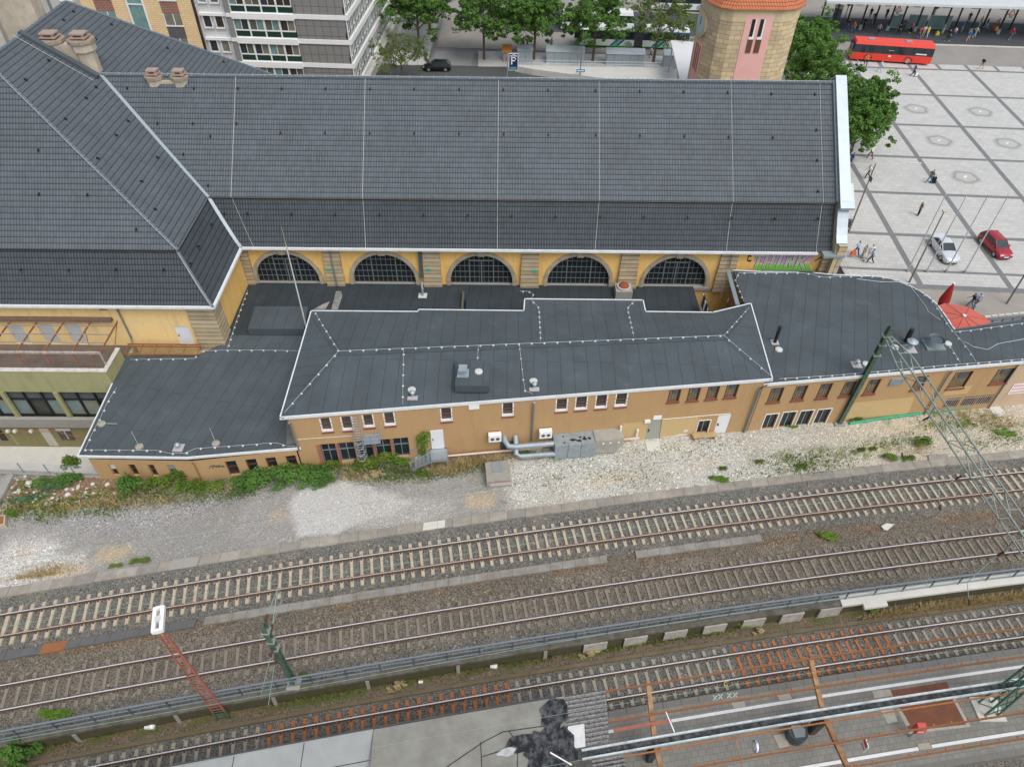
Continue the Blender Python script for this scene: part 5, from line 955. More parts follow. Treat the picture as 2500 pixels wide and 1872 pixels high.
s,z=FF.sz(*k(0,0,400,40));mb=MB();FF.box(mb,s-.05,s+.2,0,24,-.4,-.2);mb.build('downpipe',pipe_m,gh)
holder_m=M('concrete_puck',(.55,.56,.53),.8,var=.1)
holder0=None
def conductor(par,pts,zof=None,step=1.0,wig=0):
 """thin wire on round holders; pts = list of 3-D points on the roof"""
 global holder0
 pts=[V3(*p)for p in pts];mb=MB();mb.tube([p+V3(0,0,.1)for p in pts],.014,5);Wc=mb.build('lightning_conductor',wire,par);d=0.
 for a_,b_ in zip(pts,pts[1:]):
  L=float(np.linalg.norm(b_-a_));t=(step*.5-d)%step
  while t<L:
   q=a_+(b_-a_)*t/L
   if holder0 is None:m2=MB();m2.tube([(0,0,0),(0,0,.07),(0,0,.1)],[.085,.08,.04],10);holder0=m2.build('holder',holder_m,None);o=holder0
   else:o=holder0.copy();COL.objects.link(o)
   o.parent=Wc;o.location=Vector(q)-Vector(WORLD[Wc.name].translation);t+=step
  d=(d+L)%step
def onm(x,y,plane):
 return P(x,y,plane)if not isinstance(plane,tuple)else PP(x,y,*plane)
nF=unit(np.cross(FR_-FL_,rl-FL_));FPl=(nF,FL_);nB=unit(np.cross(rl-BL_,BR_-BL_));BPl=(nB,BL_);nL=unit(np.cross(FL_-BL_,rl-BL_));LPl=(nL,BL_);nRt=unit(np.cross(BR_-FR_,rr-FR_));RPl=(nRt,FR_)
conductor(ma,[P(*k(620,460,505,1035),ME),rl,ridge_at((rl[0]+rr[0])/2),rr,P(*k(1240,460,2030,1010),ME)],step=.98);conductor(ma,[rl,P(*k(620,920,260,305),ME)],step=1.);conductor(ma,[rr,P(1882,920,ME)],step=1.1)
c6=lambda x,y:k(620,460,x,y);c7=lambda x,y:k(1240,460,x,y);c2=lambda x,y:k(620,920,x,y);c3=lambda x,y:k(1240,920,x,y)
conductor(ma,[onm(*c6(1262,1360),FPl),onm(*c2(1255,90),FPl),onm(*c2(1255,240),FPl)],step=1.0);conductor(ma,[onm(*c7(95,1315),FPl),onm(*c3(130,30),FPl),onm(*c3(145,125),FPl),onm(*c3(210,150),FPl)],step=1.0);conductor(ma,[onm(*c6(1890,1330),FPl),onm(*c6(1880,1500),FPl)],step=.8)
conductor(ma,[P(*c7(195,945),ME),onm(*c7(260,1010),BPl),onm(*c7(275,1290),BPl)],step=.75);conductor(ma,[P(*c7(1065,955),ME),onm(*c7(1005,1015),BPl),onm(*c7(1062,1265),BPl)],step=.75)
c8=lambda x,y:P(*k(1860,460,x,y),RE);c4b=lambda x,y:P(*k(1860,920,x,y),RE)
conductor(ra_,[c8(x,y)for x,y in((145,1610),(620,1580),(1020,1545),(1500,1500),(1950,1465),(2208,1443))],step=.92);conductor(ra_,[P(*c7(1945,718),RE)]+[c8(x,y)for x,y in((70,720),(330,718),(400,725),(460,745),(540,757),(620,748),(950,748),(1050,762),(1150,783),(1240,820),(1325,868),(1440,962),(1505,1065),(1580,1180),(1630,1240),(1685,1300),(1740,1375),(1800,1465))],step=.95)
conductor(ra_,[c8(x,y)for x,y in((1620,1215),(1740,1205),(1910,1180),(2208,1140))],step=.95);conductor(ra_,[c8(x,y)for x,y in((1565,1315),(1590,1350),(1665,1470))],step=.7);conductor(ra_,[P(*c7(1945,718),RE),P(*c7(1915,778),RE),P(*c7(1985,960),RE)],step=.8)
mb=MB();mb.tube([c8(*q)+V3(0,0,.04)for q in((800,765),(1000,790),(1150,790),(1250,830),(1330,930),(1380,1000),(1400,1040),(1500,1110))],.02,5);mb.tube([c8(*q)+V3(0,0,.04)for q in((1700,1290),(1780,1335),(1900,1360),(1990,1310),(2100,1290),(2208,1270))],.02,5);mb.build('loose_cable',wire,ra_)
c1f=lambda x,y:lp(*k(0,920,x,y));c5f=lambda x,y:lp(*k(0,460,x,y))
conductor(cr,[c1f(x,y)for x,y in((715,620),(1330,625),(1430,650),(1560,650),(1650,610),(2208,570))]+[lp(*c2(x,y))for x,y in((75,566),(190,562),(290,590),(350,588))],step=1.0);conductor(cr,[c1f(x,y)for x,y in((985,95),(910,220),(845,360),(770,505),(720,620))],step=.95)
conductor(cr,[c5f(x,y)for x,y in((1100,1447),(1640,1440),(1680,1378),(1850,1370),(2208,1368))]+[lp(*c6(372,1375))],step=.98);conductor(cr,[c5f(x,y)for x,y in((1920,1355),(1975,1180),(2035,1010),(2090,860))],step=.75);conductor(cr,[P(*c7(x,y),ZC)for x,y in((100,872),(180,875),(215,895),(195,945))],step=.6)
def puck(pt,par,r=.28,m_=holder_m):mb=MB();mb.tube([V3(*pt),V3(*pt)+V3(0,0,.1),V3(*pt)+V3(0,0,.14)],[r,r*.95,r*.4],16,);mb.build('rod_base',m_,par)
mossp=M('mossy_puck',(.33,.31,.25),.9,var=.25,sc=5)
for x,y,dx,dy in((858,398,130,0),(1175,590,-90,-150),(1820,562,-80,-160)):
 q=c1f(x,y);puck(q,cr,.3,mossp);e=c1f(x+dx,y+dy);mb=MB();h=1.6 if dy else .1;mb.tube([q+V3(0,0,.1),q+V3(.02,0,1.7)if dy else e+V3(0,0,.06)],.018,5);mb.build('lightning_rod',wire,cr)
for par,q in((ma,onm(*c2(1330,112),FPl)),(ma,onm(*c3(215,38),FPl)),(ra_,c8(142,1360)),(ra_,c8(1120,1340)),(ra_,c8(1565,1310)),(ra_,c8(877,1482)),(ma,P(*c6(1893,1545),6.75))):puck(q,par,.3)
def cowl(par,q,r=.2,h=.4,base=.36,label=None):
 q=V3(*q);mb=MB();mb.box(q[0]-base,q[1]-base,q[2]-.02,q[0]+base,q[1]+base,q[2]+.04);C=mb.build('vent_cowl',M('lead_plate',(.42,.4,.41),.7,var=.15),par);mb=MB();mb.tube([q,q+V3(0,0,h)],r*.45,10);mb.tube([q+V3(0,0,h),q+V3(0,0,h+.06),q+V3(0,0,h+.2)],[r,r,r*.3],14);mb.build('cap',zinc,C)
cowl(ma,onm(*c2(1338,165),FPl));cowl(ma,onm(*c3(222,92),FPl));cowl(ra_,c8(795,1485),.2,.35);cowl(cr,c1f(1505,598),.2,.35);cowl(ra_,c8(1238,1352),.42,.75,.5)
mb=MB();q=c8(108,1298);mb.box(q[0]-.3,q[1]-.3,q[2],q[0]+.3,q[1]+.3,q[2]+.05);F_=mb.build('flue_pipe',M('lead_plate',(.42,.4,.41),.7),ra_);mb=MB();mb.tube([q,q+V3(0,0,1.55)],.13,12);mb.tube([q+V3(0,0,1.55),q+V3(0,0,1.7)],[.16,.1],12);mb.build('pipe',black,F_)
mb=MB();q=c8(1240,1352)+V3(.1,.9,0);mb.tube([q,q+V3(0,0,1.15)],.19,12);mb.tube([q+V3(0,0,1.15),q+V3(0,0,1.3)],.17,12);mb.build('flue_pipe',black,ra_)
q=c8(1445,1325);mb=MB();mb.box(q[0]-.75,q[1]-.6,q[2],q[0]+.75,q[1]+.6,q[2]+.12);FA=mb.build('roof_fan',M('fan_grey',(.2,.25,.25),.6,var=.1),ra_);mb=MB();mb.tube([q+V3(0,0,.12),q+V3(0,0,.75)],.62,24,caps=False);mb.tube([q+V3(0,0,.75),q+V3(0,0,.75)],[.62,.5],24,caps=False);mb.build('fan_drum',zinc,FA);mb=MB();mb.tube([q+V3(0,0,.5),q+V3(0,0,.62)],.47,24);mb.build('fan_disc',dgrey,FA)
q=P(*c6(1762,1560),6.75);mb=MB();mb.box(q[0]-.42,q[1]-.42,q[2],q[0]+.42,q[1]+.42,q[2]+.07);R_=mb.build('roof_hood',zinc,ma);mb=MB();mb.box(q[0]-.3,q[1]-.1,q[2]+.07,q[0]+.3,q[1]+.35,q[2]+.6);mb.box(q[0]-.3,q[1]-.38,q[2]+.5,q[0]+.3,q[1]-.1,q[2]+.62);mb.build('hood',zinc,R_)
q=P(*c6(1422,905),ZC);mb=MB();mb.tube([q,q+V3(0,0,.8),q+V3(0,.15,1.05),q+V3(0,.4,1.1),q+V3(0,.6,.9)],.12,12);G_=mb.build('vent_gooseneck',zinc,cr,smooth='auto');mb=MB();mb.box(q[0]-.38,q[1]-.35,ZC,q[0]+.38,q[1]+.35,ZC+.06);mb.build('base_plate',holder_m,G_)
vt_=thing('vent','rusty round vent on a grey box beside the arched windows','vent',P(*c7(972,920),ZC));q=P(*c7(972,925),ZC);mb=MB();mb.box(q[0]-.75,q[1]-.1,ZC,q[0]+.75,q[1]+1.2,ZC+.8);mb.build('box',concrete,vt_)
mb=MB();mb.tube([q+V3(0,.55,.8),q+V3(0,.55,1.0)],.6,18);mb.build('flange',holder_m,vt_);mb=MB();mb.dome(q+V3(0,.55,1.0),.5,.26,18);mb.build('dome',M('rusty_dome',(.26,.08,.04),.8,var=.3,sc=3),vt_,smooth='auto')
for i,(x0,y0,x1,y1)in enumerate(((1840,700,1790,930),(1800,950,1850,960))):
 a_,b_=P(*c7(x1,y1),ZC+.1),P(*c7(x0,y0),5.4)if i==0 else P(*c7(x0+60,y0-30),3.3);mb=MB();mb.tube([a_,b_],.03,6);o=mb.build('scaffold_pole' if i==0 else 'loose_bracket',steel,None);tag(o,('thin steel pole leaning on the brown wall beside the graffiti bay','small bent metal bracket lying at the right end of the courtyard roof')[i],('pole','bracket')[i])
WFm=Frame((17.3,52.9),(17.3,47.3));
mb=MB();mb.beam(P(*c7(1855,700),RE+.12),P(*c7(1935,985),RE+.12),.35,.14);mb.build('edge_flashing',M('blue_zinc',(.25,.31,.35),.5),ra_)
for j in(0,1):mb=MB();x_=17.33;y_=49.6-j*1.1;mb.box(x_-.12,y_-.4,3.3,x_-.02,y_+.4,4.5);W=mb.build('window',glass,ra_);mb=MB();mb.box(x_-.16,y_-.5,3.2,x_-.121,y_-.4,4.6);mb.box(x_-.16,y_+.4,3.2,x_-.121,y_+.5,4.6);mb.box(x_-.16,y_-.4,3.2,x_-.121,y_+.4,3.3);mb.build('frame',wht,W)
q=P(747.6,798,3.5);an=thing('antenna_mast','tall thin white antenna pole rising beside the left end of the middle roof','antenna',(q[0],q[1],3.0));d=ray(686.7,552.8);t_=(d[:2]@q[:2])/(d[:2]@d[:2]);zt_=CAM_H+d[2]*t_;print('antenna top',zt_)
mb=MB();mb.tube([(q[0],q[1],3),(q[0],q[1],5.9),(q[0],q[1],zt_*.85)],[.07,.06,.05],8);mb.build('pole',M('pale_pole',(.55,.57,.55),.6),an);mb=MB();mb.tube([(q[0],q[1],zt_*.85),(q[0],q[1],zt_)],[.02,.01],6);mb.tube([(q[0],q[1],zt_*.85),(q[0],q[1],zt_*.85+.2)],.07,8);mb.build('tip',cream,an)
cB=lambda x,y:(960+x/5.53,960+y/5.53)
def ac(px,py,label):
 s,z=MF.sz(*cB(px,py),.5);c=thing('air_conditioner',label,'air conditioner',MF.pt(s,z,.3),group='white air conditioners on the ochre wall');mb=MB();MF.box(mb,s-.48,s+.48,z-.35,z+.35,.15,.55);mb.build('casing',wht,c)
 for t in(-.2,.2):mb=MB();q=MF.pt(s+t,z-.02,.55);mb.tube([q,q+MF.n*.02],.15,16);mb.build('fan_grille',dgrey,c)
 for t in(-.35,.35):mb=MB();MF.box(mb,s+t-.03,s+t+.03,z-.42,z-.35,0,.5);mb.build('bracket',steel,c)
ac(1375,610,'white outdoor air conditioner left of the twin duct bends');ac(2060,560,'white outdoor air conditioner above the twin ducts, beside the large duct box')
du=thing('air_duct','pair of fat grey ventilation pipes running along the ochre wall','ventilation duct',MF.pt(MF.sz(*cB(1800,700))[0],.3,.6))
w1=MF.sz(*cB(1500,620))[0];w2=MF.sz(*cB(2160,700))[0]
mb=MB();mb.tube([MF.pt(w1,1.75,0),MF.pt(w1,1.7,.35),MF.pt(w1+.25,1.4,.7),MF.pt(w1+.7,1.35,.75),MF.pt(w2,1.35,.75)],.22,16);mb.build('pipe',steel_blue,du,smooth='auto');mb=MB();mb.tube([MF.pt(w1+.85,1.75,0),MF.pt(w1+.85,1.5,.4),MF.pt(w1+.8,.8,.95),MF.pt(w1+1.1,.62,1.15),MF.pt(w2,.62,1.15)],.2,16);mb.build('pipe',steel_blue,du,smooth='auto')
mb=MB();MF.box(mb,w1-.3,w1+.75,.35,1.2,0,.05);[MF.box(mb,w1-.3+i*.1,w1-.27+i*.1,.35,1.2,.05,.08)for i in range(11)];mb.build('grille',dgrey,ma)
e0=MF.sz(*c3(378,465))[0];e1=MF.sz(*c3(705,440))[0];e2=MF.sz(*c3(955,430))[0]
db=thing('duct_box','big patched grey sheet metal duct box standing against the ochre wall','duct box',MF.pt((e0+e2)/2,0,1));
mb=MB();MF.box(mb,e0,e1+.1,.1,1.6,.02,1.3);mb.build('left_section',steel_blue,db,label='blue grey section with black tar patches');mb=MB();MF.box(mb,e1+.1,e2-.55,.25,1.7,.02,1.2);mb.hexa([MF.pt(e2-.55,.25,1.2),MF.pt(e2+.05,.5,.8),MF.pt(e2+.05,.5,.02),MF.pt(e2-.55,.25,.02),MF.pt(e2-.55,1.7,1.2),MF.pt(e2+.05,1.5,.8),MF.pt(e2+.05,1.5,.02),MF.pt(e2-.55,1.7,.02)]);mb.build('right_section',M('tan_duct_top',(.36,.35,.31),.7,var=.15,sc=2,dirt=(.24,.22,.18),dsc=1.5),db)
random.seed(5);mb=MB()
for i in range(9):
 s,d_=random.uniform(e0+.3,e1-.2),random.uniform(.3,1.1);r_=random.uniform(.06,.2);n_=random.randint(5,7);mb.poly([MF.pt(s+r_*1.4*math.cos(t)*random.uniform(.5,1.2),1.604+i*.001,d_+r_*math.sin(t)*random.uniform(.5,1.2))for t in np.linspace(0,6.28,n_,endpoint=False)][::-1])
mb.build('tar_patch',black,db)
for t in(.3,.62,.98):s=e1+.1+(e2-e1)*t*.75;mb=MB();MF.box(mb,s,s+.14,1.3,1.47,1.202,1.21);mb.build('sticker',wht,db)
for i,s in enumerate(np.linspace(e0,e1,4)[1:3]):mb=MB();MF.box(mb,s-.015,s+.015,.1,1.615,.9,1.315);mb.build('seam',dgrey,db)
pp=thing('pipe','pale pink pipe running low along the ochre wall to the twin ducts','pipe',MF.pt(MF.sz(*cB(700,860))[0],.4,.4));mb=MB();pm=M('pale_pink_pipe',(.62,.47,.42),.6,var=.15,sc=3,dirt=(.7,.66,.6),dsc=2);mb.tube([MF.pt(MF.sz(*cB(690,860))[0],.45,.35),MF.pt(w2-.9,.5,.35)],.08,10);mb.build('run',pm,pp)
for cc_ in(c3(945,420),c3(1085,450)):s=MF.sz(*cc_)[0];z_=MF.sz(*cc_)[1];mb=MB();mb.tube([MF.pt(s,.55,.2),MF.pt(s,z_+.3,.2)],.08,8);mb.build('stub',wht,pp)
mb=MB();mb.tube([MF.pt(e2+.05,.6,.3),MF.pt(e2+1.5,.6,.3)],.08,8);mb.build('run',pm,pp)
ds=md[2][0];sr=thing('stair','galvanised steel stair with railings below the raised white door','steel stair',MF.pt(ds,0,.8));sa,sb=ds-1.7,ds+1.15
mb=MB();MF.box(mb,ds-.15,sb,.95,1.02,.02,1.15);mb.build('landing',steel,sr)
for i in range(5):mb=MB();MF.box(mb,ds-.15-(i+1)*.31,ds-.15-i*.31,.78-i*.19,.82-i*.19,.02,1.15);mb.build('step',steel,sr)
for d_ in(.05,1.15):
 mb=MB();mb.beam(MF.pt(ds-.15,.9,d_),MF.pt(ds-1.7,.0,d_),.05,.2);mb.beam(MF.pt(ds-.15,.92,d_),MF.pt(sb,.92,d_),.05,.2);mb.build('stringer',steel,sr)
 if d_>1:mb=MB();mb.tube([MF.pt(ds-1.7,.95,d_),MF.pt(ds-.15,1.95,d_),MF.pt(sb,1.95,d_),MF.pt(sb,.95,d_)],.03,8);mb.build('handrail',steel,sr,smooth='auto')
mb=MB();mb.tube([MF.pt(ds-1.7,.95,.05),MF.pt(ds-.15,1.95,.05)],.03,8);mb.build('handrail',steel,sr)
for i in range(19):
 s=ds-1.65+i*.155;zb_=.95 if s>ds-.15 else .0+(s-ds+1.7)/1.55*.9;zt2=zb_+1.0;mb=MB();mb.beam(MF.pt(s,zb_,1.15),MF.pt(s,min(zt2,1.95),1.15),.02 if i%5 else .05,.02 if i%5 else .05,up=MF.n);mb.build('baluster',steel,sr)
for s in(sb-.05,ds-.1):mb=MB();MF.box(mb,s-.04,s+.04,0,.95,1.05,1.15);mb.build('leg',steel,sr)
sl=MF.sz(*c2(845,400))[0];ld=thing('ladder','galvanised wall ladder with safety hoops and a small platform under the roof edge','ladder',MF.pt(sl,2,.4))
for s in(sl-.05,sl+.4):mb=MB();mb.tube([MF.pt(s,1.0,.35),MF.pt(s,ME+.1,.55)],.035,6);mb.build('stile',steel,ld)
for i in range(17):z=1.2+i*.28;mb=MB();dd=.35+(z-1)*.2/4.9;mb.tube([MF.pt(sl-.05,z,dd),MF.pt(sl+.4,z,dd)],.024,5);mb.build('rung',steel,ld)
for z in(1.5,2.1,2.8,3.4):mb=MB();mb.tube([MF.pt(sl+.175+.36*math.cos(t),z,.45+.62*math.sin(t))for t in np.linspace(0,math.pi,9)],.03,6);mb.build('hoop',steel,ld,smooth='auto')
for t in(.25,.5,.75):mb=MB();x_,d_=sl+.175+.36*math.cos(t*math.pi),.45+.62*math.sin(t*math.pi);mb.tube([MF.pt(x_,1.5,d_),MF.pt(x_,3.4,d_)],.015,5);mb.build('cage_bar',steel,ld)
bp=MF.sz(*c2(975,450));mb=MB();MF.box(mb,sl+.55,sl+1.75,3.25,3.3,.05,1.0);mb.build('platform',M('platform_grating',(.3,.36,.42),.5,.4),ld)
for z in(3.8,4.25):mb=MB();mb.tube([MF.pt(sl+.55,z,1.0),MF.pt(sl+1.75,z,1.0),MF.pt(sl+1.75,z,.05)],.025,6);mb.build('platform_rail',steel,ld)
for s in(sl+.55,sl+1.15,sl+1.75):mb=MB();mb.tube([MF.pt(s,3.25,1.0),MF.pt(s,4.25,1.0)],.025,6);mb.build('rail_post',steel,ld)
s0=MF.sz(*c3(1530,520))[0];s1=s0+1.9;bq=thing('bench','old pale wooden bench against the ochre wall under the small dark window','bench',MF.pt((s0+s1)/2,0,.5));wood=M('old_wood',(.45,.33,.17),.85,var=.25,sc=4);mb=MB();MF.box(mb,s0,s1,.38,.44,.15,.65);mb.build('seat',wood,bq)
for s in(s0+.1,s1-.2):mb=MB();MF.box(mb,s,s+.1,0,.38,.18,.62);mb.build('leg',M('orange_wood',(.45,.22,.08),.8),bq)
b4=[P(*cB(x,y),.75)for x,y in((1262,1195),(1595,1170),(1560,905),(1240,930))];bk_=thing('utility_block','low weathered concrete shaft with a grey steel hatch beside the dry grass','concrete shaft',(*np.mean(b4,0)[:2],0));mb=MB();mb.prism([tuple(p[:2])for p in b4],0,.75);mb.build('block',M('shaft_concrete',(.33,.32,.28),.9,var=.3,sc=1.5,fine=.15,dirt=(.17,.15,.12),dirtamt=.6,dsc=1.5),bk_)
c_=np.mean(b4,0);u_=unit(b4[1]-b4[0]);v_=unit(b4[3]-b4[0]);mb=MB();mb.hexa([*(c_+u_*a+v_*b+V3(0,0,.003)for a,b in((-.45,-.1),(.35,-.1),(.35,.8),(-.45,.8))),*(c_+u_*a+v_*b+V3(0,0,.05)for a,b in((-.45,-.1),(.35,-.1),(.35,.8),(-.45,.8)))]);mb.build('hatch',M('hatch_steel',(.3,.34,.37),.5,.4,var=.1),bk_)
mb=MB();q=P(*cB(1430,1215),.3);mb.poly([b4[0]+u_*a-v_*.012+V3(0,0,z)for a,z in((.25,-.55),(1.85,-.55),(1.85,-.2),(.25,-.2))]);mb.build('paint_mark',M('pink_white_paint',(.55,.42,.4),.8,var=.2,sc=6),bk_)
mb=MB();q=[P(*c3(x,y),.03)[:2]for x,y in((1155,545),(1275,538),(1285,620),(1180,632))];mb.prism([tuple(p)for p in q],-.02,.03);struct('door_slab',mb,conc_lt,'pale concrete slab in front of the grey door')
mb=MB();q=[P(2150+x*.1933,780+y*.1933,.04)[:2]for x,y in((1365,1105),(1500,1090),(1600,1210),(1445,1225))];mb.prism([tuple(p)for p in q],-.02,.05);struct('cover_slab',mb,conc_lt,'pale concrete cover plate beside the green pipe')
mb=MB();q=[P(*k(1860,920,x,y),.04)[:2]for x,y in((1005,1255),(1050,1230),(1115,1240),(1060,1290),(1030,1285))];mb.prism([tuple(p)for p in q],-.02,.05);struct('broken_slab',mb,conc_lt)
mb=MB();q=[P(*k(1860,920,x,y),.12)[:2]for x,y in((1405,700),(1560,680),(1560,650),(1405,655))];mb.prism([tuple(p)for p in q],-.02,.14);struct('kerb_block',mb,kerb_m[0])
gp_m=M('bright_green_pipe',(.02,.36,.2),.45,var=.1);gpt=[P(*k(1860,920,x,y),.16)for x,y in((738,392),(1000,350),(1300,312),(1350,296),(1560,275),(1900,238),(2208,205),(2800,145))];gpo=thing('green_pipe','bright green pipe lying along the foot of the right annex','pipe',(gpt[0][0],gpt[0][1],0));mb=MB();mb.tube(gpt,.1,10);mb.build('run',gp_m,gpo,smooth='auto')
for a_,b_ in zip(gpt[:-1],gpt[1:]):mb=MB();c_=(a_+b_)/2;d=unit(b_-a_);mb.tube([c_-d*.09,c_+d*.09],.13,10);mb.build('joint',gp_m,gpo)
fa,fb=P(*k(0,920,60,825)),P(*k(0,920,850,862));FE=thing('fence','low grey wire fence beside the rubble at the pit edge','fence',tuple((fa+fb)/2));fe=fa+(fa-fb)*1.2
mb=MB();mb.beam(fe+V3(0,.25,.02),fb+V3(0,.25,.02),.35,.12);mb.build('footing',concrete,FE)
for t in np.linspace(0,1,9):q=fe+(fb-fe)*t+V3(0,.2,0);mb=MB();mb.beam(q,q+V3(0,0,1.25),.06,.06,up=(0,1,0));mb.build('post',steel_blue,FE)
for z in np.linspace(.1,1.2,7):mb=MB();mb.tube([fe+V3(0,.2,z),fb+V3(0,.2,z)],.014,4);mb.build('wire',steel,FE)
lb=thing('concrete_lump','broken grey concrete beam slanting at the left frame edge','concrete beam',P(20,1180));mb=MB();random.seed(8);pl=[P(*k(0,920,x,y))for x,y in((100,840),(60,900),(25,980),(-30,1060))];mb.tube([p+V3(0,0,.15)for p in pl],[.3,.38,.34,.4],7);mb.build('beam',concrete,lb)
bx_=thing('planter_box','low sandstone edged box with rusty soil at the left frame edge','box',P(0,1270));q=[P(*k(0,920,x,y),.4)[:2]for x,y in((-90,1265),(40,1240),(45,1160),(-90,1170))];mb=MB();mb.prism([tuple(p)for p in q],0,.4);mb.build('box',M('box_stone',(.45,.4,.3),.9),bx_);c_=np.mean(q,0);mb=MB();mb.prism([tuple(c_+(p-c_)*.8)for p in q],.4,.42);mb.build('soil',rust,bx_)
PZ=-.6
plat=brick_mat('platform_paving',(.235,.228,.2),(.205,.2,.18),(.155,.15,.13),.42,.34,.018,.3,.8);
mb=MB();X=list(np.arange(-40,60,2.0))
for a_,b_ in zip(X,X[1:]):
 p=[tv(a_,9.68),tv(b_,9.68),tv(b_,15.15),tv(a_,15.15)];mb.face([(*q[:2],PZ)for q in p],[(a_,9.68),(b_,9.68),(b_,15.15),(a_,15.15)])
 for v_,w_ in((9.68,1),(15.5,-1)):q0,q1=tv(a_,v_),tv(b_,v_);mb.face([(*q0[:2],-1.3),(*q1[:2],-1.3),(*q1[:2],PZ),(*q0[:2],PZ)][::w_],None,1)
struct('platform',mb,[plat,concrete],'old paved station platform under the canopy')
mb=MB();strip(mb,15.15,15.52,-40,58,-1.2,PZ+.01,1.1,gap=.01);strip(mb,9.6,9.95,-40,58,-1.2,PZ+.01,1.1,gap=.01);struct('platform_edge',mb,M('platform_edge_stone',(.19,.185,.17),.9,var=.25,sc=2,fine=.15,dirt=(.12,.11,.09),dirtamt=.5,dsc=2))
line_w=M('white_line_paint',(.72,.72,.72),.7,var=.08,dirt=(.45,.45,.43),dirtamt=.3,dsc=3)
mb=MB()
for a_,b_ in zip(X,X[1:]):
 for v_ in(14.38,10.75):q=[tv(a_,v_-.09),tv(b_,v_-.09),tv(b_,v_+.09),tv(a_,v_+.09)];mb.face([(*p[:2],PZ+.004)for p in q])
struct('platform_line',mb,line_w,'white safety lines along the platform')
mb=MB();c8b=lambda x,y,z=PZ:P(*k(1860,1392,x,y),z)
mb.poly([c8b(x,y,PZ+.006)for x,y in((1085,1010),(1250,1360),(1740,1300),(1600,1060),(1560,935))][::1]);struct('rust_plate',mb,M('rust_plate',(.2,.085,.05),.75,var=.3,sc=1.2,dirt=(.12,.05,.03),dirtamt=.6,dsc=1),'large rust brown steel plate let into the platform')
mb=MB();mb.poly([c8b(x,y,PZ+.009)for x,y in((1600,1070),(1625,1066),(1750,1298),(1725,1302))]);mb.poly([c8b(x,y,PZ+.0075)for x,y in((1240,1375),(1245,1350),(1750,1292),(1755,1315))]);mb.poly([c8b(x,y,PZ+.0085)for x,y in((1005,1180),(1060,1285),(1145,1270),(1105,1165))]);mb.poly([c8b(x,y,PZ+.0085)for x,y in((1140,1165),(1215,1310),(1250,1300),(1165,1160))]);mb.poly([c8b(x,y,PZ+.0075)for x,y in((930,1010),(950,1075),(1100,1050),(1075,1000))]);struct('concrete_patch',mb,M('pale_patch',(.42,.4,.35),.9,var=.25,sc=3,dirt=(.28,.22,.15),dsc=2),'pale concrete patches around the rust plate')
cvm=M('cover_stone',(.36,.34,.29),.9,var=.15)
for i,q in enumerate((((125,1040),(150,1095),(255,1080),(232,1030)),((1310,1460),(1330,1510),(1430,1490),(1408,1445)),((95,1385),(148,1498),(235,1478),(190,1370)))):
 mb=MB();mb.poly([c8b(x,y,PZ+.012)for x,y in q]);b_=[np.array(c8b(x,y,PZ+.006))for x,y in q];cc_=np.mean(b_,0);mb.poly([cc_+(p-cc_)*1.12+V3(0,0,.002)for p in b_],m=1);struct('shaft_cover',mb,[cvm,rust])
mb=MB();q=[P(*k(1240,1392,x,y),PZ+.012)for x,y in((1885,1115),(1905,1160),(2005,1145),(1990,1098))];mb.poly(q);struct('shaft_cover',mb,cvm)
mb=MB()
for x,y in((1745,1070),(1790,1060),(1865,1050),(1915,1045)):
 for s in(-1,1):a_,b_=P(*k(1240,1392,x-18*s,y-20),PZ+.018),P(*k(1240,1392,x+18*s,y+22),PZ+.018);mb.beam(a_,b_,.05,.004)
struct('paint_marks',mb,M('mint_paint',(.5,.58,.5),.8),'pale painted XX XX marks on the platform edge')
ZG,ZI,ZO=1.9,2.3,2.6;VO1,VI1,VG,VI2,VO2=15.45,13.92,12.55,10.95,9.62
cn=thing('platform_canopy','derelict platform canopy, a patched grey roof that turns into bare rusty beams','platform canopy',tv(8,VG,PZ))
def crun(v_,z,w_,h,m_,x0=5.6,x1=44,name='purlin',step=2.0,clips=True,par=cn):
 mb=MB();xs_=list(np.arange(x0,x1,step))+[x1]
 for a_,b_ in zip(xs_,xs_[1:]):mb.beam(tv(a_,v_,z),tv(b_,v_,z),w_,h)
 o=mb.build(name,m_,par)
 if clips:
  for x in np.arange(x0+.4,x1,1.03):mb=MB();q=tv(x,v_+.06,z+h/2);mb.box(q[0]-.05,q[1]-.04,q[2],q[0]+.05,q[1]+.07,q[2]+.06);mb.build('purlin_clip',rust_or,par)if x<34 and random.random()<.8 else None
for v_,z in((VO1,ZO),(VI1,ZI),(VI2,ZI),(VO2,ZO)):crun(v_,z,.08,.13,M('purlin_rust',(.27,.125,.06),.9,var=.35,sc=3,fine=.25,dirt=(.12,.06,.04),dirtamt=.6,dsc=3))
gut=M('flaking_gutter_paint',(.6,.66,.69),.6,.2,var=.15,sc=6,fine=.2,dirt=(.06,.06,.06),dirtamt=.45,dsc=1.3)
for v_ in(VG-.2,VG+.24):crun(v_,ZG+.18,.1,.12,gut,4.2,44,'gutter_edge',2.,False)
crun(VG+.02,ZG+.05,.34,.06,M('black_sludge',(.03,.032,.035),.8,var=.3,sc=4,dirt=(.2,.2,.19),dirtamt=.5,dsc=3),4.2,44,'gutter',2.,False);crun(VG-.42,ZG+.1,.06,.1,rust_or,6,44,'gutter_pipe',2.,False)
crun(VI1-.45,ZI-.1,.14,.12,red_ox,6,9.2,'loose_beam',1.,False)
beamm=M('rusty_timber_beam',(.3,.15,.07),.85,var=.35,sc=3,fine=.15,dirt=(.42,.33,.2),dirtamt=.6,dsc=1.5)
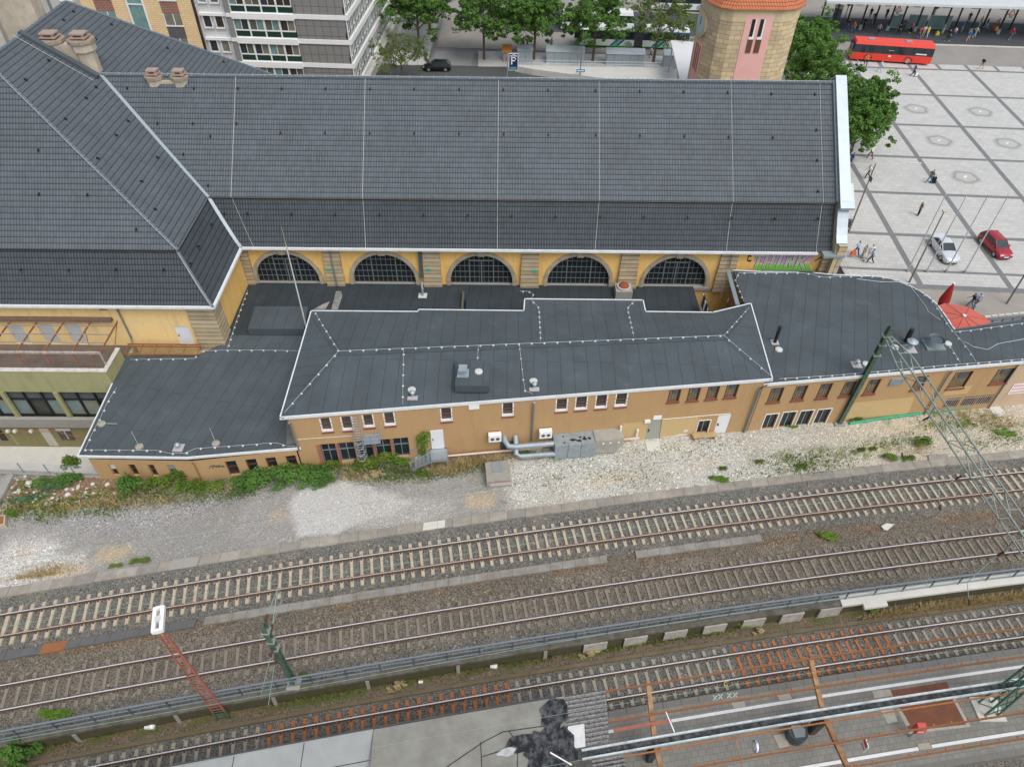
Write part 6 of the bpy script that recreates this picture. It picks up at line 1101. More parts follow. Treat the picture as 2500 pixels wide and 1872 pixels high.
for x in(8.25,17.9):
 a_,g_,b_=tv(x-.1,VO1+.1,ZO-.12),tv(x,VG,ZG-.15),tv(x+.15,VO2-.15,ZO-.12);mb=MB();mb.beam(a_,g_,.26,.22);mb.beam(g_,b_,.26,.22);mb.build('transverse_beam',beamm,cn)
 mb=MB();c_=tv(x,VG,0);mb.hexa([*(c_+V3(dx*.16,dy*.2,PZ)for dx,dy in((-1,-1),(1,-1),(1,1),(-1,1))),*(c_+V3(dx*.22,dy*.3,ZG-.2)for dx,dy in((-1,-1),(1,-1),(1,1),(-1,1)))]);mb.build('column',M('dark_column',(.045,.055,.055),.7,var=.3,sc=3,dirt=(.16,.1,.06),dsc=2),cn)
for x in(9.3,12.6):mb=MB();mb.beam(tv(x-.35 if x<10 else x-.1,13.9 if x<10 else VG-.4,ZI+.1),tv(x,VG+.3 if x<10 else VO2,ZG+.3),.05,.05);mb.build('loose_strut',wht if x<10 else beamm,cn)
grp_l=M('pale_bitumen',(.3,.315,.31),.85,var=.14,sc=1.2,fine=.06,dirt=(.24,.25,.25),dirtamt=.4,dsc=.8);grp_d=M('old_bitumen',(.235,.235,.21),.9,var=.2,sc=1.2,fine=.08,dirt=(.15,.145,.12),dirtamt=.6,dsc=.9)
tar=M('black_tar',(.016,.017,.02),.75,var=.4,sc=3,fine=.3,dirt=(.22,.23,.25),dirtamt=.5,dsc=3.2,bump=.02)
mt,g=newmat('corrugated_sheet',.85);u,v_=g.uv();wv=g.m('SINE',g.m('MULTIPLY',v_,2*math.pi/.22));n_=g.noise(9,det=5,rough=.75)
c_=g.ramp(g.m('ADD',n_,g.m('MULTIPLY',wv,.05)),[(.3,(.04,.04,.045)),(.5,(.2,.195,.185)),(.72,(.38,.38,.37))]);g.put(g.b.inputs['Base Color'],c_);g.bump(wv,.05,1.);corr=mt
def slope(v_):
 pts=[(VO2-.15,ZO+.12),(VG-.25,ZG+.3),(VG+.25,ZG+.3),(VO1+.15,ZO+.12)]
 for(a_,za),(b_,z1)in zip(pts,pts[1:]):
  if a_<=v_<=b_+1e-6:return za+(z1-za)*(v_-a_)/(b_-a_)
 return pts[-1][1]if v_>pts[-1][0]else pts[0][1]
def csheet(name,x0,x1,v0,v1,m_,lift=0.,th=.05,par=cn):
 mb=MB();n=max(1,int((x1-x0)/1.5));vb=[v0]+[q for q in(VG-.25,VG+.25)if v0<q<v1]+[v1]
 for i in range(n):
  a_,b_=x0+(x1-x0)*i/n,x0+(x1-x0)*(i+1)/n
  for p0,p1 in zip(vb,vb[1:]):
   q=[tv(a_,p0,slope(p0)+lift),tv(b_,p0,slope(p0)+lift),tv(b_,p1,slope(p1)+lift),tv(a_,p1,slope(p1)+lift)];mb.face(q,[(a_,p0),(b_,p0),(b_,p1),(a_,p1)]);mb.face([p-V3(0,0,th)for p in q][::-1])
 for p0 in(v0,v1):q=[tv(x0,p0,slope(p0)+lift),tv(x1,p0,slope(p0)+lift)];mb.face([q[0],q[1],q[1]-V3(0,0,th),q[0]-V3(0,0,th)])
 for a_ in(x0,x1):q=[tv(a_,v0,slope(v0)+lift),tv(a_,v1,slope(v1)+lift)];mb.face([q[0],q[1],q[1]-V3(0,0,th),q[0]-V3(0,0,th)])
 return mb.build(name,m_,par)
csheet('roof_sheet',-30,-6.95,VO2-.1,VO1+.12,grp_l,.0,.1,cn);csheet('roof_sheet',-6.93,3.4,VO2-.1,VO1+.1,grp_d,-.02,.1)
mb=MB();X2=list(np.arange(-30,3.5,1.5))
for a_,b_ in zip(X2,X2[1:]):mb.beam(tv(a_,VO1+.16,ZO+.08),tv(b_,VO1+.16,ZO+.08),.08,.14)
mb.build('roof_edge',M('dark_roof_edge',(.07,.075,.08),.8,var=.2),cn)
csheet('corrugated_panel',3.4,5.7,VG+.3,VO1+.1,corr,.01);csheet('corrugated_panel',4.7,6.4,VO2,VG-.4,corr,.0)
seam=M('seam_black',(.02,.02,.022),.9)
for pts in([(-30,14.1),(-6.95,14.1)],[(-14,15.5),(-14,14.1)],[(-10.5,15.5),(-10.5,14.1)],[(-12.2,14.1),(-12.2,12.3)],[(-30,12.4),(-7,12.4)],[(-4.6,12),(-3,13.1),(-1,14.0),(0,14.3),(3.2,14.2)],[(-1.2,14),(-1.1,12.8)],[(.3,14.3),(.8,13.6),(.7,11)],[(-1.1,13.3),(.6,13.5),(3,13.3)],[(1.8,13.4),(2.0,10)]):
 mb=MB()
 for(a_,b_),(c_,d_)in zip(pts,pts[1:]):
  n=6
  for i in range(n):t,t2=i/n,(i+1)/n;x_,v1=a_+(c_-a_)*t,b_+(d_-b_)*t;x2,v2=a_+(c_-a_)*t2,b_+(d_-b_)*t2;mb.beam(tv(x_,v1,slope(v1)+.008),tv(x2,v2,slope(v2)+.008),.035,.012)
 mb.build('seam',seam,cn)
def blobpoly(cx,cv,rx,rv,n,lift,m_,name='tar_patch',seed=1):
 random.seed(seed);mb=MB();ring_=[(cx+rx*math.cos(t)*random.uniform(.7,1.12),cv+rv*math.sin(t)*random.uniform(.7,1.12))for t in np.linspace(0,2*math.pi,n,endpoint=False)]
 for i in range(n):a_,b_=ring_[i],ring_[(i+1)%n];mb.face([tv(cx,cv,slope(cv)+lift),tv(a_[0],a_[1],slope(a_[1])+lift),tv(b_[0],b_[1],slope(b_[1])+lift)])
 mb.build(name,m_,cn)
blobpoly(2.6,13.0,1.5,1.35,22,.045,tar,seed=3);blobpoly(2.7,14.7,.85,.9,16,.05,tar,seed=5);blobpoly(1.1,13.6,1.3,.45,16,.04,tar,seed=8);blobpoly(3.3,11.3,1.0,.7,14,.045,tar,seed=12);blobpoly(.2,13.3,.6,.22,12,.05,M('white_flakes',(.42,.44,.45),.8,var=.4,sc=8,dirt=(.05,.05,.05),dsc=4),seed=21);csheet('patch_sheet',3.5,4.4,12.9,14.0,M('white_sheet',(.55,.56,.55),.7,var=.2,sc=4),.03);blobpoly(1.6,11.9,.6,.5,12,.06,M('white_flakes',(.42,.44,.45),.8),seed=31)
mb=MB();mb.beam(tv(2.5,12.9,slope(12.9)+.09),tv(3.6,12.1,slope(12.1)+.09),.07,.03);mb.build('loose_batten',wht,cn);mb=MB();q=tv(2.4,11.35,slope(11.3)+.05);mb.dome(q,.22,.1,9);mb.dome(q+V3(.3,.12,0),.14,.08,8);mb.build('foam_lump',M('foam_yellow',(.6,.42,.2),.9),cn)
q=c8b(270,1400,PZ);wb=thing('waste_bin','round dark grey waste bin with a folded grey lid on the platform','waste bin',q);mb=MB();mb.tube([q,q+V3(0,0,.85)],[.5,.56],22);mb.build('drum',M('bin_grey',(.05,.065,.065),.5,var=.15),wb,smooth='auto');mb=MB();mb.prism([(q[0]+x,q[1]+y)for x,y in((-.28,-.35),(.3,-.3),(.42,.1),(.2,.35),(-.35,.3))],q[2]+.85,q[2]+.92);mb.build('lid',M('bin_lid',(.22,.26,.27),.5),wb)
q=c8b(1245,1400,PZ);rb=thing('ticket_validator','red box with two white lines of lettering on a grey stand','red box',q);mb=MB();mb.tube([q,q+V3(0,0,1.0)],.06,8);mb.build('stand',steel_blue,rb);redp=M('bright_red_paint',(.6,.05,.035),.45,var=.06)
mb=MB();mb.hexa([(q[0]-.22,q[1]-.2,1.0+PZ),(q[0]+.28,q[1]-.2,1.0+PZ),(q[0]+.28,q[1]+.2,1.0+PZ),(q[0]-.22,q[1]+.2,1.0+PZ),(q[0]-.2,q[1]-.2,1.62+PZ),(q[0]+.28,q[1]-.2,1.62+PZ),(q[0]+.28,q[1]+.16,1.72+PZ),(q[0]-.2,q[1]+.16,1.72+PZ)]);mb.build('box',redp,rb)
mb=MB();[mb.box(q[0]-.14,q[1]-.206,z,q[0]+.2,q[1]-.2,z+.05)for z in(PZ+1.2,PZ+1.33)];mb.build('lettering',wht,rb)
q=tv(13.9,VI2+.6,1.8);cs=thing('station_clock','round white double faced sign with blue edges hanging under the gutter','hanging sign',tv(13.9,11.7,1.3));q=tv(13.9,11.75,1.2);mb=MB();mb.tube([q+V3(-.12,0,0),q+V3(-.07,0,0),q+V3(.07,0,0),q+V3(.12,0,0)],[.2,.3,.3,.2],20);mb.build('body',wht,cs)
for s in(-.08,.08):mb=MB();mb.tube([q+V3(s-.015,0,0),q+V3(s+.015,0,0)],.31,20);mb.build('blue_ring',M('blue_paint',(.03,.07,.3),.5),cs)
mb=MB();mb.tube([q+V3(0,0,.2),q+V3(0,.3,.75)],.02,6);mb.build('hanger',steel,cs)
q=tv(19.9,10.9,.9);sg=thing('sign','small red and white sign hanging from the nearest rusty cross beam','sign',q);mb=MB();mb.box(q[0]-.02,q[1]-.28,q[2],q[0]+.02,q[1]+.28,q[2]+.75);mb.build('board',wht,sg);mb=MB();mb.box(q[0]-.025,q[1]-.2,q[2]+.4,q[0]-.021,q[1]+.2,q[2]+.68);mb.box(q[0]-.025,q[1]-.2,q[2]+.1,q[0]-.021,q[1]+.2,q[2]+.2);mb.build('red_mark',redp,sg);mb=MB();mb.tube([q+V3(0,0,.75),q+V3(0,0,1.3)],.02,6);mb.build('hanger',steel,sg)
q=P(*k(1240,1392,1825,975),-1.0);yh=[P(*k(1240,1392,x,y),-1.05)for x,y in((1825,978),(1820,945),(1840,933),(1860,930))];mb=MB();mb.tube(yh,.035,6);tag(mb.build('hose',M('yellow_hose',(.6,.45,.03),.5),None),'short yellow hose lying beside the lowest track','hose')
ins_m=M('brown_insulator',(.06,.02,.015),.35)
def insul(a_,b_,par,r=.09,n=5):
 a_,b_=V3(*a_),V3(*b_);mb=MB();pts,rr_=[],[]
 for i in range(n*2+1):pts.append(a_+(b_-a_)*i/(n*2));rr_.append(r if i%2 else r*.55)
 mb.tube(pts,rr_,8);mb.build('insulator',ins_m,par)
pale_w=M('pale_green_wire',(.26,.36,.31),.5,.2)
ml=thing('catenary_mast','dark green catenary mast rising beside the grey railing, with cantilever arms','catenary mast',tv(-12.47,20.1,0),group='catenary masts');b_=V3(-12.47,17.86,0);t_=V3(-12.63,17.86,7.39)
def hmast(par,b_,t_,w_=.3,m_=green_steel):
 b_,t_=V3(*b_),V3(*t_)
 mb=MB();[mb.beam(b_+V3(0,s*w_/2,0),t_+V3(0,s*w_/2,0),w_*.9,.035,up=(0,1,0))for s in(-1,1)];mb.beam(b_,t_,.04,w_*.9,up=(0,1,0));mb.build('mast',m_,par)
hmast(ml,b_,t_,.3);mb=MB();mb.box(b_[0]-.4,b_[1]-.4,-.3,b_[0]+.4,b_[1]+.4,.1);mb.build('foundation',concrete,ml)
up7=lambda z:b_+(t_-b_)*z/7.39
for z,(x1,y1)in((7.1,(649,1425)),(6.0,(658,1432))):
 a_=up7(z)+V3(0,.2,0);e=tv(-12.5,22.5,z-.2);i1=a_+V3(0,.55,0);insul(a_,i1,ml)
 mb=MB();mb.tube([i1,e],.02,6);mb.build('cantilever_tube',pale_w,ml)
mb=MB();mb.tube([up7(6.0)+V3(0,.75,0),tv(-12.5,22.5,7.0)],.025,6);mb.tube([tv(-12.4,22.4,6.0),tv(-12.9,23.2,5.6)],.02,6);mb.build('cantilever_tube',pale_w,ml)
for z,dx,dz in((5.1,.1,-1.0),(4.2,.12,-1.1)):
 a_=up7(z)+V3(0,-.2,0);i1=a_+V3(0,-.5,.0);insul(a_,i1,ml);mb=MB();mb.tube([i1,tv(-12.4+dx,17.1,z+.9 if z>5 else z+.3)],.02,6);mb.build('cantilever_tube',pale_w,ml)
for z in(6.7,5.6,4.7):mb=MB();c_=up7(z);mb.box(c_[0]-.22,c_[1]-.22,z-.05,c_[0]+.22,c_[1]+.22,z+.05);mb.build('clamp',green_lt,ml)
mr=thing('catenary_mast','tall green catenary mast against the right annex, carrying the long lattice beam','catenary mast',(27.02,39.1,0),group='catenary masts');hmast(mr,(27.02,39.1,0),(27.32,39.05,10.25),.34);mb=MB();mb.box(26.6,38.75,-.05,27.45,39.4,.12);mb.build('foundation',concrete,mr)
for z in(9.4,8.6,7.6):mb=MB();x_=27.02+.3*z/10;mb.box(x_-.28,38.83,z-.05,x_+.28,39.3,z+.05);mb.build('clamp',green_lt,mr)
lbm=thing('lattice_beam','long pale green lattice beam spanning high over the tracks from the right mast','lattice girder',(27.5,38.8,9.5));A0,A1=V3(27.3,38.7,9.5),V3(30.1,2.0,9.5);D_=unit(A1-A0);S_=V3(D_[1],-D_[0],0)*-1;LL=float(np.linalg.norm(A1-A0))
def bp_(t,s,u_):wf=min(1,.35+t/2.5);return A0+D_*t+S_*s*.38*wf+V3(0,0,u_*.42*wf)
for s in(-1,1):
 for u_ in(-1,1):mb=MB();mb.beam(bp_(0,s,u_),bp_(2.5,s,u_),.08,.08);mb.beam(bp_(2.5,s,u_),bp_(LL,s,u_),.08,.08);mb.build('chord',green_lt,lbm)
t=.6;i=0
while t<LL-1.5:
 t2=t+1.45
 for s in(-1,1):mb=MB();mb.beam(bp_(t,s,1 if i%2 else-1),bp_(t2,s,-1 if i%2 else 1),.04,.04);mb.build('brace',green_lt,lbm)
 mb=MB();mb.beam(bp_(t,-1,1),bp_(t,1,1),.06,.06);mb.beam(bp_(t,-1,-1),bp_(t,1,-1),.05,.05);mb.build('cross_bar',green_lt,lbm);t=t2;i+=1
for v_,zz in((27.4,6.6),(22.5,7.6),(17.1,6.1)):
 x_=28.2;top=tv(x_,v_+.6,9.0);
 hs_=thing('cantilever',{27.4:'wire support with brown insulators hanging over the upper track at the lattice beam',22.5:'wire support with brown insulators hanging over the middle track at the lattice beam',17.1:'wire support with brown insulators hanging over the lowest track at the lattice beam'}[v_],'wire support',top);mb=MB();mb.beam(top+V3(0,0,.05),top-V3(0,0,1.1),.08,.08,up=(0,1,0));mb.build('drop_post',green_lt,hs_)
 e=tv(x_-1.6,v_,zz);insul(top-V3(0,0,1.0),top-V3(.35,.1,1.2),hs_);mb=MB();mb.tube([top-V3(.35,.1,1.2),e],.025,6);mb.tube([e,e-V3(.3,1.0,.1)],.02,6);mb.build('steady_arm',pale_w,hs_);insul(e-V3(.3,1.0,.1),e-V3(.4,1.35,.15),hs_,.07)
cw=[('contact wire pair over the track nearest the ochre building',27.4,6.6),('contact wire pair over the middle track',22.5,7.6),('contact wire pair over the lowest track, crossing the railing in view',17.1,6.05)]
for lab,v_,z in cw:
 o=thing('contact_wire',lab,'overhead wire',tv(0,v_,z),group='overhead wires along the tracks')
 mb=MB();mb.tube([tv(x,v_+.15*math.sin(x*.11),z)for x in np.arange(-45,60,3.)],.011,4);mb.build('contact_wire',pale_w,o)
 mb=MB();mb.tube([tv(x,v_+.15*math.sin(x*.11),z+.35+.0006*((x+2)%40-20)**2*2)for x in np.arange(-45,60,2.)],.008,4);mb.build('messenger_wire',M('dark_wire',(.12,.14,.13),.6),o)
o=thing('feeder_wire','thin pale wires running above the platform and the canopy','overhead wire',tv(20,12,6),group='overhead wires along the tracks')
for v_,z in((13.6,5.5),(11.2,5.8)):mb=MB();mb.tube([tv(x,v_,z)for x in np.arange(-20,60,4.)],.008,4);mb.build('wire',pale_w,o)
q=c8b(1900,1170,PZ);lm=thing('lattice_mast','green lattice mast rising from the platform at the right frame edge','lattice mast',q);w0=.55
for dx in(-1,1):
 for dy in(-1,1):mb=MB();mb.beam(q+V3(dx*w0*.7,dy*w0*.7,0),q+V3(dx*.2,dy*.2,11),.09,.09,up=(0,1,0));mb.build('leg',M('mast_green',(.05,.16,.1),.5,var=.2,sc=4),lm)
for i in range(9):
 z0,z1=i*1.15,(i+1)*1.15;w1_,w2_=.385-.185*z0/11,.385-.185*z1/11
 for a_,b_ in(((-1,-1),(1,-1)),((1,-1),(1,1)),((1,1),(-1,1)),((-1,1),(-1,-1))):mb=MB();mb.beam(q+V3(a_[0]*w1_,a_[1]*w1_,z0),q+V3(b_[0]*w2_,b_[1]*w2_,z1),.045,.045);mb.build('brace',M('mast_green',(.05,.16,.1),.5),lm)
mb=MB();mb.box(q[0]-.8,q[1]-.7,PZ-.02,q[0]+.8,q[1]+.7,PZ+.1);mb.build('foundation',conc_lt,lm)
gb,gt=tv(-16.5,19.25,-1.15),tv(-16.75,19.45,9.1);sgm=thing('signal_mast','red mast','signal mast',gb);sgm['label']='red brown ladder mast with a white H shaped frame on top'
xd=unit(tv(-15.5,19.2)-tv(-17.5,19.2));nd=V3(-xd[1],xd[0],0)
for s in(-1,1):
 a_,m1,b2=gb+xd*s*.35,gb+(gt-gb)*.11+xd*s*.32,gt+xd*s*.16;mb=MB();mb.beam(a_,m1,.09,.12,up=tuple(nd));mb.build('foot',green_steel,sgm);mb=MB();mb.beam(m1,b2,.05 if s<0 else .1,.09,up=tuple(nd));mb.build('stile',red_ox,sgm)
for i in range(32):t=.01+i*.0315;c_=gb+(gt-gb)*t;w_=.35-.19*t;mb=MB();mb.beam(c_-xd*w_,c_+xd*w_,.03,.045);mb.build('rung',red_ox if t>.11 else green_steel,sgm)
hc=P(387,1512,9.5);ax=unit(P(391,1481,9.5)-P(386,1545,9.5));bx2=V3(ax[1],-ax[0],0)
for s in(-1,1):mb=MB();mb.beam(hc+bx2*s*.18-ax*.68,hc+bx2*s*.18+ax*.68,.19,.25);mb.build('white_bar',wht,sgm)
for t in(-.62,0,.62):mb=MB();mb.beam(hc-bx2*.14+ax*t,hc+bx2*.14+ax*t,.14 if t else .3,.28);mb.build('cross_piece',wht if t else holder_m,sgm)
mb=MB();mb.beam(gt,hc-V3(0,0,.1)+ax*-.4,.12,.12);mb.build('bracket',red_ox,sgm)
def leafmat(name,c1,c2,c3):
 mt,g=newmat(name,.7);a_=g.noise(.9,det=3);b_=g.noise(11,det=2);f=g.m('ADD',g.m('MULTIPLY',a_,.55),g.m('MULTIPLY',b_,.45))
 g.put(g.b.inputs['Base Color'],g.ramp(f,[(.32,c1),(.5,c2),(.68,c3)]));g.b.inputs['Specular IOR Level'].default_value=.25
 tr=g.n('BsdfTranslucent');g.t.links.new(g.b.inputs['Base Color'].links[0].from_socket,tr.inputs[0]);mx=g.n('MixShader');mx.inputs[0].default_value=.3
 out=g.t.nodes['Material Output'];g.t.links.new(g.b.outputs[0],mx.inputs[1]);g.t.links.new(tr.outputs[0],mx.inputs[2]);g.t.links.new(mx.outputs[0],out.inputs[0]);return mt
leaf_t=leafmat('tree_leaves',(.055,.13,.03),(.11,.23,.045),(.2,.35,.08));leaf_b=leafmat('bush_leaves',(.06,.12,.02),(.13,.21,.03),(.26,.33,.06));leaf_y=leafmat('bright_leaves',(.08,.17,.02),(.15,.27,.03),(.24,.36,.05));leaf_s=leafmat('sparse_leaves',(.08,.13,.035),(.13,.19,.045),(.2,.26,.07));leaf_c=leafmat('teal_leaves',(.05,.14,.07),(.09,.2,.09),(.14,.26,.12));straw=leafmat('dry_grass',(.4,.31,.15),(.54,.43,.23),(.66,.54,.31))
bark=M('bark',(.14,.11,.075),.95,var=.3,sc=4,fine=.2)
def leaves(mb_v,mb_f,cen,n,rad,size,rng,flat=.7):
 c=np.asarray(cen);d=rng.normal(size=(n,3));d/=np.linalg.norm(d,axis=1)[:,None];r=rad*rng.uniform(.25,1,n)**.5;p=c+d*r[:,None]*np.array([1,1,flat])
 nrm=d*.6+rng.normal(size=(n,3))*.6+np.array([0,0,.6]);nrm/=np.linalg.norm(nrm,axis=1)[:,None];t=np.cross(nrm,rng.normal(size=(n,3)));t/=np.linalg.norm(t,axis=1)[:,None]+1e-9;b_=np.cross(nrm,t)
 s=size*rng.uniform(.6,1.25,n)[:,None];base=sum(len(x)for x in mb_v);q=np.stack([p-t*s,p+b_*s*.55+nrm*s*.15,p+t*s,p-b_*s*.55+nrm*s*.15],1).reshape(-1,3)
 mb_v.append(q);mb_f.append((np.arange(n*4).reshape(n,4)+base))
def leafmesh(name,V,F,mat_):
 v=np.concatenate(V);f=np.concatenate(F);me=bpy.data.meshes.new(name);me.vertices.add(len(v));me.vertices.foreach_set('co',v.ravel());me.loops.add(f.size);me.loops.foreach_set('vertex_index',f.ravel());me.polygons.add(len(f));me.polygons.foreach_set('loop_start',np.arange(0,f.size,4));me.update(calc_edges=True);me.materials.append(mat_);return me
def treeproto(seed,H,R,dens,mat_,size=.17,trunk_h=.32,bare=.0):
 rng=np.random.RandomState(seed);random.seed(seed);V,F=[],[];mb=MB();tips=[]
 th=H*trunk_h;lean=rng.uniform(-.2,.2,2);top=V3(lean[0],lean[1],H*.82);fork=V3(lean[0]*.4,lean[1]*.4,th)
 mb.tube([(0,0,0),fork*.5,fork,(fork+top)/2,top],[.2,.16,.14,.08,.03],7)
 for i in range(11):
  a_=i*2.4+rng.uniform(-.3,.3);z0=th+(H*.8-th)*(i/11)*.8;rr_=R*(.95-.45*(i/11))*rng.uniform(.8,1.1);st_=fork+(top-fork)*(i/11*.8);e=V3(math.cos(a_)*rr_,math.sin(a_)*rr_,z0+rng.uniform(.6,1.8)+H*.08);mid=(st_+e)/2+V3(0,0,.35);mb.tube([st_,mid,e],[.08,.05,.02],5);tips+=[e,mid+rng.normal(size=3)*.3]
  for j in range(4):b2=mid+(e-mid)*rng.uniform(.1,.9)+V3(*rng.normal(size=3)*R*.22);b2[2]=max(b2[2],th*.95);mb.tube([mid+(e-mid)*.3,b2],[.035,.012],4);tips.append(b2)
 for k_ in range(int(26*R/4)):
  a_,u_=rng.uniform(0,6.28),rng.uniform(0,1);ph=math.acos(1-1.25*u_);r_=R*rng.uniform(.55,.98);tips.append(V3(lean[0]+math.cos(a_)*math.sin(ph)*r_,lean[1]+math.sin(a_)*math.sin(ph)*r_,th+(H-th)*.42+math.cos(ph)*(H-th)*.55*rng.uniform(.7,1)))
 for t in tips:
  if rng.rand()<bare:continue
  rad=rng.uniform(.45,1.0)*R/4.2
  for s in range(3):leaves(V,F,t+rng.normal(size=3)*rad*.5,int(48*dens),rad*rng.uniform(.45,.8),size,rng,.6)
 ctx=thing('tree','tree','tree',(0,0,0));mb.build('trunk',bark,ctx);o=bpy.data.objects.new('crown',leafmesh('crown',V,F,mat_));COL.objects.link(o);o.parent=ctx;WORLD[o.name]=Matrix.Identity(4);return ctx
tA,tB,tC,tS=treeproto(1,9,4.6,1.,leaf_t),treeproto(2,8,4.0,1.,leaf_t),treeproto(3,7.5,3.6,1.,leaf_t),treeproto(4,8.5,4.6,.55,leaf_s,.17,.3,.35)
trees=[(tA,(1182,146),None,1.,'green street tree behind the ridge, nearest the black hatchback'),(tB,(1303,147),None,1.12,'green street tree between the short shed and the first long shed'),(tA,(1447,150),None,1.0,'dense green tree covering the front of the articulated bus'),(tS,(1595,153),None,1.05,'thin half bare tree in front of the articulated bus'),(tB,(1024,127),None,1.15,'green tree beside the corner of the office block'),(tC,(1050,78),None,1.2,'farthest green tree above the black hatchback, at the top edge'),(tS,(985,205),None,.75,'scrubby half bare tree between the office base and the hall ridge'),(tC,(1270,60),None,1.1,'green tree at the top edge behind the second street tree'),(tC,None,(1972,78,6.0),.95,'small green tree right of the tower, closest to the bus shelter'),(tB,None,(1985,125,6),.95,'middle green tree in the row right of the tower'),(tA,None,(1995,175,6),.9,'large bright tree right of the tower, just above the gable'),(tC,None,(2100,262,5.2),1.05,'green tree beside the top of the zinc gable'),(tB,None,(2092,325,4.4),.85,'green tree beside the middle of the zinc gable, nearest the square')]
used=set()
for i,(pr,bs_,cr_,sc_,lab)in enumerate(trees):
 q=P(*bs_)if bs_ else P(*cr_);t=pr if pr.name not in used else dup(pr);used.add(pr.name);t.location=(q[0],q[1],0);t.rotation_euler=(0,0,i*1.7);t.scale=(sc_*1.14,)*3;t['label']=lab;t['group']='green trees behind the station hall'
def bushproto(seed,mat_,n=16,size=.09,per=60):
 rng=np.random.RandomState(seed);V,F=[],[]
 for i in range(n):
  a_,r_=rng.uniform(0,6.28),rng.uniform(0,.8)**.7;z=(1-r_**2)*rng.uniform(.4,.85)+.1;leaves(V,F,(math.cos(a_)*r_,math.sin(a_)*r_,z),per,rng.uniform(.2,.36),size,rng,.8)
 return leafmesh('bush',V,F,mat_)
bm_={'d':bushproto(11,leaf_b),'b':bushproto(12,leaf_y,14,.1,50),'t':bushproto(13,leaf_c,10,.1,40),'s':bushproto(14,straw,12,.09,45),'g':bushproto(15,leaf_t,18,.1,60)}
def bush(px,py,rx,ry,h,kd,label,z=0.,ang=8,cat='bush',name='bush'):
 q=P(px,py,z+h*.3);o=bpy.data.objects.new(name,bm_[kd]);COL.objects.link(o);o.location=(q[0],q[1],z);o.scale=(rx,ry,h);o.rotation_euler=(0,0,math.radians(ang));tag(o,label,cat,'bushes and weeds along the old walls')
B1=lambda x,y:k(0,920,x,y)
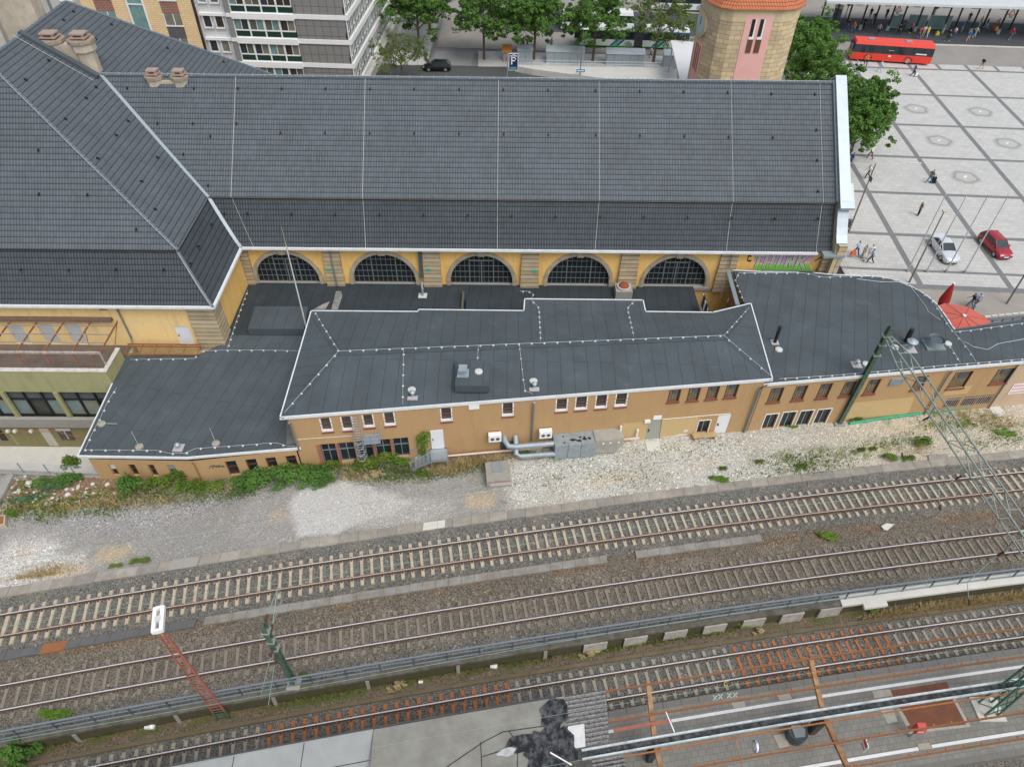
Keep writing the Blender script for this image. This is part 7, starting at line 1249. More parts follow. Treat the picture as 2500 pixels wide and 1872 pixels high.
for a_ in((*B1(1090,930),1.05,.95,1.7,'g','round leafy bush under the second and third window of the low annex'),(*B1(1350,900),1.3,.8,.9,'d','low yellow green bush right of the round bush'),(*B1(1500,850),1.,.6,1.2,'d','bush under the half shuttered fourth window'),(*B1(1600,930),1.4,.9,.7,'d','spreading low bush under the rusty downpipe'),(*B1(1790,930),1.3,.8,.6,'d','low bush under the scribbled black graffiti'),(*B1(2080,890),1.5,.9,.9,'g','dense bush under the brown windows nearest the graffiti'),(*k(620,920,60,850),1.6,1.1,1.1,'g','dense dark bush under the last brown window of the low annex'),(*k(620,920,280,830),1.7,1.2,1.3,'g','biggest dark green thicket at the corner of the middle annex'),(*k(620,920,480,830),1.6,1.1,1.,'g','dark thicket left of the shop windows'),(*k(620,920,570,880),1.1,.7,.6,'g','low tip of the thicket above the white gravel'),(*k(620,920,640,740),1.2,.6,.6,'d','low green growth under the first shop window'),(*k(620,920,960,740),1.3,.8,.8,'d','grassy bush below the caged ladder'),(*k(620,920,1100,690),1.5,.8,1.0,'d','tall grassy bush under the fourth shop window'),(*k(620,920,1210,720),1.,.6,.6,'b','light green growth left of the steel stair'),(*k(620,920,1010,830),.9,.5,.4,'s','dry tuft on the gravel below the ladder'),(*k(620,920,1430,820),.6,.4,.6,'d','small bush at the foot of the steel stair'),(*B1(570,870),1.2,.7,.8,'g','green shrub leaning on the wire fence'),(*B1(620,750),.9,.6,1.6,'d','tall airy shrub standing behind the wire fence',),(*B1(440,940),.9,.6,.6,'t','blue green leafy weed on the brown rubble'),(*B1(230,1030),1.6,.5,.35,'t','long blue green weed mat on the rubble'),(*B1(350,890),.8,.5,.4,'g','low green weed left of the fence shrub'),(*B1(90,1160),.5,.4,.4,'b','small bright weed beside the soil box'),(*B1(1190,1550),.9,.35,.3,'d','low weed tuft beside the kerb at the left'),(*B1(980,1590),.6,.25,.2,'d','smallest weed tuft at the left kerb'),(*k(1240,920,120,650),1.1,.35,.35,'b','light green weeds below the twin ducts'),(*k(1860,920,1360,550),.85,.7,.8,'d','dark scraggly shrub on the gravel under the lattice beam'),(*k(1860,920,1075,690),.7,.5,.8,'b','bright yellow green weed at the kerb left of the lattice beam'),(*k(1860,920,1240,690),.7,.4,.45,'d','green weed at the kerb beside the raised kerb block'),(*k(1860,920,340,760),.6,.45,.5,'d','green weed near the kerb at the right'),(*k(1860,920,940,610),.4,.3,.3,'d','tiny weed in the pale gravel'),(*k(1860,920,840,620),.4,.3,.5,'d','small upright weed in the pale gravel'),(*k(1240,920,1770,870),.9,.5,.4,'b','light green weed patch by the kerb under the right annex'),(*k(1240,920,1815,775),.4,.3,.4,'d','small dark weed alone in the white gravel'),(*k(1240,920,2125,715),.45,.3,.3,'d','weed in the gravel below the dark ground windows'),(*k(1860,920,545,1350),.85,.6,.35,'b','bright green grass tuft between the tracks'),(*k(1860,920,2040,480),1.1,.6,.3,'b','pale green weed patch right of the lattice beam'),(*k(1860,920,790,360),.8,.3,.4,'d','weeds between the right mast and the green pipe'),(*k(1860,920,240,420),.7,.3,.2,'b','weeds under the dark ground floor windows'),(*k(0,1392,180,1540),1.3,1.1,1.6,'g','dark green shrub at the bottom left below the railing',-1.15),(*k(0,1392,330,1360),2.6,.6,.8,'d','trailing bush hanging over the retaining wall at the left',-.9),(*k(0,1392,580,1350),1.3,.5,.6,'d','right end of the trailing bush on the wall',-.9),(*k(0,1392,60,1370),1.6,.6,.8,'d','trailing bush at the left frame edge on the wall',-.9),(*k(620,1392,425,900),.4,.3,.5,'b','small leafy weed right of the left catenary mast'),(*k(0,1392,430,1230),1.2,.5,.3,'b','thin yellow green weeds inside the railing'),(*k(1240,1392,1110,600),.45,.3,.5,'b','bright weed at the foot of the wall, left of three',-1.15),(*k(1240,1392,1415,550),.4,.3,.5,'b','bright weed at the wall foot, between two others',-1.15),(*k(1240,1392,1700,510),.5,.3,.5,'b','bright weed at the wall foot under a pale panel',-1.15),(*k(1240,1392,1960,470),.7,.35,.6,'b','largest bright weed at the foot of the wall',-1.15),(*k(1860,1392,915,345),.5,.35,.5,'b','bright weed left of the dry grass strip',-1.15),(*k(1240,1392,680,700),.8,.4,.4,'s','dry grass tuft at the wall foot above the corrugated sheet',-1.15),(*k(620,1392,1200,980),.7,.4,.4,'s','dry grass tuft at the wall foot, middle of the frame',-1.15),(*k(1240,1392,2110,520),.5,.3,.5,'s','dry grass tuft right of the largest bright weed',-1.15)):
 z_=a_[7]if len(a_)>7 else 0.;bush(*a_[:7],z=z_)
rng=np.random.RandomState(77);V,F=[],[]
for x,y,r_ in((400,560,.3),(440,545,.25),(380,600,.3),(360,620,.25),(420,640,.35),(370,680,.3),(430,700,.3),(400,740,.3),(380,790,.3),(440,800,.3),(470,560,.2),(345,590,.2)):s,z=MF.sz(*cB(x,y),.15);leaves(V,F,MF.pt(s,z,.18),45,r_,.1,rng,1.)
o=bpy.data.objects.new('climbing_shrub',leafmesh('climbing_shrub',V,F,leaf_y));COL.objects.link(o);tag(o,'light green climbing shrub on the wall left of the raised white door','shrub')
def blades(name,spots,mat_,label,hgt=.28,wd=.03,seed=5):
 rng=np.random.RandomState(seed);V,F=[],[];base=0
 for(px,py,rx,ry,n,z)in spots:
  c=P(px,py,z);a_=math.radians(9);u_,v_=rng.normal(size=(2,n))*.5;x=c[0]+(u_*rx)*math.cos(a_)-v_*ry*math.sin(a_);y=c[1]+u_*rx*math.sin(a_)+v_*ry*math.cos(a_)
  p=np.stack([x,y,np.full(n,z)],1);th_=rng.uniform(0,6.28,n);d=np.stack([np.cos(th_),np.sin(th_),np.zeros(n)],1)*wd*rng.uniform(.6,1.4,n)[:,None];l_=np.stack([rng.normal(size=n)*.5,rng.normal(size=n)*.5-.15,np.ones(n)],1)*hgt*rng.uniform(.5,1.3,n)[:,None]
  q=np.stack([p-d,p+d,p+l_+d*.3,p+l_-d*.3],1).reshape(-1,3);V.append(q);F.append(np.arange(n*4).reshape(n,4)+base);base+=n*4
 o=bpy.data.objects.new(name,leafmesh(name,V,F,mat_));COL.objects.link(o);tag(o,label,kind='stuff')
gx_=[k(1860,920,x,y)for x,y in((300,700),(450,690),(180,780),(560,740),(2000,430),(1850,560),(1650,400),(2100,520),(1900,350),(700,640),(1180,540),(1480,400),(990,570),(130,690),(420,780))]
blades('weeds',[(x,y,2.0,.8,160,0)for x,y in gx_]+[(*k(1240,920,x,y),3.,1.2,120,0)for x,y in((500,700),(900,800),(1300,650),(1700,600),(300,900),(1100,860),(2000,800))]+[(*B1(x,y),2.0,.8,420,0)for x,y in((300,900),(250,1010),(500,1080),(800,1000),(1250,980),(1400,1010),(1700,1000),(2000,980),(420,1160),(900,1110),(150,1130))]+[(*k(620,920,x,y),2.2,.7,500,0)for x,y in((700,780),(900,800),(1150,760),(1300,780),(1450,830),(1800,780),(1150,850))]+[(*k(0,1392,x,y),3,.5,500,-1.12)for x,y in((200,1440),(550,1400),(900,1340))]+[(*k(620,1392,x,y),3,.3,200,-1.12)for x,y in((300,1110),(700,1030),(1300,930),(1900,830))]+[(*k(1240,1392,x,y),3,.3,260,-1.12)for x,y in((200,750),(850,660),(1300,590),(1700,530))],leaf_b,'scattered green weeds on the gravel and along the walls',.2,.03)
blades('dry_grass',[(*k(620,920,x,y),1.6,.6,500,0)for x,y in((1700,710),(1850,720),(1550,780),(1400,700),(850,830),(1950,700),(2050,690),(1650,790))]+[(*B1(x,y),2.,.5,260,0)for x,y in((900,1040),(1100,1060),(1400,1050),(600,1100),(1950,950),(420,1620))]+[(*k(0,1392,330,45),2.2,.16,260,0)]+[(*k(1860,1392,x,y),1.6,.22,700,-1.12)for x,y in((1050,375),(1300,335),(1550,300),(1800,265),(2050,240),(2250,215))]+[(*k(1860,920,x,y),2,.8,160,0)for x,y in((1700,330),(1900,380),(1300,620),(2100,400))],straw,'pale dry grass on the rubble and below the new coping',.3,.025,6)
random.seed(31);mb=MB()
for i in range(260):
 px,py=random.gauss(430,260),random.gauss(960,70);q=P(*B1(px,py));s=random.uniform(.04,.16)
 if q[0]>-29.9 and False:continue
 if q[1]>33.2:continue
 mb.dome((q[0],q[1],-.02),s,s*random.uniform(.5,1.1),5,m=random.choice((0,0,1,2)),rings=2)
tag(mb.build('rubble',[concrete,conc_lt,M('brick_rubble',(.28,.12,.08),.9,var=.3)],None),'broken concrete and brick rubble on the brown soil',kind='stuff')
mb=MB()
for c_,x,y,s in((0,245,895,.3),(0,570,990,.22),(0,905,905,.2),(0,780,900,.16),(0,1255,970,.1),(0,440,1020,.15)):q=P(*k(0,920,x,y));mb.dome(q,s,s*.6,7,rings=2)
tag(mb.build('litter',conc_lt,None),'pale scraps of litter on the rubble',kind='stuff')
for lab,q,s in(('white scrap of foam on the ballast beside the lowest track',P(*k(620,1392,2020,810),-1.1),.22),('small pale lump of litter on the ballast under the dry grass tuft',P(*k(620,1392,1405,940),-1.1),.13),('crumpled white plastic at the wall foot left of the red ladder mast',P(*k(0,1392,1265,1315),-1.1),.28)):
 mb=MB();mb.box(q[0]-s,q[1]-s*.5,q[2]-.05,q[0]+s,q[1]+s*.6,q[2]+s*.5);mb.dome(q+V3(s*.3,0,s*.3),s*.6,s*.5,7,rings=2);tag(mb.build('litter_scrap',wht,None),lab,'litter','white litter beside the lowest track')
K5=lambda x,y:(900+x/5.53,y/5.53);K6=lambda x,y:(1300+x/5.53,y/5.53)
shed_m=M('shed_grey',(.4,.46,.49),.5,.2,var=.06,fine=.03)
for(xa,ya,xb,yb),lab in(((185,860,690,875),'long grey shed between the second and third street tree'),((990,890,1500,905),'long grey shed between the dense tree and the half bare tree'),((1760,912,2150,925),'grey shed half hidden behind the white canopy'),((-200,850,0,852),'short grey shed beside the orange kiosk')):
 a_,b_=P(*K6(xa,ya)),P(*K6(xb,yb));sh=thing('shed',lab,'shed',(a_+b_)/2,group='grey metal sheds in a row');d=unit(b_-a_);n=V3(-d[1],d[0],0);h1,h2,dp=1.75,2.05,1.6
 mb=MB();mb.hexa([a_,b_,b_+n*dp,a_+n*dp,a_+V3(0,0,h1),b_+V3(0,0,h1),b_+n*dp+V3(0,0,h2),a_+n*dp+V3(0,0,h2)]);mb.build('body',shed_m,sh)
 mb=MB();o_=.1;mb.hexa([a_-d*o_-n*o_+V3(0,0,h1),b_+d*o_-n*o_+V3(0,0,h1),b_+d*o_+n*(dp+o_)+V3(0,0,h2+.03),a_-d*o_+n*(dp+o_)+V3(0,0,h2+.03),a_-d*o_-n*o_+V3(0,0,h1+.06),b_+d*o_-n*o_+V3(0,0,h1+.06),b_+d*o_+n*(dp+o_)+V3(0,0,h2+.09),a_-d*o_+n*(dp+o_)+V3(0,0,h2+.09)]);mb.build('roof',M('shed_roof',(.5,.56,.6),.45,.2,var=.05),sh)
 for t in np.arange(1.2,float(np.linalg.norm(b_-a_))-.3,1.2):mb=MB();c_=a_+d*t-n*.012;mb.beam(c_+V3(0,0,.1),c_+V3(0,0,h1-.05),.03,.02,up=tuple(n));mb.build('panel_joint',dgrey,sh)
rw2=thing('ramp_wall','pale curved concrete wall of the underpass ramp below the sheds','wall',P(*K6(900,950)));top=[P(*K6(x,y),.9)for x,y in((-230,868),(0,882),(600,897),(1200,908),(1740,918),(1950,930))];low=[P(*K6(x,y),.9)for x,y in((-230,890),(0,935),(600,1015),(1200,1090),(1740,1120),(1950,1130))]
mb=MB()
for i in range(len(top)-1):mb.hexa([(*low[i][:2],0),(*low[i+1][:2],0),(*top[i+1][:2],0),(*top[i][:2],0),low[i],low[i+1],top[i+1],top[i]])
mb.build('wall',M('ramp_white',(.56,.56,.53),.8,var=.06,dirt=(.42,.42,.4),dirtamt=.4,dsc=.6),rw2)
for z in(1.3,1.7):mb=MB();mb.tube([p+V3(0,-.15,z-.9)for p in top],.025,5);mb.build('rail',steel,rw2)
for i in range(22):t=i/21*(len(top)-1.001);j=int(t);p=top[j]+(top[j+1]-top[j])*(t-j)+V3(0,-.15,0);mb=MB();mb.beam(p,p+V3(0,0,.85),.04,.04,up=(0,1,0));mb.build('post',steel,rw2)
wc_=thing('entrance_canopy','white tapering canopy roof beside the sandstone tower','canopy',(24.5,100,0));q=[P(*K6(x,y),5.)for x,y in((1865,550),(2260,572),(2190,1120),(2000,1120))];mb=MB();mb.prism([tuple(p[:2])for p in q],4.8,5.05);mb.build('roof',M('canopy_white',(.68,.69,.7),.5,var=.05,dirt=(.5,.5,.5),dirtamt=.3,dsc=.6),wc_)
for p in q:c_=np.mean(q,0);p=p+(c_-p)*.15;mb=MB();mb.tube([(p[0],p[1],0),(p[0],p[1],4.8)],.1,8);mb.build('column',steel,wc_)
q=P(*K5(1860,840));kq=thing('kiosk','small kiosk with an orange roof beside the parking sign','kiosk',q);mb=MB();mb.box(q[0]-.5,q[1],0,q[0]+.6,q[1]+1.6,1.5);mb.build('body',M('kiosk_grey',(.35,.33,.3),.7,var=.2,sc=3),kq);mb=MB();mb.hexa([(q[0]-.7,q[1]-.2,1.5),(q[0]+.8,q[1]-.2,1.5),(q[0]+.8,q[1]+1.8,1.9),(q[0]-.7,q[1]+1.8,1.9),(q[0]-.7,q[1]-.2,1.6),(q[0]+.8,q[1]-.2,1.6),(q[0]+.8,q[1]+1.8,2.),(q[0]-.7,q[1]+1.8,2.)]);mb.build('roof',M('orange_roof',(.6,.25,.06),.6,var=.1),kq)
for i in range(3):mb=MB();mb.box(q[0]-.1+i*.22,q[1]-.03,.15,q[0]+.02+i*.22,q[1]-.001,.8);mb.build('red_stripe',redp,kq)
q=P(*K5(1890,1150));ps_=thing('parking_sign','blue parking sign with a white P on a grey post behind the ridge','parking sign',q);zt_=6.0;c_=PY(*K5(1955,840),q[1]);mb=MB();mb.tube([(c_[0]-.85,q[1],0),(c_[0]-.85,q[1],c_[2]+1.25)],.07,8);mb.build('post',steel,ps_)
mb=MB();mb.box(c_[0]-.68,q[1]-.05,c_[2]-1.2,c_[0]+.68,q[1]+.05,c_[2]+1.2);mb.build('border',wht,ps_);navy=M('navy',(.01,.03,.12),.4,var=.05);mb=MB();mb.box(c_[0]-.6,q[1]-.06,c_[2]-1.12,c_[0]+.6,q[1]-.051,c_[2]+1.12);mb.build('panel',navy,ps_)
mb=MB();y_=q[1]-.08;X_=c_[0];Z_=c_[2]
mb.box(X_-.35,y_,Z_-.35,X_-.15,y_+.018,Z_+.75);mb.tube([(X_-.15,y_+.01,Z_+.65),(X_+.15,y_+.01,Z_+.65),(X_+.3,y_+.01,Z_+.42),(X_+.15,y_+.01,Z_+.18),(X_-.15,y_+.01,Z_+.18)],.09,5);mb.build('letter_p',wht,ps_);mb=MB();mb.tube([(X_-.5,y_+.01,Z_+.8),(X_,y_+.01,Z_+1.0),(X_+.5,y_+.01,Z_+.8)],.06,5);mb.build('roof_symbol',wht,ps_);mb=MB();mb.box(X_-.45,y_,Z_-1.1,X_+.45,y_+.02,Z_-.65);mb.build('display',M('green_display',(.12,.3,.28),.4),ps_)
def lamp(base,top_,label,head,arrow=False,r=.08,cat='street lamp'):
 b_=P(*base);d=ray(*top_);t=(d[:2]@b_[:2])/(d[:2]@b_[:2])if False else(d[:2]@b_[:2])/(d[:2]@d[:2]);zt=CAM_H+d[2]*t;L=thing('street_lamp',label,cat,b_,group='lamps and poles around the square');mb=MB();mb.tube([b_,(b_[0],b_[1],zt)],[r,r*.6],8);mb.build('post',M('pole_grey',(.2,.21,.2),.6,.2),L);return L,b_,zt
L_,b_,zt=lamp(K6(635,1100),K6(680,395),'grey street lamp rising in front of the sheds with a blue arrow sign',1);mb=MB();mb.beam((b_[0],b_[1],zt),(b_[0]+.7,b_[1]-.2,zt+.1),.3,.12);mb.build('lamp_head',wht,L_);z_=PY(*K6(640,955),b_[1])[2];mb=MB();mb.box(b_[0]-.6,b_[1]-.12,z_-.2,b_[0]+.65,b_[1]-.09,z_+.22);mb.build('arrow_sign',M('sign_blue',(.08,.25,.6),.4,var=.03),L_);mb=MB();mb.box(b_[0]-.3,b_[1]-.14,z_-.06,b_[0]+.5,b_[1]-.121,z_+.08);mb.poly([(b_[0]-.3,b_[1]-.14,z_+.17),(b_[0]-.3,b_[1]-.14,z_-.15),(b_[0]-.52,b_[1]-.14,z_+.01)]);mb.build('arrow',wht,L_)
C8=lambda x,y:k(1860,460,x,y);C4=lambda x,y:k(1860,0,x,y)
L_,b_,zt=lamp(C8(730,368),C4(955,1380),'tall dark lamp post beside the hall gable with two thin arms',1,r=.1)
for dx,dy in((-4.6,0),(4.6,0)):mb=MB();mb.tube([(b_[0],b_[1],zt-.1),(b_[0]+dx*.7,b_[1],zt+.1)],.02,5);mb.beam((b_[0]+dx*.7,b_[1],zt+.1),(b_[0]+dx,b_[1],zt+.12),.16,.08);mb.build('lamp_arm',M('lamp_pale',(.55,.57,.57),.5),L_)
mb=MB();z_=6.2;mb.box(b_[0]-.02,b_[1]-.5,z_,b_[0]+.03,b_[1]-.1,z_+.5);mb.build('small_sign',navy,L_)
bn_=P(*C8(725,345));wb2=thing('litter_bin','dark litter bin at the foot of the lamp post beside the gable','litter bin',bn_);mb=MB();mb.tube([bn_+V3(-.1,.1,.3),bn_+V3(-.1,.1,1.1)],.3,14);mb.build('drum',dgrey,wb2);mb=MB();mb.tube([bn_+V3(-.1,.1,0),bn_+V3(-.1,.1,.3)],.06,6);mb.build('foot',steel,wb2)
L_,b_,zt=lamp(C8(1240,792),C8(1525,195),'dark lamp post between the first flagpole and the silver coupe',1,r=.09);mb=MB();mb.box(b_[0]-.15,b_[1]-.15,zt,b_[0]+.15,b_[1]+.15,zt+.15);mb.build('lamp_head',cream,L_)
L_,b_,zt=lamp(C8(2060,972),(2560,600),'lamp post at the right frame edge on the beige footway',1,r=.09);mb=MB();mb.box(b_[0]-.15,b_[1]-.15,zt,b_[0]+.15,b_[1]+.15,zt+.15);mb.build('lamp_head',cream,L_)
flagm=M('flagpole_white',(.5,.54,.57),.5,.2)
for i,(bx_,by,tx,ty)in enumerate(((1225,700,1540,55),(1385,705,1675,60),(1550,705,1900,60),(1705,710,2060,60))):
 b_=P(*C8(bx_,by));d=ray(*C8(tx,ty));t=(d[:2]@b_[:2])/(d[:2]@d[:2]);zt=CAM_H+d[2]*t;f_=thing('flagpole',['first pale flagpole from the hall, beside the dark lamp post','second pale flagpole from the hall, left of the silver coupe','third pale flagpole from the hall, in front of the silver coupe','fourth pale flagpole from the hall, between the silver coupe and the red hatchback'][i],'flagpole',b_,group='four flagpoles on the square');mb=MB();mb.tube([b_,(b_[0]+.12,b_[1],zt)],[.075,.04],8);mb.build('pole',flagm,f_);mb=MB();mb.dome((b_[0]+.12,b_[1],zt),.07,.07,8);mb.build('finial',steel,f_);mb=MB();mb.tube([b_,b_+V3(0,0,.25)],.16,10);mb.build('base',concrete,f_)
wet=M('worn_paver_ring',(.3,.31,.3),.8,var=.25,sc=2);core_=M('nozzle_slab',(.44,.44,.41),.85,var=.15)
for i,(x,y)in enumerate(((1300,920),(1840,945),(1495,1188),(2070,1210),(1715,1495))):
 q=P(*C4(x,y));nz=thing('fountain_nozzle',['fountain plate nearest the red bus','fountain plate at the top right of the square','fountain plate in the middle of the square, alone in its paving field','fountain plate at the right frame edge','fountain plate nearest the person with the black suitcase'][i],'fountain nozzle',q,group='round fountain plates set into the square')
 for r_,z_,m_,nm in((1.75,.031,M('worn_paver_outer',(.4,.405,.4),.8,var=.2,sc=2),'outer_ring'),(1.5,.034,wet,'wet_ring'),(1.15,.037,core_,'slab')):
  mb=MB();rr2=[1+.07*math.sin(5*t+i)for t in np.linspace(0,6.283,24,endpoint=False)];mb.poly([(q[0]+r_*rr2[j]*math.cos(t),q[1]+r_*.95*rr2[j]*math.sin(t),z_)for j,t in enumerate(np.linspace(0,6.283,24,endpoint=False))]);mb.build(nm,m_,nz)
 mb=MB();mb.beam(q+V3(-.3,-.2,.045),q+V3(.25,.25,.045),.12,.02);mb.beam(q+V3(-.1,.2,.045),q+V3(.2,.2,.05),.1,.02);mb.build('nozzle',wht,nz)
def octp(c,r,z,n=8,a0=.39):return[V3(c[0]+r*math.cos(a0+i*2*math.pi/n),c[1]+r*math.sin(a0+i*2*math.pi/n),z)for i in range(n)]
uc=P(*C8(1705,1075),2.9);um=thing('parasol','open faded red parasol behind the low annex roof','parasol',(uc[0],uc[1],0));cloth_m=M('faded_red_cloth',(.55,.14,.11),.9,var=.08);mb=MB();R_=octp(uc,2.7,2.25,a0=.1)
for i in range(8):mb.face([R_[i],R_[(i+1)%8],(uc[0],uc[1],2.9)]);mb.face([R_[i],R_[i]-V3(0,0,.2),R_[(i+1)%8]-V3(0,0,.2),R_[(i+1)%8]])
mb.build('canopy',cloth_m,um);mb=MB();[mb.tube([R_[i]+V3(0,0,.01),(uc[0],uc[1],2.92)],.018,4)for i in range(8)];mb.build('seams',M('dark_red',(.3,.05,.04),.8),um);mb=MB();mb.tube([(uc[0],uc[1],0),(uc[0],uc[1],2.88)],.04,8);mb.build('pole',steel,um);mb=MB();mb.tube([(uc[0],uc[1],2.87),(uc[0],uc[1],3.0)],.16,10);mb.build('top_cap',wht,um)
ub=P(*C8(1515,985),.6);d=ray(*C8(1600,795));t=(d[:2]@ub[:2])/(d[:2]@d[:2]);zt=CAM_H+d[2]*t;uf=thing('parasol','tall folded dark red parasol beside the curved roof edge','parasol',(ub[0],ub[1],0));mb=MB();pts=[(ub[0],ub[1],z)for z in np.linspace(.7,zt,6)];mb.tube(pts,[.42,.5,.42,.32,.2,.06],10);mb.build('canopy',M('deep_red_cloth',(.35,.03,.03),.85,var=.25,sc=5),uf);mb=MB();mb.tube([(ub[0],ub[1],0),(ub[0],ub[1],zt+.1)],.04,8);mb.build('pole',steel,uf);mb=MB();mb.dome((ub[0],ub[1],zt+.03),.14,.1,8);mb.build('top_cap',wht,uf)
q=P(*C8(1600,1010),.8);tb=thing('table','pale pink cafe table between the two red parasols','table',(q[0],q[1],0));mb=MB();mb.box(q[0]-.9,q[1]-.5,.72,q[0]+.9,q[1]+.5,.78);mb.build('top',M('pinkish_top',(.6,.45,.42),.7),tb);mb=MB();mb.tube([(q[0],q[1],0),(q[0],q[1],.72)],.05,8);mb.build('leg',steel,tb)
q0,q1=P(*C8(1850,1105),1.0),P(*C8(2300,1060),1.0);bf=thing('barrier','grey metal barrier with round cushions behind the narrow end of the annex','barrier',(q0+q1)/2)
for z in(1.0,.5):mb=MB();mb.beam(V3(q0[0],q0[1],z),V3(q1[0]+2,q1[1]+.2,z),.12 if z==1 else .08,.3 if z==1 else .1);mb.build('rail',steel_blue,bf)
for t in np.linspace(.05,1,6):p=q0+(q1-q0)*t;mb=MB();mb.beam((p[0],p[1],0),(p[0],p[1],1.1),.08,.08,up=(0,1,0));mb.build('post',dgrey,bf)
for t in np.linspace(.1,1,8):p=q0+(q1-q0)*t;mb=MB();mb.tube([(p[0]-.3,p[1]+.1,1.2),(p[0]+.3,p[1]+.15,1.2)],.12,8);mb.build('cushion',conc_lt,bf)
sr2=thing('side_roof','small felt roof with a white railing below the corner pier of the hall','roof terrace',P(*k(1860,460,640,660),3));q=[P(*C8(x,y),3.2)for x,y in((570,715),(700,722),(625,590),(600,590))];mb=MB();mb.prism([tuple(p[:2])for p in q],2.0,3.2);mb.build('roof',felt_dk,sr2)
for z in(3.4,3.75,4.1):mb=MB();mb.tube([V3(q[1][0],q[1][1],z),V3(q[2][0],q[2][1],z)],.035,6);mb.build('rail',M('rail_pale',(.5,.55,.58),.5),sr2)
tyre_m,rim_m=rubber,M('alloy',(.5,.51,.52),.35,.7,var=.05)
def wheel(c,x,y,r,w_=.2,par=None,big=False):
 mb=MB();s=1 if y>0 else-1;mb.tube([(x,y-s*w_,r),(x,y-s*.02,r),(x,y,r)],[r,r,r*.93],18);W=mb.build('wheel',tyre_m,None);W.parent=c;mb=MB();mb.tube([(x,y-s*.02,r),(x,y+s*.012,r)],[r*.66,r*.6],14);o=mb.build('rim',rim_m,None);o.parent=W
 mb=MB();[mb.beam((x,y+s*.014,r),(x+r*.6*math.cos(t),y+s*.014,r+r*.6*math.sin(t)),r*.14,.02,up=(0,1,0))for t in np.arange(0,6.2,1.2566)];o=mb.build('spokes',rim_m,None);o.parent=W
def car(label,px,heading,prof,W_,paint,wb,wr=.31,open_hood=False,group='cars',roofcol=None):
 """prof: list of (x, z_bottom, z_belt, half width factor) and cabin list; x forward"""
 body,cab=prof;q=P(*px);c=thing('car',label,'car',(0,0,0),0,group);hw=W_/2
 mb=MB();R=[]
 for(x,zb_,zt_,f)in body:
  w_=hw*f;R.append([(x,-w_*.9,zb_),(x,-w_,zb_+(zt_-zb_)*.35),(x,-w_*.99,zb_+(zt_-zb_)*.7),(x,-w_*.9,zt_-.03),(x,-w_*.6,zt_+.02),(x,0,zt_+.035),(x,w_*.6,zt_+.02),(x,w_*.9,zt_-.03),(x,w_*.99,zb_+(zt_-zb_)*.7),(x,w_,zb_+(zt_-zb_)*.35),(x,w_*.9,zb_)])
 for a_,b_ in zip(R,R[1:]):
  for i in range(10):mb.face([a_[i],a_[i+1],b_[i+1],b_[i]])
  mb.face([a_[10],a_[0],b_[0],b_[10]])
 mb.face(R[0]);mb.face(R[-1][::-1]);B_=mb.build('body',paint,None,smooth='auto',merge=True);B_.parent=c
 (xr0,xr1,xf1,xf0,zb_,zr)=cab;lo=[(xr0,zb_),(xf0,zb_)];bw,rw_=hw*.86,hw*.68
 mb=MB();b4_=[(xr0,-bw*.93,zb_),(xf0,-bw*.93,zb_),(xf0,bw*.93,zb_),(xr0,bw*.93,zb_)];mid0,mid1=xr0+(xr1-xr0)*.5,xf0+(xf1-xf0)*.5
 top=[(xr1,-rw_,zr),(xf1,-rw_,zr),(xf1,rw_,zr),(xr1,rw_,zr)];mb.hexa(b4_+top,skip=(1,));G_=mb.build('glazing',glass_mat('car_glass',(.03,.045,.05),.06),None);G_.parent=c
 mb=MB();n_=5;rows=[]
 for i in range(n_+1):t=i/n_;x=xr1-.05+(xf1+.05-xr1+.05)*t;h=zr+.045*math.sin(math.pi*t);rows.append([(x,-rw_-.02,zr-.03),(x,-rw_*.8,h+.0),(x,0,h+.03),(x,rw_*.8,h),(x,rw_+.02,zr-.03)])
 for a_,b_ in zip(rows,rows[1:]):
  for i in range(4):mb.face([a_[i],a_[i+1],b_[i+1],b_[i]])
 mb.face(rows[0]);mb.face(rows[-1][::-1]);o=mb.build('roof',paint,None,smooth='auto',merge=True);o.parent=c
 for s in(-1,1):
  for(xa,ya,za),(xb,yb,zb2)in(((xr0,bw*.93,zb_),(xr1,rw_,zr)),((xf0,bw*.93,zb_),(xf1,rw_,zr)),(((xr0+xf0)/2-.05,bw*.945,zb_),((xr1+xf1)/2-.1,rw_+.005,zr))):mb=MB();mb.beam((xa,s*ya,za),(xb,s*yb,zb2),.07,.05,up=(0,1,0));o=mb.build('pillar',paint,None);o.parent=c
  mb=MB();mb.box(xf0-.45,s*(hw+.02)-.09,zb_+.0,xf0-.3,s*(hw+.02)+.09,zb_+.12);o=mb.build('mirror',paint,None);o.parent=c
  xe,xs_=body[-1][0],body[0][0];mb=MB();mb.box(xe-.16,s*hw*.62-.16,.55,xe-.02,s*hw*.62+.14,.68);o=mb.build('headlight',M('headlamp',(.7,.72,.72),.15),None);o.parent=c;mb=MB();mb.box(xs_+.01,s*hw*.7-.12,.62,xs_+.1,s*hw*.7+.1,.82);o=mb.build('taillight',M('tail_red',(.5,.02,.02),.3),None);o.parent=c
  for xw in wb:wheel(c,xw,s*(hw-.0),wr);
 mb=MB();mb.box(body[-1][0]-.01,-.26,.38,body[-1][0]+.02,.26,.49);o=mb.build('number_plate',wht,None);o.parent=c;mb=MB();mb.box(body[-1][0]-.06,-hw*.5,.24,body[-1][0]+.012,hw*.5,.36);o=mb.build('grille',black,None);o.parent=c
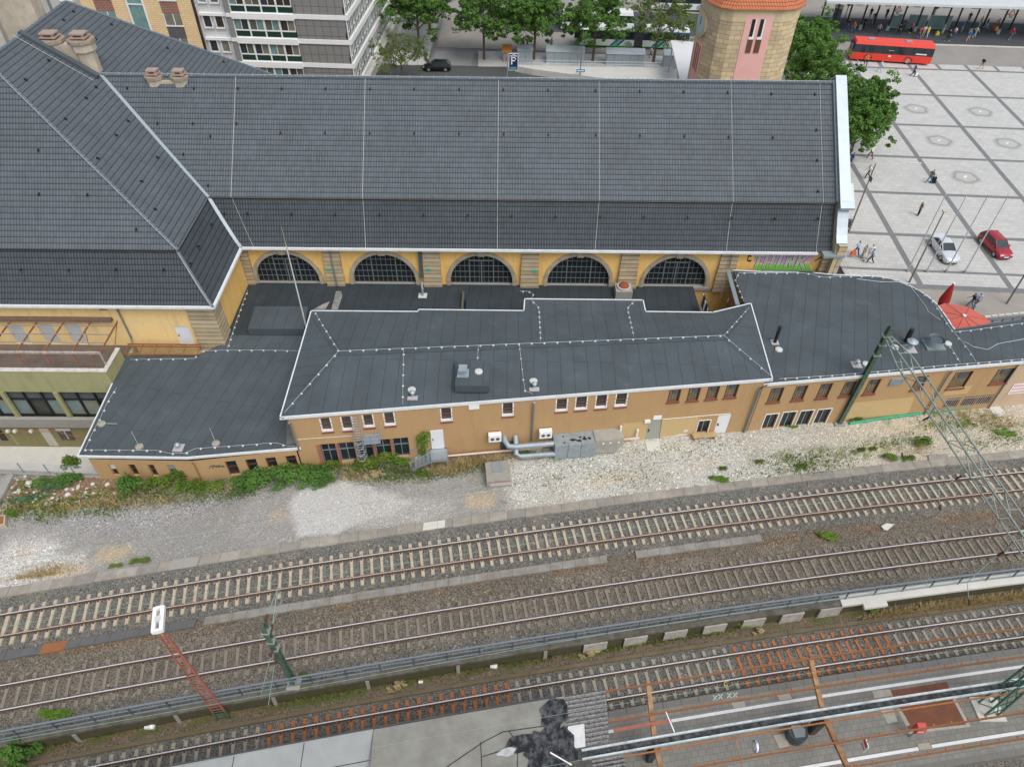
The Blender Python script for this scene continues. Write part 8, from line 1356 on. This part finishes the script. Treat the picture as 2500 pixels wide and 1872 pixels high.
 if open_hood:
  mb=MB();mb.hexa([(xf0+.1,-hw*.8,zb_+.0),(xf0+.1,hw*.8,zb_+.0),(xf0+.16,hw*.8,zb_),(xf0+.16,-hw*.8,zb_),(xf0+.75,-hw*.75,zb_+.95),(xf0+.75,hw*.75,zb_+.95),(xf0+.8,hw*.75,zb_+.92),(xf0+.8,-hw*.75,zb_+.92)]);o=mb.build('bonnet',paint,None);o.parent=c
 c.location=(q[0],q[1],.03);c.rotation_euler=(0,0,heading);return c
hatch=([(-2.05,.38,.75,.9),(-1.95,.26,.88,.97),(-1.3,.2,.9,1),(.6,.2,.9,1),(.95,.2,.88,1),(1.6,.22,.8,.97),(1.95,.26,.7,.9),(2.07,.32,.6,.78)],(-1.98,-1.45,.25,1.05,.88,1.42))
coupe=([(-2.3,.4,.72,.82),(-2.2,.28,.9,.94),(-1.4,.2,.92,1),(.7,.2,.9,1),(1.1,.2,.87,1),(1.8,.22,.8,.96),(2.15,.26,.7,.88),(2.3,.32,.58,.7)],(-1.55,-.75,.1,.95,.9,1.36))
def head(a_,b_):d=P(*b_)-P(*a_);return math.atan2(d[1],d[0])
M_car=lambda n,c:M(n,c,.25,.15,var=.04,fine=.01,spec=.8)
ca=((2290,588),(2314,642));car('silver white coupe parked on the square behind the second flagpole',((2262+2332)/2+3,618),head((2277,584),(2322,648)),coupe,1.76,M_car('silver_paint',(.62,.66,.7)),(-1.35,1.4),.32,group='cars')
car('dark red hatchback parked on the square, rightmost of the cars',(2425,610),head((2396,582),(2448,636)),hatch,1.74,M_car('dark_red_paint',(.35,.02,.035)),(-1.25,1.27),.31,group='cars')
car('black hatchback with its bonnet open on the street behind the hall',K5(930,950),math.pi+.02,hatch,1.72,M_car('black_paint',(.01,.011,.013)),(-1.25,1.27),.33,True,group='cars')
def bus(label,q0,q1,L,W_,Hh,cols,wh,seats=True,joint=None,livery=None,text=None):
 d=unit(P(*q1)-P(*q0));ang=math.atan2(d[1],d[0]);c0=P(*q0);c=thing('bus',label,'bus',(0,0,0));lowm,upm,roofm=cols;secs=[(0,L)]if not joint else[(0,joint-.7),(joint+.7,L)]
 for si,(x0,x1)in enumerate(secs):
  f=.35 if si==0 else .0;mb=MB();P0=[(x0,.3),(x0-.0,1.35),(x1,1.35),(x1,.3)]
  mb.hexa([(x0,0,.32),(x1,0,.32),(x1,W_,.32),(x0,W_,.32),(x0,0,1.35),(x1,0,1.35),(x1,W_,1.35),(x0,W_,1.35)]);B_=mb.build('lower_body',lowm,None);B_.parent=c
  mb=MB();mb.hexa([(x0+.02,.02,1.352),(x1-.02,.02,1.352),(x1-.02,W_-.02,1.352),(x0+.02,W_-.02,1.352),(x0+f*.5,.06,2.55),(x1-.05,.06,2.55),(x1-.05,W_-.06,2.55),(x0+f*.5,W_-.06,2.55)]);o=mb.build('window_band',glass_mat('bus_glass',(.02,.03,.035),.06),None);o.parent=c
  mb=MB();mb.hexa([(x0+f*.5,.03,2.552),(x1-.03,.03,2.552),(x1-.03,W_-.03,2.552),(x0+f*.5,W_-.03,2.552),(x0+f*.8,.22,Hh),(x1-.15,.22,Hh),(x1-.15,W_-.22,Hh),(x0+f*.8,W_-.22,Hh)]);o=mb.build('roof',roofm,None);o.parent=c
  n=int((x1-x0)/1.5)
  for i in range(1,n):x=x0+(x1-x0)*i/n;mb=MB();mb.box(x-.04,-.002,1.36,x+.04,.05,2.5);o=mb.build('window_post',black if not livery else upm,None);o.parent=c
  for xx in(x0+(x1-x0)*.22,x0+(x1-x0)*.68):mb=MB();mb.box(xx-.5,W_/2-.35,Hh,xx+.5,W_/2+.35,Hh+.1);o=mb.build('roof_hatch',steel_blue if not livery else dgrey,None);o.parent=c
 if joint:
  for i in range(7):x=joint-.7+i*.2;mb=MB();mb.box(x,.05+.05*(i%2),.4,x+.2,W_-.05-.05*(i%2),Hh-.12-.04*(i%2));o=mb.build('bellows',M('bellows_grey',(.07,.07,.072),.8),None);o.parent=c
 for x in wh:
  for s in(-1,1):wheel(c,x,(W_/2)*s,.5,.3)
  for ch in[o for o in COL.objects if o.parent==c and o.name.startswith('wheel')][-2:]:ch.location=(0,W_/2,0)
  mb=MB();mb.tube([(x+.62*math.cos(t),-.004,.5+.62*math.sin(t))for t in np.linspace(0,math.pi,9)],.07 if livery else .05,6);o=mb.build('wheel_arch',livery or black,None);o.parent=c
 mb=MB();mb.box(-.04,.3,1.3,.03,W_-.3,2.6);o=mb.build('windscreen',glass_mat('bus_glass',(.02,.03,.035)),None);o.parent=c
 for y in(.25,W_-.25):mb=MB();mb.box(-.05,y-.14,.6,.0,y+.14,.8);o=mb.build('headlight',M('headlamp',(.7,.72,.72)),None);o.parent=c
 mb=MB();mb.tube([(.1,0,2.6),(-.45,-.2,2.3)],.025,5);mb.box(-.52,-.3,1.9,-.4,-.1,2.35);o=mb.build('mirror',black,None);o.parent=c
 c.location=(c0[0],c0[1],.02);c.rotation_euler=(0,0,ang);return c
bred=M('bus_red',(.72,.05,.025),.35,var=.04,fine=.01)
RBs=bus('red bus standing at the edge of the square below the bus shelter',C4(735,515),C4(1395,560),12.0,2.55,3.0,(bred,bred,bred),(2.6,8.6))
for nm,x0,x1,z0,z1 in(('door_panel',5.3,6.1,1.9,1.94),('logo',5.55,5.9,.95,1.2),('lettering',9.4,11.0,1.55,1.72)):mb=MB();mb.box(x0,-.012,z0,x1,-.003,z1);o=mb.build(nm,wht,None);o.parent=RBs
bwh,bgr=M('bus_white',(.68,.7,.7),.35,var=.04),M('bus_green',(.06,.5,.08),.4,var=.03);bblue=M('bus_blue',(.02,.08,.35),.4,var=.03)
GB=bus('white articulated bus with green and blue stripes behind the street trees',K6(560,640),K6(2100,690),18.2,2.55,3.1,(bwh,black,bwh),(2.5,8.6,14.6),joint=10.2,livery=bgr)
for x0,m_ in((5.6,bblue),(6.1,bgr),(6.6,bblue),(12.2,bblue),(12.7,bgr),(13.1,bblue)):mb=MB();mb.face([(x0,-.01,.4),(x0+.45,-.01,.4),(x0+1.5,-.01,1.34),(x0+1.05,-.01,1.34)]);o=mb.build('livery_stripe',m_,None);o.parent=GB
for x0,x1 in((0,9.5),(10.9,18.2)):mb=MB();mb.box(x0,-.012,.3,x1,-.003,.44);mb.box(x0,.03,2.56,x1,.2,2.7);o=mb.build('green_trim',bgr,None);o.parent=GB
mb=MB();mb.box(14.2,-.03,2.5,18.2,.05,2.7);o=mb.build('blue_trim',bblue,None);o.parent=GB
bus('bus with an orange and white front half hidden behind the street trees',K6(380,415),K6(1200,440),12,2.55,3.0,(bwh,black,bwh),(2.6,8.6),livery=M('bus_orange',(.6,.18,.08),.5));bus('blue and white bus at the top edge behind the half bare tree',K6(1600,150),K6(2200,170),12,2.55,3.0,(bwh,black,bblue),(2.6,8.6),livery=bblue)
b0,b1=P(*C4(590,250)),P(*C4(1980,295));bd=unit(b1-b0);bn2=V3(-bd[1],bd[0],0);s6=float(np.linalg.norm(b1-b0))/6
ct=thing('bus_shelter','long white roofed bus shelter on slanted black posts along the top edge','bus shelter',(b0+b1)/2);HS=5.2;e0=P(*C4(560,3),HS);
off=float((P(*C4(1300,55),HS)-b0)@bn2);
mb=MB();a_=b0+bn2*off-bd*3.5;b_=b0+bn2*off+bd*s6*12;mb.hexa([a_+V3(0,0,HS),b_+V3(0,0,HS),b_+bn2*9.5+V3(0,0,HS+.1),a_+bn2*9.5+V3(0,0,HS+.1),a_+V3(0,0,HS+.35),b_+V3(0,0,HS+.35),b_+bn2*9.5+V3(0,0,HS+.55),a_+bn2*9.5+V3(0,0,HS+.55)]);mb.build('roof',M('shelter_white',(.6,.63,.64),.4,.1,var=.05,dirt=(.5,.53,.54),dirtamt=.4,dsc=.5),ct)
for i in range(12):
 p=b0+bd*s6*i
 mb=MB();mb.beam(p,p+V3(0,0,.9),.5,.3,up=tuple(bn2));mb.build('foot',steel_blue,ct)
 for dx,y in((.0,0),(-1.5,2.6)):mb=MB();q=p+bd*dx+bn2*y;mb.beam(q,q+V3(0,0,HS),.22,.22,up=tuple(bn2));mb.build('post',black,ct)
 mb=MB();q=p+bn2*(off+.3)+bd*1.4+V3(0,0,HS-.2);mb.beam(q,q+bd*1.1,.25,.12);mb.build('lamp',shed_m,ct)
sg_=M('shelter_glass',(.16,.25,.25),.15);
for i,(t0,t1)in enumerate(((2.1,2.5),(2.75,3.4),(3.5,4.3))):
 g0,g1=b0+bd*s6*t0+bn2*1.2,b0+bd*s6*t1+bn2*1.2;o_=thing('wind_screen',['narrow glazed panel under the bus shelter near the warning sign','glass wind screen in the middle of the bus shelter','glass wind screen right of the middle under the bus shelter'][i],'glass screen',g0,group='glass screens under the bus shelter');mb=MB();mb.beam(g0+V3(0,0,1.3),g1+V3(0,0,1.3),.04,2.0);mb.build('glass',sg_,o_)
 for q0_,q1_ in((g0,g0+V3(0,0,2.4)),(g1,g1+V3(0,0,2.4)),(g0+V3(0,0,2.35),g1+V3(0,0,2.35)),(g0+V3(0,0,.25),g1+V3(0,0,.25))):mb=MB();mb.beam(q0_,q1_,.08,.08,up=tuple(bn2)if q0_[2]!=q1_[2]else(0,0,1));mb.build('frame',steel,o_)
for i,t in enumerate((2.12,6.15)):
 q=b0+bd*s6*t+V3(0,0,3.2)-bn2*.3;o_=thing('warning_sign',['red bordered warning triangle at the left glazed panel of the bus shelter','red bordered warning triangle on a post near the right end of the bus shelter'][i],'warning sign',q,group='warning triangles at the bus shelter')
 mb=MB();mb.face([q+bd*x-bn2*.02+V3(0,0,z)for x,z in((-.65,0),(.65,0),(0,1.1))]);mb.face([q+bd*x+bn2*.02+V3(0,0,z)for x,z in((.65,0),(-.65,0),(0,1.1))]);mb.build('border',redp,o_);mb=MB();mb.face([q+bd*x-bn2*.03+V3(0,0,z)for x,z in((-.45,.12),(.45,.12),(0,.88))]);mb.build('face',wht,o_);mb=MB();mb.beam(q+V3(0,0,-.25),q+V3(0,0,-.26)+bd*.01,.9,.4);mb.beam(q-V3(0,0,.45)-bd*.3,q-V3(0,0,.45)+bd*.3,.03,.3);mb.build('plate',wht,o_)
q=b0+bd*s6*.15+bn2*1.6;ks=thing('ticket_column','tall dark advertising column under the left end of the bus shelter','column',q);mb=MB();mb.tube([q,q+V3(0,0,3.0)],.7,8);mb.build('body',dgrey,ks);mb=MB();mb.tube([q+V3(0,0,3.0),q+V3(0,0,3.3)],.75,8);mb.build('cap',holder_m,ks)
tl=b0+bd*s6*.55+bn2*3+V3(0,0,3.4)
for i,t in enumerate((.55,3.75)):q=b0+bd*s6*t+bn2*2.7;o_=thing('traffic_light',['black traffic light under the left end of the bus shelter','black traffic light above the middle glass screen'][i],'traffic light',q,group='traffic lights at the bus shelter');mb=MB();mb.tube([q,q+V3(0,0,3)],.07,6);mb.build('post',dgrey,o_);mb=MB();mb.box(q[0]-.2,q[1]-.2,3,q[0]+.2,q[1]+.2,4.0);[mb.box(q[0]-.35,q[1]-.25,3.1+j*.3,q[0]+.35,q[1]-.2,3.25+j*.3)for j in range(3)];mb.build('head',black,o_)
mb=MB();mb.poly([b0+bn2*26-bd*40,b0+bn2*26+bd*90,b0+bn2*34+bd*90,b0+bn2*34-bd*40]);[None];o=MB();o.poly([p+V3(0,0,.03)for p in(b0+bn2*26-bd*40,b0+bn2*26+bd*90,b0+bn2*40+bd*90,b0+bn2*40-bd*40)]);struct('lawn',o,M('lawn',(.12,.15,.05),.9,var=.2,sc=.6))
def tint_mat(name,rough=.85):
 mt,g=newmat(name,rough);oi=g.n('ObjectInfo');f=g.m('ADD',.88,g.m('MULTIPLY',g.noise(9,det=2),.24));o=g.n('VectorMath',operation='SCALE');g.t.links.new(oi.outputs['Color'],o.inputs[0]);g.t.links.new(f,o.inputs['Scale']);g.put(g.b.inputs['Base Color'],o.outputs[0]);return mt
cloth_t=tint_mat('clothing');skin_m=M('skin',(.5,.3,.21),.6,var=.05,fine=.03)
def person_proto(stride,arm,bend=0.):
 s,a=stride,arm
 J=dict(pel=(0,0,.95),sp=(.01+bend*.1,0,1.15),ch=(.02+bend*.2,0,1.38),nk=(.02+bend*.25,0,1.5),hd=(.04+bend*.3,0,1.6),tp=(.03+bend*.3,0,1.73),ns=(.145+bend*.3,0,1.6),hl=(0,.1,.92),kl=(s*.3,.11,.5),al=(s*.32-.12*(s<0)*1,.11,.09),tl=(s*.32+.13,.12,.035),hr=(0,-.1,.92),kr=(-s*.12,-.11,.5),ar=(-s*.5,-.11,.09+abs(s)*.05),tr=(-s*.5+.14,-.12,.035),sl=(.01+bend*.2,.19,1.42),el=(-a*.25,.25,1.14),wl=(-a*.15+.05,.25,.9),gl=(-a*.12+.08,.24,.8),sr=(.01+bend*.2,-.19,1.42),er=(a*.2,-.25,1.14),wr=(a*.45+.03,-.24,.95),gr=(a*.52+.06,-.23,.87))
 E=[('pel','sp'),('sp','ch'),('ch','nk'),('nk','hd'),('hd','tp'),('hd','ns'),('pel','hl'),('hl','kl'),('kl','al'),('al','tl'),('pel','hr'),('hr','kr'),('kr','ar'),('ar','tr'),('ch','sl'),('sl','el'),('el','wl'),('wl','gl'),('ch','sr'),('sr','er'),('er','wr'),('wr','gr')]
 Rr=dict(pel=.13,sp=.12,ch=.135,nk=.055,hd=.095,tp=.07,ns=.022,hl=.095,kl=.06,al=.042,tl=.035,hr=.095,kr=.06,ar=.042,tr=.035,sl=.065,el=.042,wl=.03,gl=.032,sr=.065,er=.042,wr=.03,gr=.032)
 for h,w_,g_ in(('l','wl','gl'),('r','wr','gr')):
  g0=np.array(J[g_]);d=unit(g0-np.array(J[w_]))
  for i,(off,L)in enumerate(((-.03,.06),(-.01,.075),(.01,.08),(.03,.07))):n1,n2=h+'f%d'%i,h+'g%d'%i;J[n1]=tuple(g0+V3(off,0,0)+d*.02);J[n2]=tuple(g0+V3(off+.012,0,0)+d*L);Rr[n1]=Rr[n2]=.009;E+=[(g_,n1),(n1,n2)]
  n1=h+'th';J[n1]=tuple(g0+V3(.055,0,.01));Rr[n1]=.01;E.append((g_,n1))
 names=list(J);me=bpy.data.meshes.new('person');me.from_pydata([J[n]for n in names],[(names.index(x),names.index(y))for x,y in E],[]);o=bpy.data.objects.new('tmp',me);COL.objects.link(o)
 md_=o.modifiers.new('s','SKIN');md_.use_smooth_shade=True
 if not me.skin_vertices:
  bm=bmesh.new();bm.from_mesh(me);bm.verts.layers.skin.verify();bm.to_mesh(me);bm.free()
 for i,n in enumerate(names):sv=me.skin_vertices[0].data[i];r=Rr[n];sv.radius=(r,r*(.8 if n in('sp','ch')else 1));sv.use_root=n=='pel'
 o.modifiers.new('u','SUBSURF').levels=1;bpy.context.view_layer.update();dg=bpy.context.evaluated_depsgraph_get();body=bpy.data.meshes.new_from_object(o.evaluated_get(dg));bpy.data.objects.remove(o)
 body.materials.clear();body.materials.append(skin_m);body.name='person'
 seg=[(x,y)for x,y in E];A_=np.array([J[x]for x,y in seg]);B_=np.array([J[y]for x,y in seg]);D=B_-A_;vv=np.array([v.co[:]for v in body.vertices]);nn=np.array([v.normal[:]for v in body.vertices])
 t=np.clip(((vv[:,None]-A_)*D).sum(2)/((D**2).sum(1)+1e-9),0,1);dist=np.linalg.norm(vv[:,None]-(A_+t[...,None]*D),axis=2);near=dist.argmin(1)
 grp={'shirt':{('sp','ch'),('ch','nk'),('ch','sl'),('sl','el'),('ch','sr'),('sr','er'),('pel','sp')},'trousers':{('pel','hl'),('hl','kl'),('kl','al'),('pel','hr'),('hr','kr'),('kr','ar')},'shoe':{('al','tl'),('ar','tr')}}
 root=bpy.data.objects.new('person',body);COL.objects.link(root)
 def shell(name,mask,off,mat_,tint=None):
  idx=np.where(mask)[0];mp=-np.ones(len(vv),int);mp[idx]=np.arange(len(idx));fs=[tuple(int(mp[v])for v in p.vertices)for p in body.polygons if all(mp[v]>=0 for v in p.vertices)]
  if not fs:return
  m2=bpy.data.meshes.new(name);m2.from_pydata([tuple(q)for q in(vv+nn*off)[idx]],[],fs);m2.materials.append(mat_);m2.polygons.foreach_set('use_smooth',[True]*len(m2.polygons));m2.update();ob_=bpy.data.objects.new(name,m2);COL.objects.link(ob_);ob_.parent=root
  if tint:ob_['tint']=tint
 for g_,S in grp.items():
  mask=np.array([seg[i]in S for i in near]);
  if g_=='shirt':mask|=(vv[:,2]<1.0)&(vv[:,2]>.9)&(abs(vv[:,1])<.17);mask&=vv[:,2]<1.52
  if g_=='trousers':mask|=(vv[:,2]<1.02)&(vv[:,2]>.8)&(abs(vv[:,1])<.19)&(abs(vv[:,0])<.2)
  if g_=='shoe':
   for nm in(('tl','al'),('tr','ar')):shell('shoe',mask&((vv[:,1]>0)==(nm[0]=='tl')),.012,cloth_t,'shoe')
  else:shell(g_,mask,.022 if g_=='shirt' else .014,cloth_t,g_)
 hx=J['hd'][0];shell('hair',(vv[:,2]>1.6)&((vv[:,0]<hx+.045)|(vv[:,2]>1.68))&(vv[:,2]>1.58),.016,cloth_t,'hair')
 for s_ in(-1,1):mb=MB();mb.dome((hx+.088,s_*.034,1.62),.012,.012,6);e_=mb.build('eye',black,None);e_.parent=root
 return root
protos_p=[person_proto(0,.05),person_proto(.75,.8),person_proto(-.6,.4),person_proto(.25,.9,.35)]
CLR=dict(w=(.72,.73,.75),b=(.05,.13,.38),j=(.09,.16,.28),k=(.015,.015,.02),g=(.25,.26,.27),r=(.5,.03,.04),l=(.35,.48,.68),y=(.62,.5,.08),p=(.6,.12,.28),o=(.6,.16,.06),n=(.02,.035,.12),e=(.05,.22,.14),s=(.5,.32,.22),t=(.12,.07,.04),c=(.3,.5,.52),z=(.14,.15,.12),a=(.45,.38,.28),m=(.55,.72,.5))
Z4=lambda x,y:(2020+x/9.217,y/9.217);Z5=lambda x,y:(2260+x/9.217,y/9.217)
PEO=[(C4,540,340,'wbw','t',0,'person in a white top and blue jeans standing left of the red bus'),(C4,868,556,'okk','k',1,'person in a rust coloured top walking at the front wheel of the red bus'),(C4,985,610,'wlw','t',2,'person in white with pale blue trousers at the edge of the square below the bus'),(C4,1268,642,'bkk','g',1,'person in a blue top and dark trousers carrying a white bag below the bus'),(C4,1838,588,'kss','a',2,'person in a black shirt and shorts alone at the right of the red bus'),(C4,905,1338,'wtk','k',1,'person in a dark patterned jacket walking under the tree by the gable'),(C4,737,1400,'bjk','k',0,'person in blue half hidden by the zinc gable'),(C4,882,1502,'wkk','t',1,'person in a white shirt and black trousers beside the tall lamp post'),(C4,1402,1545,'zjw','t',2,'person in a striped dark top pulling a black suitcase'),(C8,1312,230,'zkk','g',0,'person in a dark green coat and black skirt in the middle of the square'),(C8,785,565,'lbw','t',1,'person in a light blue shirt carrying an orange bag near the gable corner'),(C8,838,596,'ggk','k',2,'person in a grey shirt and grey trousers in the group near the gable corner'),(C8,893,598,'www','k',0,'person dressed all in white in the group near the gable corner'),(C8,905,632,'lnw','k',1,'person in a pale blue shirt and navy trousers, nearest of the group by the gable'),(C8,1740,1008,'kjk','t',1,'person in black and jeans walking beside the bald man near the parasols'),(C8,1785,1003,'ljk','s',2,'bald person in a light blue shirt walking near the red parasols'),(K6,255,658,'cgk','r',2,'person with reddish hair and a blue grey outfit behind the long shed'),(K5,2018,650,'wgk','k',0,'person in a white top behind the short shed'),(K5,2088,655,'kkk','k',0,'person all in black behind the short shed'),(K5,2140,700,'zkk','t',1,'person in olive and black striding right of the short shed'),(K6,1590,790,'wjw','a',1,'person in a white top and jeans beside the half bare tree'),(Z4,440,690,'kbw','a',1,'person in a dark jacket and blue jeans at the left end of the bus shelter'),(Z4,560,740,'ojk','k',2,'person in a rusty red top and jeans at the left end of the bus shelter'),(Z4,800,650,'kkk','k',0,'person all in black behind the second shelter post'),(Z4,945,415,'nbk','k',0,'person in navy on the far side of the bus shelter'),(Z4,1010,530,'kgw','k',3,'person in black with grey trousers bending under the bus shelter'),(Z4,1125,790,'gkk','t',1,'person in a grey green top and black shorts walking towards the red bus'),(Z4,1300,430,'nkk','k',0,'person in dark clothes beside a shelter post, far side'),(Z4,1580,800,'kkk','t',2,'slim person all in black right of the narrow glazed panel'),(Z4,1750,700,'eek','r',3,'person in green sitting low at the glass screen'),(Z4,1860,755,'pkw','k',0,'person in a pink top at the glass screen'),(Z4,2035,880,'rjs','t',1,'person in a red top and blue shorts walking above the red bus'),(Z4,2140,830,'wyw','t',0,'person in white and yellow in the crowd above the red bus'),(Z5,10,850,'ylw','a',2,'person in a yellow top and pale jeans above the rear of the red bus'),(Z5,350,790,'gck','a',0,'person in a grey blue top with a lime green bag'),(Z5,470,925,'kkw','o',1,'person in black with white shoes, nearest the bus lane'),(Z5,610,860,'wbk','k',0,'person in a white top and blue trousers in the middle of the shelter'),(Z5,790,745,'bgk','k',2,'person with a bright blue jacket in the middle of the shelter'),(Z5,940,520,'nkk','k',0,'person in navy on the far side, middle of the shelter'),(Z5,930,950,'bss','a',2,'person in blue shorts walking near the bus lane kerb'),(Z5,1080,850,'mcw','k',1,'person in a pale yellow and mint outfit'),(Z5,1190,620,'owk','k',0,'person in an orange top on the right half of the shelter'),(Z5,1330,660,'kck','k',1,'person in black with pale blue jeans on the right half of the shelter'),(Z5,1560,665,'ark','t',3,'person with red and yellow bags on the right half of the shelter'),(Z5,1880,895,'rjw','a',1,'person in jeans and white shoes at the right end of the shelter')]
usedp=set()
for i,(fn,x,y,cl,hr,ps,lab)in enumerate(PEO):
 pr=protos_p[ps];col_={'shirt':c4(CLR[cl[0]]),'trousers':c4(CLR[cl[1]]),'shoe':c4(CLR[cl[2]]),'hair':c4(CLR[hr])};q=P(*fn(x,y),.12 if fn in(Z4,Z5)else .02)
 o=dup(pr,color=col_)if True else pr;tag(o,lab,'person','people around the square and bus shelter');o.location=(q[0],q[1],q[2]-.01);o.rotation_euler=(0,0,random.Random(i*7+1).uniform(0,6.28));o.scale=(1.04,)*3
for pr in protos_p:
 for ch in list(pr.children):bpy.data.objects.remove(ch)
 bpy.data.objects.remove(pr)
def bag(fn,x,y,sx,sy,sz,c_,label,z=.05,cat='bag',name='bag'):
 q=P(*fn(x,y),z);b=thing(name,label,cat,(q[0],q[1],z));m_=M('bag_'+label[:6].replace(' ','_'),CLR[c_],.8);mb=MB();mb.hexa([(q[0]+a*sx,q[1]+b_*sy,z+h*sz)for h,f in((0,1),(1,.8))for a,b_ in((-f,-f),(f,-f),(f,f),(-f,f))]);mb.build('body',m_,b);mb=MB();mb.tube([(q[0]-sx*.6,q[1],z+sz),(q[0]-sx*.3,q[1],z+sz*1.4),(q[0]+sx*.3,q[1],z+sz*1.4),(q[0]+sx*.6,q[1],z+sz)],.02,5);mb.build('handle',m_,b)
bag(C4,1438,1540,.25,.2,.75,'k','black wheeled suitcase behind the person in the striped top',.03,'suitcase','suitcase');bag(C8,765,560,.28,.14,.45,'o','orange shopping bag held by the person in light blue',.35);bag(Z5,250,790,.3,.25,.5,'y','lime yellow bag on the bus platform',.12);bag(Z5,1580,690,.28,.2,.5,'y','pale yellow bag at the right half of the shelter',.12);bag(Z5,1520,690,.2,.2,.45,'r','small red bag at the right half of the shelter',.12);bag(C4,1298,640,.2,.12,.45,'w','white shopping bag held by the person in blue',.2)
q=P(*C4(815,556));pr_=thing('pushchair','black pushchair with a white seat at the front corner of the red bus','pushchair',q);mb=MB();mb.hexa([(q[0]+a,q[1]+b_,z)for z,a,b_ in((.45,-.3,-.22),(.45,.3,-.22),(.45,.3,.22),(.45,-.3,.22),(.9,-.45,-.25),(.2,-.25,-.25),(.2,.25,.25),(.95,-.45,.25))]);mb.build('seat',M('pram_white',(.5,.52,.55),.8),pr_)
mb=MB();mb.tube([q+V3(-.3,0,.4),q+V3(.1,0,.9),q+V3(.45,0,1.05)],.03,6);mb.tube([q+V3(.3,0,.4),q+V3(.05,0,.75)],.03,6);mb.build('frame',black,pr_)
for a_,b_ in((-.35,-.25),(-.35,.25),(.35,-.25),(.35,.25)):mb=MB();mb.tube([q+V3(a_,b_-.03,.14),q+V3(a_,b_+.03,.14)],.14,12);mb.build('wheel',rubber,pr_)
